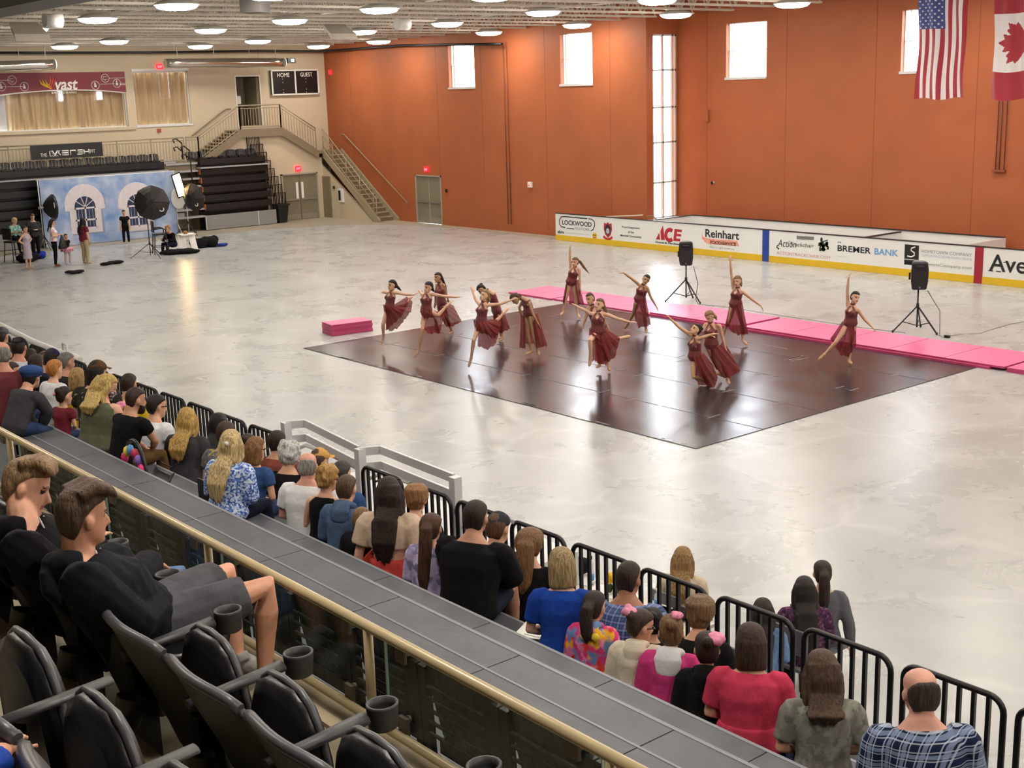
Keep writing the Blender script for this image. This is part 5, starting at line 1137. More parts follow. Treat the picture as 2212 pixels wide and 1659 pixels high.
# guard rail with glass
rail = mat('rail_beige', '#b7a57f', r=.32, var=.03, vs=4); t = thing('glass_balustrade', (2.6, 8, 3.08), 'beige pipe balustrade with glass panels along the upper deck', 'balustrade')
MB().cyl((2.6, YN0, 3.598), (2.6, 20, 3.598), .0225, 20).build('top_rail', [rail], t); MB().cyl((2.6, YN0, 3.185), (2.6, 20, 3.185), .02, 16).build('bottom_rail', [rail], t)
yp = [1.596*2.6+1.412*i for i in range(-4, 11)]
for y in yp: MB().cyl((2.6, y, 3.1), (2.6, y, 3.6), .02, 14).build('post', [rail], t)
clip = mat('clip_bronze', '#5f5444', r=.4)
for y0, y1 in zip(yp, yp[1:]):
    if y0 > 11: continue
    o = MB().bb((2.63, y0+.07, 3.2), (2.64, y1-.07, 3.56)); g = o.build('glass_panel', [glass], t)
    e = MB(); e.bb((2.629, y0+.07, 3.555), (2.641, y1-.07, 3.562)); e.bb((2.629, y0+.068, 3.2), (2.641, y0+.074, 3.56)); e.bb((2.629, y1-.074, 3.2), (2.641, y1-.068, 3.56)); e.build('polished_edge', [mat('glass_edge', '#9fb5ad', r=.1)], g)
    for yy in (y0+.2, y1-.2):
        c = MB(); c.bb((2.612, yy-.03, 3.50), (2.628, yy+.03, 3.585)); c.cyl((2.628, yy, 3.53), (2.655, yy, 3.53), .014, 10); c.build('glass_clip', [clip], t); c = MB(); c.bb((2.61, yy-.028, 3.19), (2.628, yy+.028, 3.265)); c.ball((2.64, yy, 3.25), .016, 8); c.build('glass_clip', [clip], t)
# arena chairs
shell = mat('chair_shell', '#3a3a3b', r=.5, var=.06, vs=8, bump=.06, bs=90); pad = mat('chair_pad', '#0c0c0d', r=.38, bump=.08, bs=60); rimm = mat('chair_rim', '#4d4d4f', r=.4)
def chair(x, y, z, label, group, up=True, rearcup=True, cup=True):
    """fold-up arena chair facing +X; x is the back of the seat pan"""
    t = thing('arena_chair', (x, y, z), label, 'chair', group); w_ = .255
    def P(s, h, d): return V((x+d, y-s, z+h))
    rings = []; n = 11
    for h, d, ww in ((.22, .10, .86), (.30, .075, .93), (.45, .02, .99), (.60, -.05, 1), (.71, -.105, 1), (.755, -.13, .985)):
        fr, bk = [], []
        for i in range(n):
            s = -1+2*i/(n-1); cv = .045*s*s; hh = h+((.03*(1-s**4)) if h > .7 else 0); fr.append(P(s*w_*ww, hh, d+cv+.018)); bk.append(P(s*w_*ww, hh, d+cv-.014))
        rings.append(fr+bk[::-1])
    o = MB().loft(rings); o.build('backrest', [shell], t)
    r = MB()
    tp_ = [P(-w_*.985+2*w_*.985*i/(n-1), .757+.03*(1-(-1+2*i/(n-1))**4), -.128+.045*(-1+2*i/(n-1))**2) for i in range(n)]
    r.tube(tp_, .019, 8); r.build('top_edge', [rimm], t)
    s_ = MB(); m = 18
    if up:      # folded seat pad standing in front of the back
        def pr(dd, q): return [P(q*.235*(abs(cos(a))**.6*(1 if cos(a) > 0 else -1)), .34+q*(.33 if sin(a) > 0 else .13)*sin(a), .20+dd-.04*q*sin(a)*.5) for a in [2*pi*i/m for i in range(m)]]
        s_.loft([pr(-.025, .85), pr(0, .98), pr(.03, 1), pr(.06, .96), pr(.075, .8)])
    else:
        def pr(dd, q): return [P(q*.225*cos(a), .43+dd, .30+q*(.24 if sin(a) > 0 else .2)*sin(a)) for a in [2*pi*i/m for i in range(m)]]
        s_.loft([pr(-.06, .8), pr(-.04, .97), pr(0, 1), pr(.02, .92)])
    s_.build('seat', [pad], t)
    if up:
        e = MB(); e.tube([P(.235*(abs(cos(a))**.6*(1 if cos(a) > 0 else -1)), .34+.33*sin(a), .235-.02*sin(a)) for a in [pi*i/12 for i in range(13)]], .014, 8); e.build('seat_rim', [rimm], t)
    a_ = MB(); sy = -w_-.012
    q0, q1 = P(-sy-.0, .55, -.02), P(-sy, .575, .36); a_.tube([q0, q0.lerp(q1, .5), q1], [.026, .028, .034 if cup else .026], 10, flat=.62 if cup else .42, side=(0, 1, 0)); ar = a_.build('armrest', [shell], t)
    cpt = P(-sy, .60, .43); cu = MB() if cup else None; rr = [[cpt+V((.058*k*cos(2*pi*i/18), .052*k*sin(2*pi*i/18), h)) for i in range(18)] for k, h in ((.78, -.085), (.9, -.08), (1, 0), (1, .008), (.86, .008), (.84, -.02), (.72, -.07))]
    if cup: cu.loft(rr); cu.build('cup_holder', [shell], ar)
    if rearcup:
        c2 = P(-.02, .50, -.105); cu = MB(); cu.loft([[c2+V((.052*k*cos(2*pi*i/16)-.03*(h < -.02), .056*k*sin(2*pi*i/16), h+cos(2*pi*i/16)*-.018)) for i in range(16)] for k, h in ((.7, -.10), (.9, -.09), (1, 0), (1, .006), (.88, .006), (.8, -.08))]); cu.build('rear_cup_holder', [black], t)
    l = MB(); l.bb(P(-sy-.03, .05, .0), P(-sy+.03, .5, .09)); l.bb(P(-sy-.035, 0, -.02), P(-sy+.035, .05, .22)); l.build('standard', [blackm], t); return t
cX, cp = 1.74, .555
names = ['front row arena chair nearest the camera at the bottom edge', 'empty front row arena chair, first left of the bottom edge', 'empty front row arena chair between two cup holder arms', 'empty front row arena chair right beside the boy in grey shorts', 'front row arena chair under the boy in grey shorts', 'front row arena chair under the boy in blue jeans', 'front row arena chair at the left edge behind the boys', 'front row arena chair beyond the left edge']
cy0 = 3.39-.2775
for i in range(-1, 7):
    chair(cX, cy0+cp*i, 3.08, names[i+1], 'front row of arena chairs on the upper deck', up=(i not in (3, 4)))
n2 = ['second row arena chair at the bottom edge beside the blue sleeve', 'empty second row arena chair with big black pad at lower left', 'empty second row arena chair at the left edge']
for i in range(3): chair(.93, 2.88+cp*(i-.42), 3.46, n2[i], 'second row of arena chairs on the upper deck', cup=False)
# row of fixed chairs just below the glass
def lowchair(x, y, z):
    t = thing('tip_up_chair', (x, y, z), 'black plastic seat seen through the glass balustrade', 'chair', 'black seats behind the glass balustrade'); lv = mat('louvre_black', '#1c1c1e', r=.45, bump=.3, bs=30)
    o = MB(); rings = []
    for h, ww, d in ((.24, .7, .06), (.28, .9, .05), (.42, 1, .03), (.58, 1, .0), (.66, .97, -.02)):
        rings.append([V((x+d+.03*s*s+e, y-s*.235*ww, z+h)) for e, ss in ((0, (-1, -.5, 0, .5, 1)), (.03, (1, .5, 0, -.5, -1))) for s in ss])
    o.loft(rings, sm=False); bk = o.build('backrest', [lv], t); r = MB()
    for k in range(5): r.bar((x+.0-.004, y-.19, z+.33+.055*k), (x-.004, y+.19, z+.33+.055*k), .012, .012)
    r.build('slat', [lv], bk)
    l = MB()
    for s in (-1, 1): l.bar((x+.05, y+s*.25, z), (x+.02, y+s*.25, z+.62), .05, .03)
    l.bar((x+.1, y-.26, z+.09), (x+.1, y+.26, z+.09), .05, .08); l.build('frame', [blackm], t); MB().bb((x+.06, y-.21, z+.2), (x+.14, y+.21, z+.27)).build('seat', [lv], t); return t
lc = None
for i in range(13):
    y = 2.3+.56*i
    if lc is None: lc = lowchair(2.9, y, 2.68)
    else: copy_tree(lc, (2.9, y, 2.68))
# ---------------------------------------------------------------- black guard panels on the front deck
XF, zF0, zF1 = 6.88, 1.17, 1.95
def fence(y):
    t = thing('crowd_barrier', (XF, y, zF0), None, 'barrier', 'black barred guard panels along the front deck'); t['label'] = 'black tubular guard panel with vertical bars along the stand front'
    h = .355; r = .1; pts = [V((XF, y+h, zF0)), V((XF, y+h, zF1-r))]+[V((XF, y+h-r+r*cos(a), zF1-r+r*sin(a))) for a in [pi/2*i/5 for i in range(1, 6)]]+[V((XF, y-h+r-r*sin(a), zF1-r+r*cos(a))) for a in [pi/2*i/5 for i in range(0, 6)]]+[V((XF, y-h, zF0))]
    MB().tube(pts, .021, 10).build('frame', [blackm], t); o = MB(); o.bar((XF, y-h, zF0+.06), (XF, y+h, zF0+.06), .03, .03); o.build('bottom_bar', [blackm], t)
    for i in range(1, 7): yy = y-h+2*h*i/7; MB().bar((XF, yy, zF0+.05), (XF, yy, zF1-.012), .026, .026).build('bar', [blackm], t)
    return t
f0 = None
y0 = (onx(1948, 1445, XF).y+onx(2174, 1530, XF).y)/2; pit = .807
for i in range(-2, 25):
    y = y0+pit*i
    if 10.95 < y < 12.2: continue
    if f0 is None: f0 = fence(y)
    else: copy_tree(f0, (XF, y, zF0))
o = MB().bb((6.94, YN0, .0), (7.0, YN1, 1.15)); struct(o.build('wall_stand_front', [grey]))
# aluminium ramp landing rails
alu = mat('aluminium', '#d6d6d6', r=.4, metal=.15); XR = 7.08; t = thing('ramp_railing', (XR, 11.2, 1.1), 'bare aluminium ramp railing rising behind the black guard panels', 'railing')
pA, pB, pC = (onx(x, y, XR) for x, y in ((617, 912), (777, 969), (983, 1030)))
for p in (pA, pB, pC): MB().bb((XR-.045, p.y-.045, 1.0), (XR+.045, p.y+.045, p.z)).build('post', [alu], t)
for a, b in ((pA, pB), (pB, pC)):
    for dz, w_ in ((0, .09), (-.17, .09)):
        u = V((.2, -.1, -.035+dz)); s = V((0, 0, -.035+dz)); o = MB(); o.bar(a+s, a+u, .03, w_); o.bar(a+u, b+s+V((.03, .06, 0)), .03, w_); o.build('flat_rail', [alu], t)
    o = MB(); o.tube([a+V((.05, 0, -.36)), a+V((.16, -.15, -.28)), a.lerp(b, .5)+V((.16, 0, -.29)), b+V((.1, .05, -.3))], .022, 10); o.build('hand_rail', [white], t)
MB().tube([pC+V((.02, -.02, -.24)), pC+V((.1, -.3, -.24)), pC+V((.12, -.42, -.36)), pC+V((.1, -.3, -.5)), pC+V((.03, 0, -.5))], .022, 10).build('end_loop', [white], t)
tag(MB().bb((6.95, pC.y-.4, 1.02), (8.3, pA.y+.4, 1.1)).bb((8.2, pC.y-.4, 0), (8.3, pA.y+.4, 1.02)).build('ramp_platform', [alu]), 'aluminium ramp platform behind the ramp railing', 'platform')
# pale ledge along the far part of the stand front
yl = onx(142, 762, 7.1).y
o = MB(); o.tube([onx(x, y, 7.25) for x, y in ((-60, 672), (10, 708), (70, 738), (136, 765), (160, 770), (172, 779))], .055, 10); tag(o.build('rink_edge_pipe', [white]), 'white dasher cap curving along the far left edge of the rink', 'rink boards')
p = [onx(x, y, 7.3) for x, y in ((138, 766), (135, 742), (144, 746), (146, 768))]; tag(MB().tube(p, .02, 8).build('small_rail', [alu]), 'small metal loop rail standing at the far left of the rink edge', 'rail')
# judges' table on the rink floor
q = [onz(x, y, .745) for x, y in ((1252, 1222), (1404, 1182), (1588, 1296), (1440, 1345))]
tx0, tx1 = 7.75, 8.55; ty0, ty1 = 7.55, 9.75
t = thing('folding_table', (8.15, 8.6, 0), 'cream folding table on the rink floor below the guard panels', 'table'); MB().bb((tx0, ty0, .71), (tx1, ty1, .745)).build('table_top', [mat('cream_laminate', '#c9c3b2', r=.4)], t)
for y in (ty0+.2, ty1-.2):
    for x in (tx0+.08, tx1-.08): MB().cyl((x, y, 0), (x, y, .71), .016, 8).build('leg', [grey], t)
def paper(x, y, a, lb, c='#f0efec', w_=.22, h_=.29):
    p = V((x, y, .749)); tag(MB().box(p, (w_, h_, .004), rz=a).build('paper_sheet', [mat('paper_'+c[1:], c, r=.7)]), lb, 'paper')
def ont(x, y): return onz(x, y, .747)
pl_ = [ont(1270, 1248), ont(1425, 1262), ont(1435, 1310), ont(1470, 1310), ont(1400, 1240)]
cl = lambda p: V((min(max(p.x, tx0+.16), tx1-.16), min(max(p.y, ty0+.2), ty1-.2), .75))
pl_ = [cl(p) for p in pl_]
for p, a, lb in zip(pl_, (.3, .2, .1, -.2, .5), ('white score sheet left on the judges table beside the black bag', 'white score sheet upper middle of the judges table', 'white score sheet lower middle of the judges table', 'white score sheet at the right of the judges table', 'white score sheet near the yellow flowers')): paper(p.x, p.y, a, lb)
def bottle(x, y, lb, col='#3f7fc4', capc='#18181a', z=.745, h=.22):
    p = cl(onz(x, y, z)); p.z = z; t = thing('water_bottle', p, lb, 'bottle'); o = MB(); n = 14
    o.loft([[p+V((r*cos(2*pi*i/n), r*sin(2*pi*i/n), hh*h/.22)) for i in range(n)] for r, hh in ((.028, 0), (.033, .01), (.033, .14), (.03, .165), (.014, .19), (.014, .2))]); o.build('bottle_body', [mat('clear_plastic', '#dfe6ee', r=.1, alpha=.55)], t)
    MB().cyl(p+V((0, 0, .05)), p+V((0, 0, .12)), .0342, 14).build('bottle_label', [mat('label_'+col[1:], col, r=.4)], t); MB().cyl(p+V((0, 0, .2*h/.22)), p+V((0, 0, .225*h/.22)), .016, 10).build('bottle_cap', [mat('cap_c'+capc[1:], capc, r=.4)], t)
bottle(1333, 1242, 'tall blue water bottle with black cap on the judges table', h=.3); bottle(1540, 1272, 'small clear water bottle with white cap at the table corner', capc='#f2f2f4')
p = cl(ont(1390, 1260)); t = thing('flower_bunch', p, 'small bunch of yellow flowers on the judges table', 'flowers'); rn = random.Random(5); o = MB()
for i in range(9): o.ball(p+V((rn.uniform(-.06, .06), rn.uniform(-.06, .06), .13+rn.uniform(0, .07))), .035, 8)
o.build('blossoms', [mat('flower_yellow', '#e0b010', r=.7)], t); o = MB(); [o.ball(p+V((rn.uniform(-.05, .05), rn.uniform(-.05, .05), .05)), [.04, .02, .05], 7) for i in range(6)]; o.build('leaves', [mat('leaf_dark', '#2f3d1c', r=.7)], t)
p = cl(ont(1286, 1222)); lump('black_bag', p, (.3, .22, .2), '#0d0d0e', 'small black bag lying on the judges table', 'bag', 9); p = cl(ont(1555, 1300)); lump('black_pouch', p, (.2, .18, .06), '#161617', 'black pouch at the right corner of the judges table', 'pouch', 10)
def fold_chair(x, y, lb, col='#5a5a5c'):
    t = thing('folding_chair', (x, y, 0), lb, 'chair'); m_ = mat('folding_chair_'+col[1:], col, r=.5); MB().bb((x-.2, y-.2, .43), (x+.2, y+.2, .46)).build('seat', [m_], t); MB().bb((x-.24, y-.2, .62), (x-.215, y+.2, .86)).build('backrest', [m_], t)
    for sx in (-1, 1):
        for sy in (-1, 1): MB().bar((x+sx*.18, y+sy*.2, .45), (x+sx*.22, y+sy*.2, 0), .022, .022).build('leg', [blackm], t)
# items on the tiers
p = onz(370, 1074, 2.302); tag(MB().cyl(p, p+V((0, 0, .004)), .062, 24).build('floor_sticker', [white]), 'round white sticker on the grey tier left of the floral blouse', 'sticker')
p = onz(1152, 1367, 1.93); o = MB().box(p+V((.05, .02, .006)), (.32, .24, .006), rz=.5).box(p+V((.1, -.05, .012)), (.3, .22, .006), rz=.3); tag(o.build('programme_sheet', [white]), 'white programme sheets on the tier beside the big man in black', 'paper')
p = onz(442, 1113, 2.3); t = thing('stadium_cushion', p, 'cream backed folding stadium seat behind the floral blouse', 'seat'); MB().box(p+V((.05, -.05, .14)), (.05, .3, .28)).build('back_pad', [mat('cream_vinyl', '#c9bda0', r=.5)], t); MB().box(p+V((.02, -.05, .15)), (.015, .32, .3)).build('back_shell', [black], t)
# infant car seat with toys
p = V((4.45, 10.75, 2.30)); cs = onx(300, 1020, 4.25); p = V((cs.x, cs.y, 2.32)); t = thing('infant_car_seat', p, 'black infant car seat with pink and blue toys on the handle', 'car seat')
mb = MB(); rings = []
for q in range(9):
    a = -1.3+q*.36; rings.append([p+V((.24*sin(a)*1.1, sx*.2, .26-.22*cos(a)+(.05 if abs(sx) > .9 else 0)))+V((0, 0, .03*e)) for e, S in ((0, (-1, -.5, 0, .5, 1)), (1, (1, .5, 0, -.5, -1))) for sx in S])
mb.loft(rings, sm=False); remesh('shell', mb, [black], t, .02, 2)
o = MB(); o.tube([p+V((-.02, .22*cos(a), .2+.34*sin(a))) for a in [pi*i/12 for i in range(13)]], .018, 8); o.build('handle', [blackm], t)
for k, (cc, a) in enumerate((('#d8346f', .8), ('#e6cf3a', 1.15), ('#5a9ad0', 1.5), ('#c42f4f', 1.9), ('#7a62b4', 2.2), ('#d8346f', 2.5))): MB().ball(p+V((-.05, .22*cos(a), .12+.34*sin(a))), [.035, .04, .05], 8).build('toy', [mat('toy_'+cc[1:], cc, r=.5)], t)
MB().ball(p+V((.05, -.2, .12)), [.09, .12, .07], 10).build('foil_blanket', [mat('foil', '#c8cace', r=.2, metal=.9, bump=.6, bs=20)], t)
# ---------------------------------------------------------------- dancers
maroon = mat('maroon_leotard', '#6b2224', r=.55, var=.12, vs=14, sheen=.3)
chiff = bpy.data.materials.new('maroon_chiffon'); chiff.use_nodes = True
nt = chiff.node_tree; b = nt.nodes['Principled BSDF']; b.inputs['Base Color'].default_value = lin('#84302f'); b.inputs['Roughness'].default_value = .75
tr = nt.nodes.new('ShaderNodeBsdfTranslucent'); tr.inputs[0].default_value = lin('#a04040'); tp_ = nt.nodes.new('ShaderNodeBsdfTransparent'); m1 = nt.nodes.new('ShaderNodeMixShader'); m2 = nt.nodes.new('ShaderNodeMixShader')
m1.inputs[0].default_value = .35; m2.inputs[0].default_value = .12
nt.links.new(b.outputs[0], m1.inputs[1]); nt.links.new(tr.outputs[0], m1.inputs[2]); nt.links.new(m1.outputs[0], m2.inputs[1]); nt.links.new(tp_.outputs[0], m2.inputs[2]); nt.links.new(m2.outputs[0], nt.nodes['Material Output'].inputs[0])
CROP = {1: (810, 580, 8.295), 2: (1000, 600, 8.295), 3: (1190, 520, 8.296), 4: (1220, 630, 8.295), 5: (1430, 660, 8.295), 6: (1550, 545, 7.54), 7: (1740, 580, 7.54)}
def resample(pts, n):
    pts = [V(p) for p in pts]; L = [0]
    for a, b in zip(pts, pts[1:]): L.append(L[-1]+max(1e-4, (b-a).length))
    out = []
    for i in range(n):
        s = L[-1]*i/(n-1); j = 0
        while j < len(L)-2 and L[j+1] < s: j += 1
        out.append(pts[j].lerp(pts[j+1], (s-L[j])/(L[j+1]-L[j])))
    return out
def dancer(label, crop, ground, jt, face, hairspec, panels, skin='#d6a98c', d0=0, k=.95, sd=0, curl=.25):
    ox, oy, sc = CROP[crop]; B0 = onz(*ground); vw = V((B0.x, B0.y, 0)).normalized(); B0 = B0+vw*d0; rv = V((vw.y, -vw.x, 0))
    def P3(p):
        x, y = ox+p[0]/sc, oy+p[1]/sc; d = p[2] if len(p) > 2 else 0; r = ray(x, y)
        return CAM+r*(((B0-CAM).dot(vw)+d)/r.dot(vw))
    J = {n: P3(p) for n, p in jt.items()}; J.update(k=k, kh=1.0, sex='f', g=.86, ag=.84, curl=curl)
    J['C'] = J['P'].lerp(J['N'], .56) if 'C' not in J else J['C']
    dv = lambda v: (rv*v[0]+V((0, 0, v[1]))-vw*v[2]).normalized()
    J['hf'] = dv(face); J['hu'] = (J['Hd']-J['N']).normalized()
    for s in 'LR':
        if 'D'+s in J: J['D'+s] = J['D'+s]-J['W'+s]
    zmin = min(J[n].z for n in ('TL', 'TR', 'AL', 'AR'))
    low = V((0, 0, .05-zmin)) if zmin < .05 else V((0, 0, 0))
    if low.z:
        for n in list(J):
            if isinstance(J[n], V) and n not in ('hf', 'hu', 'DL', 'DR'): J[n] = J[n]+low
    t = thing('person', (B0.x, B0.y, 0), label, 'person', 'dancers in maroon costumes'); vx = .0125
    sty, hc, pth = hairspec; mk_body(J, t, vx, skin, hc, '#8d4340', it=1)
    hair(J, t, sty, hc, vx, path=[P3(p)+low for p in pth] if pth else None, seed=sd, puff=.8 if sty != 'pony' else .7)
    mb = MB(); R = torso(J, .010, 0, 5, .86)
    c = sum(R[-1], V())/len(R[-1]); ax = (J['SR']-J['SL']).normalized(); f = front(J); R[-1] = [c+(p-c)*.78+f*.02 for p in R[-1]]; c2 = J['N']+f*.012
    R.append([c2+(p-c)*.38 for p in R[-1]]); mb.loft(R)
    for s in (-1, 1): mb.ball(J['C']+f*.075*k+ax*(s*.065*k)+(J['N']-J['C'])*.05, .058*k, 10)
    u = (J['N']-J['P']).normalized(); kc = J['C'].lerp(J['N'], .50)+f*.1; base = t.location.copy()
    def post(o, me):
        bm = bmesh.new(); bm.from_mesh(me); kill = []
        for fc in bm.faces:
            q = fc.calc_center_median()+base-kc
            if q.dot(f) > -.09 and abs(q.dot(ax))/.042+abs(q.dot(u))/.07 < 1: kill.append(fc)
        bmesh.ops.delete(bm, geom=kill, context='FACES'); bm.to_mesh(me); bm.free()
    remesh('leotard', mb, [maroon], t, .011, 2, post)
    mb = MB(); n0 = J['N']+(J['Hd']-J['N'])*.12; uu = (J['Hd']-J['N']).normalized(); mb.tube([n0-uu*.02, n0+uu*.018], [.056, .052], 14); mb.build('collar', maroon, t)
    for pi_, (tp, hm) in enumerate(panels):
        nn = 8+10*(len(hm)-1); a, h = resample([P3(p)+low for p in tp], nn), resample([P3(p)+low for p in hm], nn); mb = MB(); ph = pi_*2+sd; vs = []; m = 12
        for j in range(m+1):
            q = j/m
            for i in range(nn):
                p = a[i].lerp(h[i], q); uq = i/(nn-1)
                nr = vw*(-1); wv = (.030*sin(uq*len(hm)*6.5+ph+q*1.2)+.016*sin(uq*len(hm)*15+ph*2-q*2))*(.25+q)
                p = p+nr*(wv+.10*sin(pi*q)*sin(pi*uq))+V((0, 0, -.012*sin(uq*len(hm)*11+ph)*q))
                if p.z < .03: p.z = .03
                vs.append(p)
        mb.add(vs, [(j*nn+i, j*nn+i+1, (j+1)*nn+i+1, (j+1)*nn+i) for j in range(m) for i in range(nn-1)], 0, True); mb.build('skirt_panel', chiff, t)
    return t
dk_ = '#241814'
dancer('dancer at far left leaping with one arm stretched right and ponytail swinging', 1, (826, 759), dict(Hd=(305, 298), N=(300, 400), P=(262, 690), SR=(210, 432, .1), SL=(345, 428, -.1), EL=(520, 462, -.12), WL=(690, 472, -.08), DL=(770, 425, -.05), ER=(160, 428, .3), WR=(140, 430, .5), HL=(300, 740, -.06), HR=(235, 745, .05), KR=(145, 985, -.05), AR=(150, 1225, .05), TR=(120, 1360, .03), KL=(470, 750, .08), AL=(620, 545, .15), TL=(680, 490, .2)), (-.85, .05, .5), ('pony', dk_, [(395, 320), (430, 360), (475, 405)]), [([(145, 640, .05), (190, 665, -.12), (300, 670, -.13), (350, 640, .05)], [(205, 1090, .05), (290, 1125, -.08), (420, 1060, -.12), (545, 900, -.1), (650, 760, 0), (672, 600, .12), (575, 500, .2)]), ([(230, 700, .1), (330, 680, .12)], [(190, 1130, .1), (260, 1060, .15), (480, 860, .18), (600, 620, .2)])], sd=1)
dancer('dancer leaping second from the left with front leg reaching down', 1, (900, 785), dict(Hd=(955, 335), N=(935, 430), P=(920, 740), SR=(850, 470, .1), SL=(1035, 462, -.08), EL=(1250, 497, -.1), WL=(1460, 512, -.05), DL=(1560, 500, 0), ER=(830, 445, .3), WR=(805, 410, .5), HR=(900, 790, .03), HL=(985, 790, -.05), KR=(850, 1085, -.15), AR=(790, 1420, -.02), TR=(705, 1595, -.02), KL=(1130, 840, .15), AL=(1270, 690, .25), TL=(1370, 590, .32)), (-.75, .0, .6), ('pony', dk_, [(1025, 360), (1045, 390), (1062, 425)]), [([(835, 715, .05), (870, 745, -.13), (985, 740, -.14), (1025, 705, .04)], [(795, 775, -.02), (890, 905, -.14), (1060, 870, -.18), (1110, 930, -.12), (1170, 1155, .05), (1090, 1165, .1)]), ([(850, 740, .1), (1010, 740, .12)], [(818, 1010, .15), (950, 1170, .18), (1165, 1150, .2), (1250, 820, .22)])], sd=2)
dancer('tan dancer walking upright behind the leaping pair at left', 1, (974, 724), dict(Hd=(1130, 168), N=(1160, 265), P=(1190, 610), SR=(1112, 290, .1), SL=(1225, 292, -.08), EL=(1270, 430, -.05), WL=(1310, 565, 0), ER=(1092, 420, .15), WR=(1078, 630, .2), HR=(1150, 680, .05), HL=(1225, 680, -.05), KL=(1290, 900, -.08), AL=(1375, 1125, 0), TL=(1330, 1178, -.1), KR=(1200, 870, .15), AR=(1250, 960, .4), TR=(1235, 990, .45)), (-.8, 0, .55), ('pony', dk_, [(1212, 200), (1255, 320), (1295, 450)]), [([(1108, 660, .0), (1150, 690, -.12), (1240, 690, -.12), (1275, 620, .02)], [(1235, 990, .05), (1300, 1060, -.05), (1400, 1035, -.12), (1555, 955, 0), (1400, 660, .1)])], skin='#b58a62', sd=3)
dancer('blonde dancer leaping with chin raised and arm over the bowed dancer', 2, (1012, 803), dict(Hd=(385, 322), N=(370, 440), P=(330, 780), SR=(300, 480, .1), SL=(435, 490, -.08), EL=(660, 472, -.1), WL=(880, 395, -.08), DL=(1000, 345, -.05), ER=(230, 400, .25), WR=(185, 270, .32), DR=(165, 195, .35), HR=(310, 840, .03), HL=(395, 840, -.05), KR=(195, 1115, -.15), AR=(150, 1420, 0), TR=(100, 1605, 0), KL=(560, 820, .12), AL=(715, 650, .22), TL=(815, 540, .28)), (-.65, .35, .6), ('pony', '#80653f', [(450, 320), (480, 400), (440, 455)]), [([(215, 750, .05), (270, 790, -.13), (385, 790, -.14), (445, 750, .02)], [(185, 770, .05), (232, 1000, 0), (400, 1000, -.15), (560, 1100, -.12), (640, 1000, 0), (700, 740, .15)]), ([(300, 800, .1), (430, 780, .1)], [(260, 1215, .12), (440, 1290, .05), (590, 1180, .08), (670, 900, .15)])], skin='#dcb092', sd=4)
dancer('dark haired dancer bending forward behind the blonde leaping one', 2, (1082, 741), dict(Hd=(335, 225), N=(450, 250), C=(545, 360), P=(600, 600), SR=(470, 275, .15), SL=(560, 290, -.05), EL=(640, 490, -.05), WL=(690, 620, 0), ER=(440, 420, .2), WR=(410, 560, .2), HL=(645, 670, -.05), HR=(590, 670, .08), KL=(680, 880, 0), AL=(710, 1085, 0), TL=(640, 1158, -.06), KR=(650, 880, .12), AR=(690, 1070, .2), TR=(640, 1110, .15)), (-.55, -.75, .2), ('bun', dk_, None), [([(535, 620, .02), (600, 660, -.1), (690, 640, -.08), (700, 600, .05)], [(560, 960, .1), (690, 1010, -.02), (845, 930, 0), (780, 740, .1)])], skin='#caa07e', sd=5)
dancer('dancer standing bowed low with long hair over her shoulders', 2, (1157, 771), dict(Hd=(935, 400), N=(1050, 390), C=(1165, 480), P=(1175, 640), SR=(1080, 440, .12), SL=(1185, 470, -.1), EL=(1260, 690, -.12), WL=(1345, 850, -.08), ER=(1010, 560, .1), WR=(1060, 740, .12), HL=(1225, 720, -.05), HR=(1130, 720, .05), KL=(1265, 1050, -.08), AL=(1345, 1330, -.02), TL=(1365, 1425, -.12), KR=(1160, 1030, .0), AR=(1220, 1330, .02), TR=(1120, 1400, -.1)), (-.6, -.8, .15), ('pony', '#4a3322', [(1040, 360), (1130, 390), (1170, 470), (1160, 560)]), [([(1045, 680, .05), (1110, 720, -.1)], [(1012, 1275, .0), (1125, 1305, -.08)]), ([(1225, 720, -.12), (1330, 660, 0)], [(1330, 1290, -.1), (1515, 1250, .05)]), ([(1080, 700, .1), (1300, 690, .12)], [(1090, 1200, .2), (1380, 1220, .2)])], skin='#b9936f', sd=6)
dancer('dancer at the back with right arm straight up and hair flying to the right', 3, (1238, 690), dict(Hd=(435, 420), N=(430, 515), P=(368, 770), SR=(352, 535, .05), SL=(508, 540, -.05), ER=(342, 360, .05), WR=(345, 170, 0), DR=(358, 50, 0), EL=(518, 740, -.05), WL=(525, 910, -.05), HR=(318, 830), HL=(420, 830), KR=(268, 1090, -.03), AR=(228, 1300, 0), TR=(165, 1372, -.08), KL=(440, 1090, 0), AL=(482, 1340, 0), TL=(528, 1422, -.1)), (-.5, -.03, .85), ('pony', '#6a4a34', [(520, 410), (590, 510), (690, 630)]), [([(282, 740, 0), (300, 800, -.1)], [(205, 1130, 0), (240, 1180, -.05)]), ([(320, 820, .12), (460, 810, .12)], [(330, 1180, .2), (520, 1180, .2)]), ([(425, 770, -.12), (492, 730, 0)], [(490, 1180, -.05), (605, 1195, .0)])], sd=7)
dancer('short haired dancer standing half hidden behind the leaping dancer in the middle', 4, (1304, 806), dict(Hd=(455, 222), N=(490, 335), P=(600, 700), SR=(410, 385, .0), SL=(570, 390, .05), ER=(385, 540, 0), WR=(335, 680, 0), EL=(680, 540, .05), WL=(760, 700, .05), HR=(560, 760, 0), HL=(690, 750, .05), KR=(595, 1080, 0), AR=(625, 1390, 0), TR=(560, 1450, -.08), KL=(745, 1080, .03), AL=(785, 1420, 0), TL=(800, 1505, -.1)), (-.6, -.1, .75), ('short', '#3f2c22', None), [([(560, 740, -.08), (740, 700, 0)], [(540, 1340, -.05), (650, 1390, -.1), (790, 1330, 0)])], skin='#c39a78', sd=8, d0=.1)
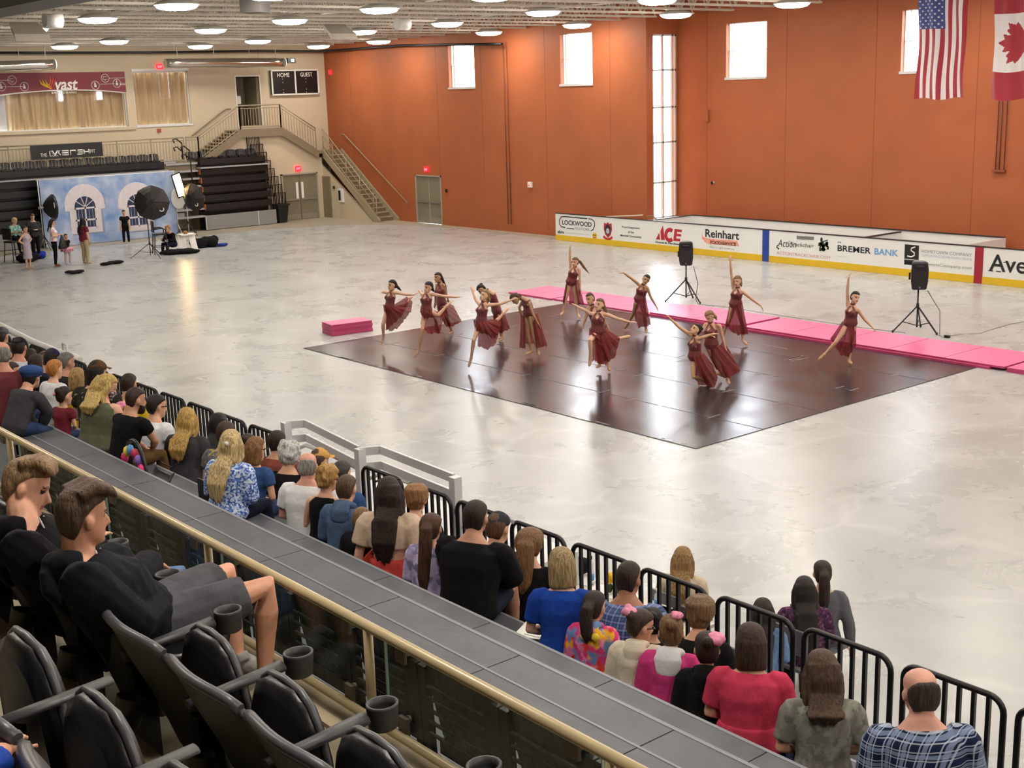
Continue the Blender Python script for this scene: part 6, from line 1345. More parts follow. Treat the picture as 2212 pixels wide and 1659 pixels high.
dancer('central dancer leaping with both arms wide and one knee raised', 4, (1296, 838), dict(Hd=(620, 232), N=(612, 350), P=(585, 700), SR=(455, 390, .05), SL=(735, 400, -.05), ER=(350, 325, 0), WR=(240, 275, 0), DR=(150, 215, 0), EL=(950, 485, -.05), WL=(1170, 545, -.05), DL=(1320, 548, -.02), HR=(545, 780, .0), HL=(650, 780, 0), KR=(455, 870, -.38), AR=(470, 1170, -.3), TR=(435, 1340, -.3), KL=(850, 870, .2), AL=(1040, 825, .4), TL=(1180, 795, .45)), (-.55, .15, .8), ('pony', '#6f4f35', [(700, 260), (740, 340), (770, 400)]), [([(440, 640, .05), (500, 760, -.14), (660, 780, -.15), (720, 660, .0)], [(430, 800, -.1), (560, 800, -.3), (680, 900, -.2), (700, 1240, -.1), (800, 1240, 0), (900, 1180, .1), (990, 840, .25)]), ([(470, 760, .1), (700, 740, .12)], [(420, 1250, .1), (570, 1240, .12), (740, 1330, .15), (860, 1000, .2), (980, 840, .28)])], skin='#ddb195', sd=9)
dancer('slim dark haired dancer leaning with one arm out before the pink mats', 3, (1396, 722), dict(Hd=(1705, 728), N=(1655, 825), P=(1595, 1070), SR=(1575, 810, .05), SL=(1722, 860, -.05), ER=(1430, 695, 0), WR=(1305, 605, 0), DR=(1240, 605, 0), EL=(1790, 1040, -.03), WL=(1880, 1195, -.03), HR=(1540, 1130, 0), HL=(1640, 1130, 0), KL=(1685, 1400, -.05), AL=(1705, 1610, 0), TL=(1715, 1685, -.12), KR=(1480, 1330, .15), AR=(1390, 1500, .3), TR=(1315, 1610, .35)), (.1, -.05, 1), ('bun', dk_, None), [([(1530, 1060, .06), (1560, 1120, -.1), (1665, 1090, -.12), (1695, 1010, 0)], [(1500, 1390, .15), (1570, 1590, -.05), (1700, 1565, -.14), (1790, 1535, 0), (1735, 1230, .1)])], skin='#b98f6c', sd=10)
dancer('dancer arching back with face up and arm thrown to upper left', 5, (1500, 838), dict(Hd=(605, 435), N=(590, 550), P=(595, 900), SR=(495, 515, .1), SL=(645, 600, -.08), ER=(300, 380, .05), WR=(160, 245, 0), DR=(95, 175, 0), EL=(745, 565, -.15), WL=(900, 515, -.15), DL=(1000, 500, -.1), HR=(575, 980, 0), HL=(680, 980, 0), KR=(560, 1275, -.12), AR=(780, 1340, .15), TR=(880, 1390, .2), KL=(790, 1230, .0), AL=(990, 1215, .2), TL=(1090, 1270, .25)), (-.75, .55, .4), ('bun', dk_, None), [([(500, 850, .05), (560, 930, -.13), (690, 900, -.14), (745, 850, .0)], [(640, 1060, -.15), (760, 1200, -.15), (820, 1480, -.1), (935, 1490, -.05), (1000, 1290, 0), (900, 1040, .08)]), ([(510, 880, .1), (700, 880, .12)], [(535, 1200, .1), (660, 1430, .12), (740, 1490, .15), (900, 1480, .18)])], skin='#d9ab86', sd=11)
dancer('fair haired dancer holding the arching dancer with skirt swept to the right', 5, (1574, 836), dict(Hd=(855, 262), N=(875, 375), P=(885, 740), SR=(780, 395, .1), SL=(1030, 410, -.08), ER=(735, 520, .02), WR=(850, 575, -.05), EL=(1080, 615, -.05), WL=(1140, 830, -.05), HR=(840, 800, 0), HL=(960, 800, 0), KL=(1085, 1080, -.03), AL=(1170, 1370, 0), TL=(1205, 1468, -.12), KR=(930, 1060, .15), AR=(1040, 1230, .45), TR=(1075, 1280, .5)), (-.55, -.45, .65), ('pony', '#8a6d4a', [(955, 265), (985, 330)]), [([(790, 780, .1), (900, 840, -.1), (1055, 760, -.1), (1085, 690, 0)], [(940, 1150, .1), (1120, 1370, -.05), (1250, 1335, -.1), (1395, 1225, 0), (1230, 890, .08)])], skin='#cfa183', sd=12, d0=.15)
dancer('fair dancer before the mats with right arm up and left arm low', 6, (1606, 748), dict(Hd=(325, 492), N=(330, 605), P=(290, 860), SR=(262, 640, .05), SL=(392, 655, -.05), ER=(225, 380, .05), WR=(210, 180, 0), DR=(205, 75, 0), EL=(545, 775, 0), WL=(700, 890, 0), DL=(755, 985, 0), HR=(250, 930, 0), HL=(335, 930, 0), KL=(395, 1160, -.03), AL=(412, 1440, 0), TL=(490, 1532, -.1), KR=(195, 1130, .1), AR=(125, 1270, .3), TR=(100, 1370, .35)), (-.45, -.1, .88), ('pony', '#7b5f42', [(380, 540), (392, 590)]), [([(200, 850, .08), (250, 930, -.08), (360, 870, -.12), (395, 800, 0)], [(120, 1210, .15), (240, 1320, .05), (320, 1362, -.08), (505, 1362, -.05), (430, 980, .05)])], sd=13)
dancer('rightmost dancer lunging sideways with one arm straight up', 7, (1838, 789), dict(Hd=(810, 505), N=(768, 625), P=(730, 915), SR=(688, 655, .05), SL=(850, 700, -.05), ER=(682, 400, .05), WR=(700, 205, 0), DR=(722, 115, 0), EL=(950, 850, 0), WL=(1070, 975, 0), HR=(682, 970, 0), HL=(780, 970, 0), KR=(505, 1225, -.12), AR=(320, 1425, -.08), TR=(210, 1520, -.08), KL=(735, 1260, .05), AL=(712, 1515, .03), TL=(755, 1588, -.1)), (.5, -.03, .85), ('bun', '#221714', None), [([(600, 890, .05), (625, 935, .02)], [(395, 1180, .0), (450, 1250, .06)]), ([(625, 930, .12), (710, 950, .12)], [(480, 1320, .2), (570, 1410, .2)]), ([(680, 990, -.12), (825, 900, 0)], [(550, 1435, -.08), (700, 1475, -.14), (825, 1290, 0)])], skin='#d3a486', sd=14)

# ---------------------------------------------------------------- seated crowd
ROWS = {1: (6.2, 1.55, 1.17), 2: (5.53, 1.925, 1.55), 3: (4.84, 2.30, 1.925), 4: (4.14, 2.68, 2.30)}
jeans = fabric('denim', '#2c3d5c', .25); jeansl = fabric('denim_light', '#5f7ba0', .3); blackf = fabric('black_fabric', '#0c0c0e', .25); khaki = fabric('khaki_fabric', '#746b58'); navyf = fabric('navy_fabric', '#161c2e', .2); brownf = fabric('brown_fabric', '#5a4223')
def crowd(label, pt, row, hairs, topm, bot=None, sex='f', skin='#d2a284', g=1.0, yaw=28, hy=14, lean=.12, arms='lap', hpit=-.15, sleeve=.55, tank=False, hd=None, vx=.0135, dx=0, zs=None, extra=None, roll=0, kmax=1.14, ln=2., g2=1, twist=0, grp='spectators on the grey seating tiers', neck=6, long=0, hem=0, t=.014):
    ex, zr, zf = ROWS[row]; zr = zs if zs is not None else zr; X = ex-.27+dx; k = .95; Y = onx(pt[0], pt[1], X).y
    for _ in range(6):
        J = sit(X, Y, zr, zf, k, yaw, lean, hy, hpit, arms, sex, g, roll, twist); hh = .129 if hairs else .116; cr = J['Hd']+J['hu']*hh*J['kh']; p = onx(pt[0], pt[1], cr.x)
        Y += p.y-cr.y; k = min(kmax, max(.4, k+(p.z-cr.z)/.9))
    for key, v in (hd or {}).items(): J[key] = v(J)
    o = thing('person', (X, Y, zf), label, 'person', grp); hc = hairs[1] if hairs else '#6a625c'
    mk_body(J, o, vx, skin, hc)
    if hairs: hair(J, o, hairs[0], hc, vx, **(hairs[2] if len(hairs) > 2 else {}))
    if topm: top(J, o, topm, vx, sleeve, hem, t, 'shirt', g*g2, tank, long, neck)
    bottoms(J, o, bot or jeans, vx, ln)
    if vx < .03: shoes(J, o, blackf, .016)
    if extra: extra(J, o)
    return J
gl = lambda J, o: (MB().tube([hp(J, s*.078, -.0, .008) if s else hp(J, 0, .1, .006) for s in (-1,)]+[hp(J, -.06, .085, .006), hp(J, 0, .098, .004), hp(J, .06, .085, .006), hp(J, .08, -.0, .008)], .004, 6).build('glasses', blackm, o))
C_ = crowd
wf = fabric('white_fabric', '#dcdde0'); charc = fabric('charcoal_fabric', '#3a3a3d', .15); bluef = fabric('blue_fabric', '#2f4c7a'); 
C_('man in a grey cap at the far left edge of the crowd', (2, 703), 1, ('short', '#3a2f28'), charc, sex='m', extra=lambda J, o: cap(J, o, 'ball', '#5c5f66', .014))
C_('older man with cropped grey hair in maroon shirt at the left edge', (1, 737), 4, ('bald', '#77726c'), fabric('dusty_maroon', '#6d3439'), sex='m', g=1.12, sleeve=.6, yaw=45, hy=25, skin='#c98f78', dx=-.05)
C_('person with dark hair behind the white panelled cap', (16, 740), 2, ('bob', '#1d1714'), charc, hy=30)
C_('man in a black cap with white front panel and pale shirt', (40, 728), 2, ('short', '#2c211b'), fabric('pale_grey_fabric', '#c9ced6'), sex='m', skin='#c78c73', hy=22, extra=lambda J, o: cap(J, o, 'ball', '#17161a', .013, col2='#dedede'))
C_('woman with dark brown hair in front of the far guard panels', (64, 752), 1, ('bob', '#2e211b'), charc, hy=10)
C_('person with dark brown hair just behind the blue newsboy cap', (77, 764), 2, ('bob', '#33241b', dict(puff=1.1)), blackf)
C_('man in a tan cap low beside the far guard panels', (95, 758), 1, ('short', '#4c3a2c'), fabric('tan_shirt', '#8f7d62'), sex='m', dx=.12, extra=lambda J, o: cap(J, o, 'ball', '#7d705c', .014))
C_('man in a dark purple cap against the far guard panels', (111, 752), 1, ('short', '#2a221e'), fabric('purple_fabric', '#2e2647'), sex='m', dx=-.1, extra=lambda J, o: cap(J, o, 'ball', '#2a2348', .014, col2='#cfcfd6'))
C_('grey haired man in a dark jacket looking right', (142, 760), 1, ('short', '#6f6d6a'), fabric('dark_jacket', '#26262a'), sex='m', hy=-5, yaw=15, skin='#c08a74')
C_('ginger haired person in a white shirt behind the newsboy cap', (117, 776), 2, ('short', '#b5783a', dict(puff=1.08)), wf, hy=5, yaw=20, skin='#e0b195')
C_('child with blond straight hair in a yellow top', (165, 793), 2, ('bob', '#a08252'), fabric('yellow_fabric', '#d8b92a'), hy=20)
C_('man in a brown cap with white print across his dark shoulders', (209, 777), 2, ('bob', '#17120f'), spots('dark_print_fabric', '#2b2722', ['#2b2722', '#8d8a82'], 22, .56), sex='m', g=1.1, hy=-5, extra=lambda J, o: cap(J, o, 'ball', '#5d4127', .013), yaw=30)
C_('young man in a blue newsboy cap and dark grey sweatshirt', (66, 788), 4, ('short', '#1d1714'), charc, jeans, sex='m', g=1.0, sleeve=2, lean=.5, hy=18, yaw=22, arms='knee', zs=2.7, kmax=1.05, skin='#cf9d86', vx=.011, dx=-.1, extra=lambda J, o: (cap(J, o, 'news', '#2c4878', .012), MB().tube([J['WR']+(J['ER']-J['WR'])*.16+V((.036*cos(a), .03*sin(a), .03*sin(a))) for a in [2*pi*i/12 for i in range(13)]], .008, 6).build('wristband', mat('pink_band', '#e8569c', r=.5), o)), t=.022)
C_('small child with dark hair and a pink flower beside the newsboy cap', (137, 834), 3, ('bun', '#2b1c17'), fabric('maroon_top', '#6d2430'), hy=-15, kmax=.8, extra=lambda J, o: flower(J, o, -.07, -.05, .02, .05, 3))
C_('little girl with a brown bun and pink bow at the left edge', (24, 830), 3, ('bun', '#4f3d24', dict(puff=1.2)), fabric('dark_top', '#2a2a2c'), kmax=.8, dx=-.2, extra=lambda J, o: flower(J, o, .07, -.08, -.02, .045, 4))
C_('person wearing a dark face mask at the left edge', (24, 781), 3, ('bob', '#3b2b22'), fabric('slate_fabric', '#434a57'), hy=-30, yaw=10, kmax=.9, extra=lambda J, o: remesh('face_mask', MB().loft(rings_h(J, [(-.11, .04, .085, .0), (-.09, .055, .1, .0), (-.05, .068, .108, .0), (-.03, .066, .1, .0)])), [blackf], o, .012, 1))
C_('blonde woman in a sleeveless olive top bending over a child', (228, 807), 3, ('half', '#b79b5c', dict(ln=.18)), fabric('olive_fabric', '#5c5f4a'), sex='f', g=1.35, tank=True, hy=-35, hpit=-.5, yaw=25, skin='#dba98c', lean=.3, vx=.012, extra=lambda J, o: remesh('face_mask', MB().loft(rings_h(J, [(-.11, .04, .085, .0), (-.09, .055, .1, .0), (-.05, .068, .108, .0), (-.02, .064, .1, .0)])), [spots('mask_print', '#4b4350', ['#c9bfc7'], 40)], o, .012, 1))
C_('child in a floral headband leaning on the olive top', (254, 872), 3, ('updo', '#5a3326'), fabric('floral_dark', '#2c3230'), kmax=.7, dx=.25, extra=lambda J, o: flower(J, o, .04, -.02, .1, .06, 6))
C_('man in a bright yellow shirt against the guard panels', (277, 806), 1, ('short', '#2e2018'), fabric('bright_yellow', '#e3c32b'), sex='m', skin='#c58f72')
C_('bearded man with cropped brown hair in a black shirt', (291, 836), 3, ('short', '#33251c', dict(puff=.93)), blackf, brownf, sex='m', g=1.02, lean=.32, arms='knee', hy=-12, yaw=15, skin='#bf8d70', vx=.012, extra=lambda J, o: remesh('beard', MB().loft(rings_h(J, [(-.135, .03, .08, .02), (-.11, .05, .095, .0), (-.08, .062, .095, -.02), (-.055, .066, .093, -.02), (-.03, .07, .03, -.03)])), [hairm('hair_2a1d16', '#2a1d16')], o, .012, 1))
C_('dark haired person with glasses in a white tee', (337, 851), 2, ('short', '#1e1815', dict(puff=1.1)), wf, sex='m', g=1.15, hy=-15, yaw=15, extra=gl)
C_('woman with long straight blonde hair in a dark grey top', (402, 879), 2, ('long', '#b1904f', dict(ln=.28)), charc, sex='f', g=1.2, sleeve=2, hy=22, yaw=32, vx=.012)
C_('woman with wavy black hair and pale pink top', (470, 891), 1, ('long', '#120e0d', dict(ln=.2, puff=1.1)), fabric('pale_pink_fabric', '#e3b8b5'), hy=30, yaw=30)
C_('short haired man in a grey printed shirt behind the floral blouse', (487, 909), 2, ('short', '#3c2d24'), spots('grey_print', '#6c6770', ['#55505a', '#b5a93c'], 16, .5), sex='m', hy=12)
def floralx(J, o): MB().ball(hp(J, 0, -.135, .02), .02, 8).build('hair_clip', mat('pearl', '#e6e6e8', r=.2), o)
C_('blonde woman in a blue and white floral blouse', (497, 927), 3, ('long', '#bfa777', dict(ln=.36)), spots('blue_floral', '#a9c4ea', ['#cbdaf0', '#5c7fc4', '#dbe6f6', '#3d5fae'], 30, .42), navyf, g=1.18, sleeve=1.7, hy=22, yaw=24, vx=.011, hem=0, long=.06, t=.025, extra=floralx, lean=.16)
C_('child with a brown bun peeking over the auburn haired woman', (534, 936), 1, ('bun', '#33231b'), charc, kmax=.95)
C_('woman with short auburn hair and glasses in a blue shirt', (551, 942), 2, ('bob', '#7a5733'), bluef, hy=-5, yaw=22, extra=gl)
C_('man with dark brown hair in a rust shirt', (597, 929), 1, ('short', '#2b201b', dict(puff=1.08)), fabric('rust_fabric', '#7d4337'), sex='m', g=1.08, hy=25, dx=.15)
C_('woman with white curly hair and black top', (623, 952), 1, ('curly', '#b9b8b4', dict(puff=1.12, seed=2)), blackf, g=1.12, hy=18, dx=-.15, vx=.012)
C_('bald man in a white polo shirt and khaki trousers', (663, 976), 2, ('bald', '#8e8a85'), fabric('white_polo', '#e2e2e2', .03), khaki, sex='m', g=1.18, hy=22, yaw=30, skin='#d49a85', vx=.011, sleeve=.7, extra=lambda J, o: remesh('belt', MB().loft([[c+(p-c)*1.03 for p in r] for c, r in [(sum(r, V())/len(r), r) for r in (lambda R: [R[0], [a.lerp(b, .25) for a, b in zip(R[0], R[1])]])(torso(J, .022, 1, 2, 1.18))]]), [mat('dark_leather', '#241a17', r=.4)], o, .012, 1))
C_('man in an orange mesh cap looking right', (690, 967), 1, ('short', '#4b3b2c'), charc, sex='m', hy=-5, yaw=20, dx=.1, extra=lambda J, o: cap(J, o, 'ball', '#c99a55', .013, brim='#d79c4f'))
C_('girl with curled blonde updo in a black top', (706, 1003), 2, ('curly', '#a87f47', dict(puff=1.0, seed=5)), blackf, hy=-5, kmax=.92, tank=True)
C_('man with greying hair in a blue shirt near the ramp railing', (738, 994), 1, ('short', '#3d3a37'), bluef, sex='m', g=1.1, hy=0, lean=.3)
hood_ = lambda m, big=1.: (lambda J, o: hood(J, o, m, .013, big))
slate = fabric('slate_blue_fabric', '#4d6280')
C_('boy with brown hair in a slate blue hoodie', (748, 1025), 2, ('short', '#54402b'), slate, navyf, sex='m', hy=5, kmax=.9, sleeve=2, t=.025, vx=.011, extra=hood_(slate))
C_('toddler with sandy hair in a black puffer jacket', (780, 1095), 2, ('short', '#7f6340'), fabric('black_puffer', '#141417', .3), sex='m', kmax=.66, sleeve=2, t=.035, vx=.011, dx=-.05)
def coralx(J, o):
    skirtlap(J, o, fabric('coral_fabric', '#c9483f'), .013, .5); MB().tube([hp(J, cos(a)*.088, .05+sin(a)*.05, .105-.02*abs(cos(a))) for a in [pi*i/8 for i in range(9)]], .009, 6).build('sunglasses', blackm, o)
    mb = MB(); r = torso(J, .026, 0, 2, 1.02); d = (J['P']-J['C']).normalized(); mb.loft([[p+d*.02 for p in r[0]]]+r[1:]); remesh('dress_waist', mb, [fabric('coral_fabric', '#c9483f')], o, .013, 3)
C_('woman with very long dark brown hair in cream top and coral skirt', (838, 1029), 2, ('long', '#2b1e19', dict(ln=.40)), fabric('cream_knit', '#cdb59c', .05), fabric('coral_fabric', '#c9483f'), sleeve=.75, hy=20, yaw=38, hem=3, t=.03, vx=.011, extra=coralx, arms='down', lean=.06)
C_('person with tousled light brown hair in a navy top by the railing post', (898, 1046), 1, ('shag', '#8a6540'), navyf, hy=15, sleeve=.6, g=1.05)
lav = spots('lavender_tie_dye', '#b3a2cb', ['#c9bddb', '#a08fc2', '#c9bbdc', '#807a9c'], 7, .44)
def sweats(m): return lambda J, o: None
C_('girl with a high brown ponytail in lavender tie dye', (931, 1108), 2, ('pony', '#4a3020', dict(ln=.42, puff=1.1)), lav, lav, kmax=.86, sleeve=2, hy=5, yaw=30, t=.028, vx=.011)
C_('big man in a black jacket and navy shorts', (1027, 1080), 2, ('short', '#2b211b', dict(puff=.97)), fabric('black_jacket', '#0b0b0c', .2), fabric('navy_shorts', '#1d2436', .2), sex='m', g=1.2, sleeve=2, hy=8, yaw=24, t=.03, ln=.85, arms='knee', lean=.2, vx=.011, skin='#c08e74')
C_('man in a dark grey baseball cap and black shirt', (1076, 1105), 1, ('short', '#5a3f2c'), blackf, sex='m', g=1.05, hy=0, yaw=18, extra=lambda J, o: cap(J, o, 'ball', '#33353a', .013, brim='#6d6f73', col2='#c9c9c9'))
C_('woman in black with a thick light brown ponytail', (1146, 1139), 1, ('pony', '#6f5132', dict(ln=.26, puff=1.35)), blackf, g=1.08, sleeve=2, hy=5, yaw=28)
def bp_arm(J): return J['P']+V((.12, -.30, .06))
C_('woman with a blonde bob in a royal blue polo shirt', (1212, 1181), 2, ('bob', '#96805a'), fabric('royal_blue_polo', '#183f97', .06), jeans, hy=12, yaw=42, g=1.02, sleeve=.75, vx=.0105, lean=.14, hd=dict(ER=lambda J: J['SR']+V((-.06, -.09, -.25)), WR=lambda J: J['SR']+V((.18, -.30, -.40))))
C_('shaved man in a blue plaid shirt by the guard panels', (1358, 1212), 1, ('short', '#2c1f18', dict(puff=.92)), plaid('blue_plaid', '#4a5a85', '#8f9cc4', '#232c4a', 22), sex='m', g=1.12, hy=-12, yaw=35, sleeve=1.6, vx=.011, t=.02, skin='#a8775c')
rb = spots('rainbow_fleece', '#d5407e', ['#e8b02c', '#d93f3a', '#e57fae', '#6a86b8'], 7, .45)
C_('girl with a dark ponytail in a bright rainbow hoodie', (1284, 1276), 2, ('pony', '#2b1f1b', dict(ln=.1)), rb, rb, kmax=.75, hy=-5, sleeve=2, t=.03, vx=.011, extra=lambda J, o: (hood(J, o, rb, .013), [MB().ball(J['N']-front(J)*.12+(J['SL']-J['SR'])*s+V((0, 0, -.06)), .03, 8).build('hood_horn', fabric('yellow_fleece', '#d9bd45'), o) for s in (.1, -.25)]))
cr_ = fabric('cream_fleece', '#d3c9b2', .05)
C_('girl in a cream hooded fleece with glasses and pink flower', (1384, 1316), 2, ('bun', '#3a2a22'), cr_, cr_, kmax=.78, hy=-45, yaw=30, hpit=-.25, sleeve=2, t=.04, vx=.011, extra=lambda J, o: (hood(J, o, cr_, .013, 1.1), flower(J, o, -.03, -.1, .09, .055, 8), gl(J, o)))
C_('person with black hair half hidden behind the girl in cream', (1409, 1312), 1, ('bun', '#120e0d'), blackf, kmax=.86)
pk = fabric('pink_fleece', '#c23a78', .08)
pt = mat('pale_tulle', '#d9a9b9', r=.8, alpha=.8, var=.08, vs=9)
def pinkx(J, o):
    hood(J, o, fabric('white_fleece', '#d8d6d8', .04), .013, 1.15); tutu(J, o, pt, .36, 3); flower(J, o, .04, -.03, .12, .04, 11)
C_('girl with a light brown bun in a pink hoodie with white hood lining', (1450, 1327), 2, ('bun', '#6d5031'), pk, cr_, kmax=.8, hy=10, yaw=32, sleeve=2, t=.035, vx=.011, hem=1, extra=pinkx)
C_('woman with short sandy brown hair in a black top by the guard panels', (1512, 1288), 1, ('shag', '#6d5538', dict()), blackf, g=1.08, sleeve=2, hy=5, yaw=30, vx=.012)
bf = fabric('black_sweat', '#101012', .2)
C_('girl with dark bun and pink bow in a black hoodie and pale tutu', (1527, 1364), 2, ('bun', '#2d1f1a'), bf, cr_, kmax=.78, hy=10, yaw=36, sleeve=2, t=.03, vx=.011, hem=1, extra=lambda J, o: (hood(J, o, bf, .013), tutu(J, o, pt, .38, 7), flower(J, o, .06, -.06, .09, .055, 12)))
def cpx(J, o):
    mb = MB(); r = torso(J, .028, 0, 2, 1.25); c = sum(r[0], V())/len(r[0]); d = (J['P']-J['C']).normalized(); mb.loft([[p+d*.1+(p-c)*.35 for p in r[0]]]+[[p+(p-c)*.15 for p in r[0]]]+r[1:]); remesh('shirt_peplum', mb, [fabric('raspberry_fabric', '#c23a55', .12)], o, .012, 3)
C_('woman with straight brown hair in a raspberry pink blouse', (1622, 1345), 2, ('bob', '#38271e', dict()), fabric('raspberry_fabric', '#c23a55', .12), jeans, g=1.25, hy=10, yaw=34, sleeve=.8, vx=.0105, extra=cpx)
C_('woman with brown ombre hair in a grey floral tee', (1776, 1403), 2, ('long', '#4a3626', dict(ln=.12)), spots('grey_floral', '#7b7770', ['#868379', '#6d6a65', '#878c7e'], 14, .45), jeans, g=1.1, hy=6, yaw=44, sleeve=.8, vx=.0105)
C_('balding man in a navy and white plaid shirt', (1989, 1441), 2, ('bald', '#3b3029'), plaid('navy_plaid', '#16213f', '#8fa0c0', '#c9d2e2', 13), jeans, sex='m', g=1.12, hy=5, yaw=48, sleeve=1.8, vx=.010, t=.022, skin='#d8a08c')
# people on chairs at rink level
def floorsit(label, pt, X, hairs, topm, ch, sex='f', yaw=40, hy=0, k=.97, **kw):
    p = onx(pt[0], pt[1], X); Y = p.y
    for _ in range(5):
        J = sit(X, Y, .46, 0, k, yaw, .1, hy, -.1, kw.get('arms', 'lap'), sex, kw.get('g', 1)); cr = J['Hd']+J['hu']*.129*J['kh']; q = onx(pt[0], pt[1], cr.x); Y += q.y-cr.y
    dz = q.z-cr.z; J = sit(X, Y, .46+max(-.05, min(.3, dz)), 0, k, yaw, .1, hy, -.1, kw.get('arms', 'lap'), sex, kw.get('g', 1))
    fold_chair(X, Y, ch); o = thing('person', (X, Y, 0), label, 'person', 'people at rink level below the stand'); mk_body(J, o, .0135, '#d2a284', hairs[1]); hair(J, o, hairs[0], hairs[1], .013, **(hairs[2] if len(hairs) > 2 else {})); top(J, o, topm, .0135, kw.get('sleeve', .6), 0, .018); bottoms(J, o, kw.get('bot', blackf), .0135); shoes(J, o, blackf, .016); return J
floorsit('judge with long light brown hair at the cream table', (1475, 1181), 8.78, ('long', '#8a6a42', dict(ln=.3)), fabric('cream_top', '#c7b79e'), 'grey folding chair under the judge at the cream table', yaw=35)
floorsit('woman with long dark hair in a plum patterned top', (1738, 1244), 9.0, ('long', '#1e1613', dict(ln=.42)), spots('plum_print', '#4a2a45', ['#6f4a66', '#2f1c30'], 24, .45), 'grey folding chair under the woman in plum', yaw=45, sleeve=1.7, g=1.1)
floorsit('girl with a dark ponytail in a grey long sleeved shirt', (1776, 1241), 9.45, ('pony', '#2e201a', dict(ln=.22)), fabric('mid_grey_fabric', '#5b5b60'), 'grey folding chair under the girl in grey', yaw=45, sleeve=2, arms='down')
floorsit('child with long dark hair in a denim jacket behind the guard panel', (1648, 1291), 8.3, ('long', '#221915', dict(ln=.3)), jeansl, 'grey folding chair under the child in denim', yaw=40, sleeve=2, k=.85)
# ---------------------------------------------------------------- the two boys on the upper deck
def boy(label, jt, hyaw, hpit, skin, hc, topm, bot, ln, vx, band=None, ground=3.08, roll=0):
    J = {n: onx(p[0], p[1], p[2]) for n, p in jt.items()}; J.update(k=1.0, kh=1.0, sex='m', g=1.0, ag=1.0, curl=.25)
    for s in 'LR':
        if 'D'+s in J: J['D'+s] = J['D'+s]-J['W'+s]
    a = radians(hyaw); J['hf'] = V((cos(a)*cos(hpit), sin(a)*cos(hpit), sin(hpit))); J['hu'] = ((J['Hd']-J['N']).normalized()*.3+V((0, 0, 1))).normalized()
    o = thing('person', (J['P'].x, J['P'].y, ground), label, 'person', 'boys sitting on the upper deck'); mk_body(J, o, vx, skin, hc, '#b3645c', it=2)
    hair(J, o, 'quiff', hc, .009); top(J, o, topm, .009, 1.92, 0, .036); hood(J, o, topm, .010, 1.3); bottoms(J, o, bot, .009, ln, .03 if ln < 1.5 else .02)
    shoes(J, o, fabric('sneaker_grey', '#8d8a86'), .008, t=.012)
    for s in 'LR': MB().tube([J['N']+front(J)*.09+(J['SR']-J['SL']).normalized()*(.045 if s == 'R' else -.045)-V((0, 0, .02)), J['N']+front(J)*.135+(J['SR']-J['SL']).normalized()*(.05 if s == 'R' else -.05)-V((0, 0, .16))], .004, 6).build('drawstring', mat('cord_grey', '#b9b9bd'), o)
    if band:
        W, E = J['W'+band], J['E'+band]; d = (W-E).normalized(); MB().tube([W-d*.012, W+d*.014], [.037, .037], 14).build('wristband', mat('pink_band', '#e8569c', r=.5), o)
    return J
nh = fabric('midnight_hoodie', '#0e1118', .2); bh = fabric('black_hoodie', '#0b0b0d', .2); gs = fabric('grey_marl_shorts', '#4a4a4e', .22)
boy('boy with swept brown hair in a midnight hoodie and grey shorts', dict(Hd=(180, 1116, 1.72), N=(166, 1202, 1.68), C=(235, 1290, 1.76), P=(300, 1352, 1.92), SL=(232, 1212, 1.84), SR=(168, 1250, 1.56), EL=(285, 1262, 2.02), WL=(325, 1213, 2.22), DL=(392, 1240, 2.42), ER=(290, 1345, 1.80), WR=(345, 1290, 2.06), DR=(385, 1278, 2.14), HL=(332, 1328, 2.0), HR=(318, 1368, 1.95), KL=(488, 1236, 2.46), KR=(576, 1266, 2.46), AL=(512, 1412, 2.42), TL=(556, 1440, 2.5), AR=(572, 1446, 2.42), TR=(628, 1476, 2.55)), 5, -.12, '#cf9679', '#4b3829', nh, gs, .82, .0075, 'L')
boy('boy with tousled light brown hair in a black hoodie and blue jeans', dict(Hd=(58, 1052, 1.72), N=(45, 1128, 1.66), C=(95, 1212, 1.74), P=(170, 1290, 1.9), SL=(95, 1150, 1.8), SR=(35, 1180, 1.54), EL=(150, 1190, 2.0), WL=(205, 1160, 2.2), ER=(150, 1262, 1.76), WR=(208, 1170, 2.02), DR=(232, 1185, 2.1), HL=(200, 1265, 2.0), HR=(185, 1300, 1.94), KL=(255, 1200, 2.42), KR=(382, 1250, 2.42), AL=(300, 1340, 2.42), TL=(345, 1362, 2.52), AR=(430, 1390, 2.4), TR=(470, 1410, 2.5)), -30, -.38, '#d5a086', '#80664a', bh, jeansl, 2., .0075)
# person at the lower left edge, mostly outside the frame
J = sit(.78, 2.92, 3.95, 3.46, .98, 0, .1, 0, -.1, 'lap', 'm')
o = thing('person', (.62, 2.95, 3.84), 'person in a royal blue sleeve cut off by the lower left corner', 'person')
p = onz(4, 1612, 4.02); q = onz(60, 1660, 3.95); J = sit(p.x-.45, p.y+.35, 4.28, 3.84, .98, -10, .12, 20, -.1, 'lap', 'm')
J['WR'] = onz(2, 1625, 4.2); J['ER'] = onz(-40, 1690, 4.22)
mk_body(J, o, .01, '#cf977c', '#3a2c22'); hair(J, o, 'short', '#3a2c22', .012); top(J, o, fabric('royal_blue_polo', '#183f97', .06), .01, 1.6); bottoms(J, o, jeans, .014); shoes(J, o, blackf, .016)

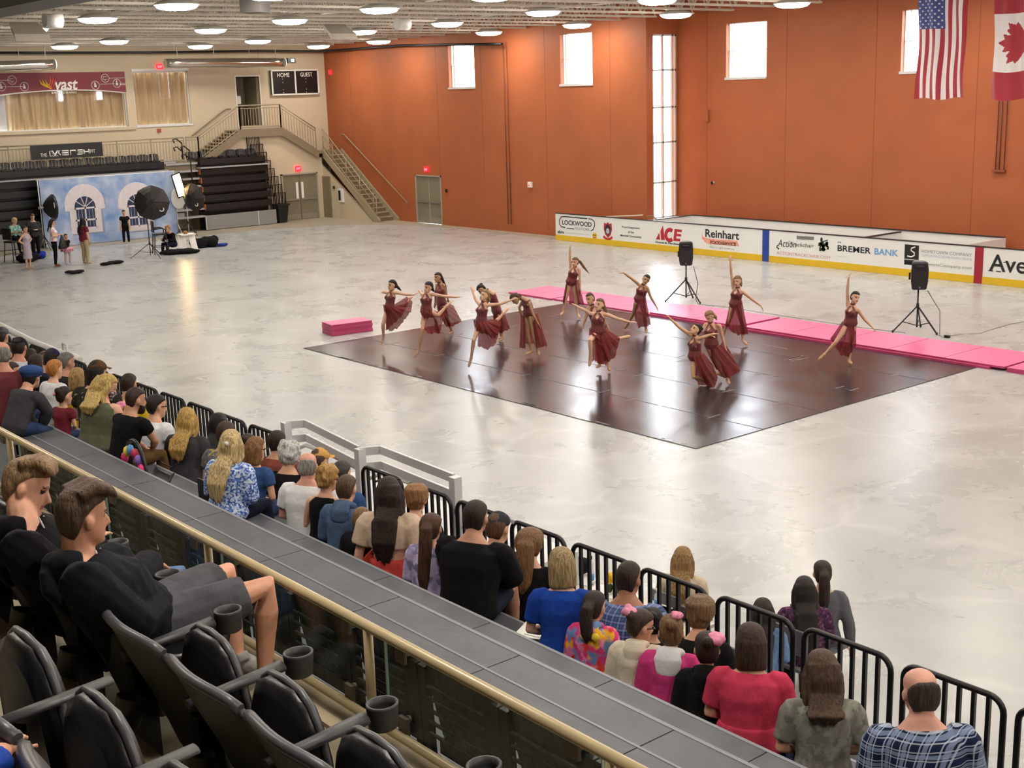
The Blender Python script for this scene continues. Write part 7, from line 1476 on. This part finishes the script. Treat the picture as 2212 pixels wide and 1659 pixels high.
# ---------------------------------------------------------------- people at the photo shoot
def stander(label, p, k, yaw, hairs, topm, bot, sex='f', arms='down', hy=0, sleeve=.5, ln=2., extra=None, g=1., hpit=-.1, shoe=None, J=None, skin='#d2a284'):
    J = J or stand(p.x, p.y, .01, k, yaw, hy, hpit, arms, sex, g); o = thing('person', p, label, 'person', 'people at the photo shoot'); mk_body(J, o, .017, skin, hairs[1], it=1); hair(J, o, hairs[0], hairs[1], .017, **(hairs[2] if len(hairs) > 2 else {}))
    if topm: top(J, o, topm, .017, sleeve, 0, .016)
    if bot: bottoms(J, o, bot, .017, ln)
    if shoe: shoes(J, o, shoe, .017)
    if extra: extra(J, o)
    return J, o
tc_ = -113
stander('girl in black posing barefoot before the blue backdrop', onz(274, 527), .80, tc_, ('bun', '#3a261c'), blackf, blackf, hy=5)
stander('woman in a maroon top with long black hair and tan trousers', onz(187, 570), .97, 20, ('long', '#15100e', dict(ln=.4)), fabric('maroon_top', '#6d2430'), fabric('tan_trousers', '#a89878'), g=1.15, hy=25, sleeve=.6, shoe=fabric('tan_shoes', '#a88a6d'))
def bagx(J, o): q0 = J['WR']+V((.03, -.06, 0)); t_ = thing('drawstring_bag', q0-V((0, 0, .5)), 'black drawstring bag hanging from the hand of the woman in tie dye', 'bag'); mb = MB(); mb.loft([[q0+V((r_*cos(2*pi*i/14), r_*.5*sin(2*pi*i/14), z_)) for i in range(14)] for z_, r_ in ((.0, .02), (-.1, .06), (-.3, .13), (-.46, .17), (-.5, .15))]); mb.build('bag_body', black, t_); MB().tube([q0+V((0, 0, -.02)), J['WR']], .012, 6).build('cord', black, t_)
stander('woman in a pale tie dye top and black trousers holding a phone', onz(122, 576), 1.0, -20, ('long', '#2b1d17', dict(ln=.22)), spots('pale_tie_dye', '#e0c9cf', ['#eadfb0', '#d9a9bd', '#e9e4e6'], 5, .42), blackf, arms='hold', hpit=-.4, extra=bagx, shoe=fabric('brown_shoes', '#7a4538'))
stander('toddler in a black top and pink tutu beside the woman in tie dye', onz(148, 571), .62, -75, ('bun', '#3a261c'), blackf, fabric('pale_tights', '#c9b6b8'), hy=-10, extra=lambda J, o: tutu(J, o, mat('pink_tulle', '#dd9fb4', r=.8), .4, 2))
def lilac(J, o):
    m = fabric('lilac_fabric', '#aea3b3'); mb = MB(); r = torso(J, .02, 0, 2, .9); c = sum(r[0], V())/16; mb.loft([[p-V((0, 0, .38))+(p-c)*.55 for p in r[0]], [p-V((0, 0, .1))+(p-c)*.25 for p in r[0]]]+r[1:]); remesh('dress_skirt', mb, [m], o, .018, 2)
stander('girl in a lilac dress with hands on her hips', onz(63, 581), .88, -60, ('bun', '#4a3020'), fabric('lilac_fabric', '#aea3b3'), None, arms='hips', sleeve=0, extra=lilac)
stander('person in a dark grey sweater standing with a black camera bag', onz(80, 560), 1.0, -95, ('short', '#5a4532'), fabric('dark_grey_sweater', '#37373a'), blackf, sex='m', arms='hold', sleeve=2, hpit=-.4, shoe=blackf)
p = onz(37, 563); J = sit(p.x, p.y, .78, .32, .97, -75, .1, 25, -.45, 'hold', 'f'); stander('fair haired person in a green checked shirt on the tall chair', p, 1, 0, ('short', '#c2a878'), spots('green_check', '#87b0a0', ['#b9d4c8', '#5f8d84'], 12, .45), blackf, J=J, sleeve=1.2, shoe=blackf)
p = onz(376, 545); a = radians(200); J = sit(p.x, p.y, .22, 0, 1.0, 200, .3, 0, -.15, 'hold', 'm')
stander('photographer in black crouching beside the tall armchair', p, 1, 0, ('curly', '#a8793f', dict(puff=1.0, seed=3)), blackf, navyf, J=J, sleeve=2, sex='m', shoe=fabric('grey_shoes', '#6d6a66'))
flush()
# mats and tiers settle; view and light
sc = bpy.context.scene; sc.view_settings.view_transform = 'Standard'; sc.view_settings.look = 'None'; sc.view_settings.gamma = 1; sc.view_settings.use_curve_mapping = False; sc.view_settings.exposure = 1.28
sc.cycles.max_bounces = 6; sc.cycles.diffuse_bounces = 3; sc.cycles.glossy_bounces = 3; sc.cycles.transparent_max_bounces = 12; sc.cycles.transmission_bounces = 2; sc.cycles.caustics_reflective = False; sc.cycles.caustics_refractive = False; sc.cycles.sample_clamp_indirect = 4
sc.cycles.use_denoising = True; sc.cycles.use_adaptive_sampling = True; sc.cycles.adaptive_threshold = .05
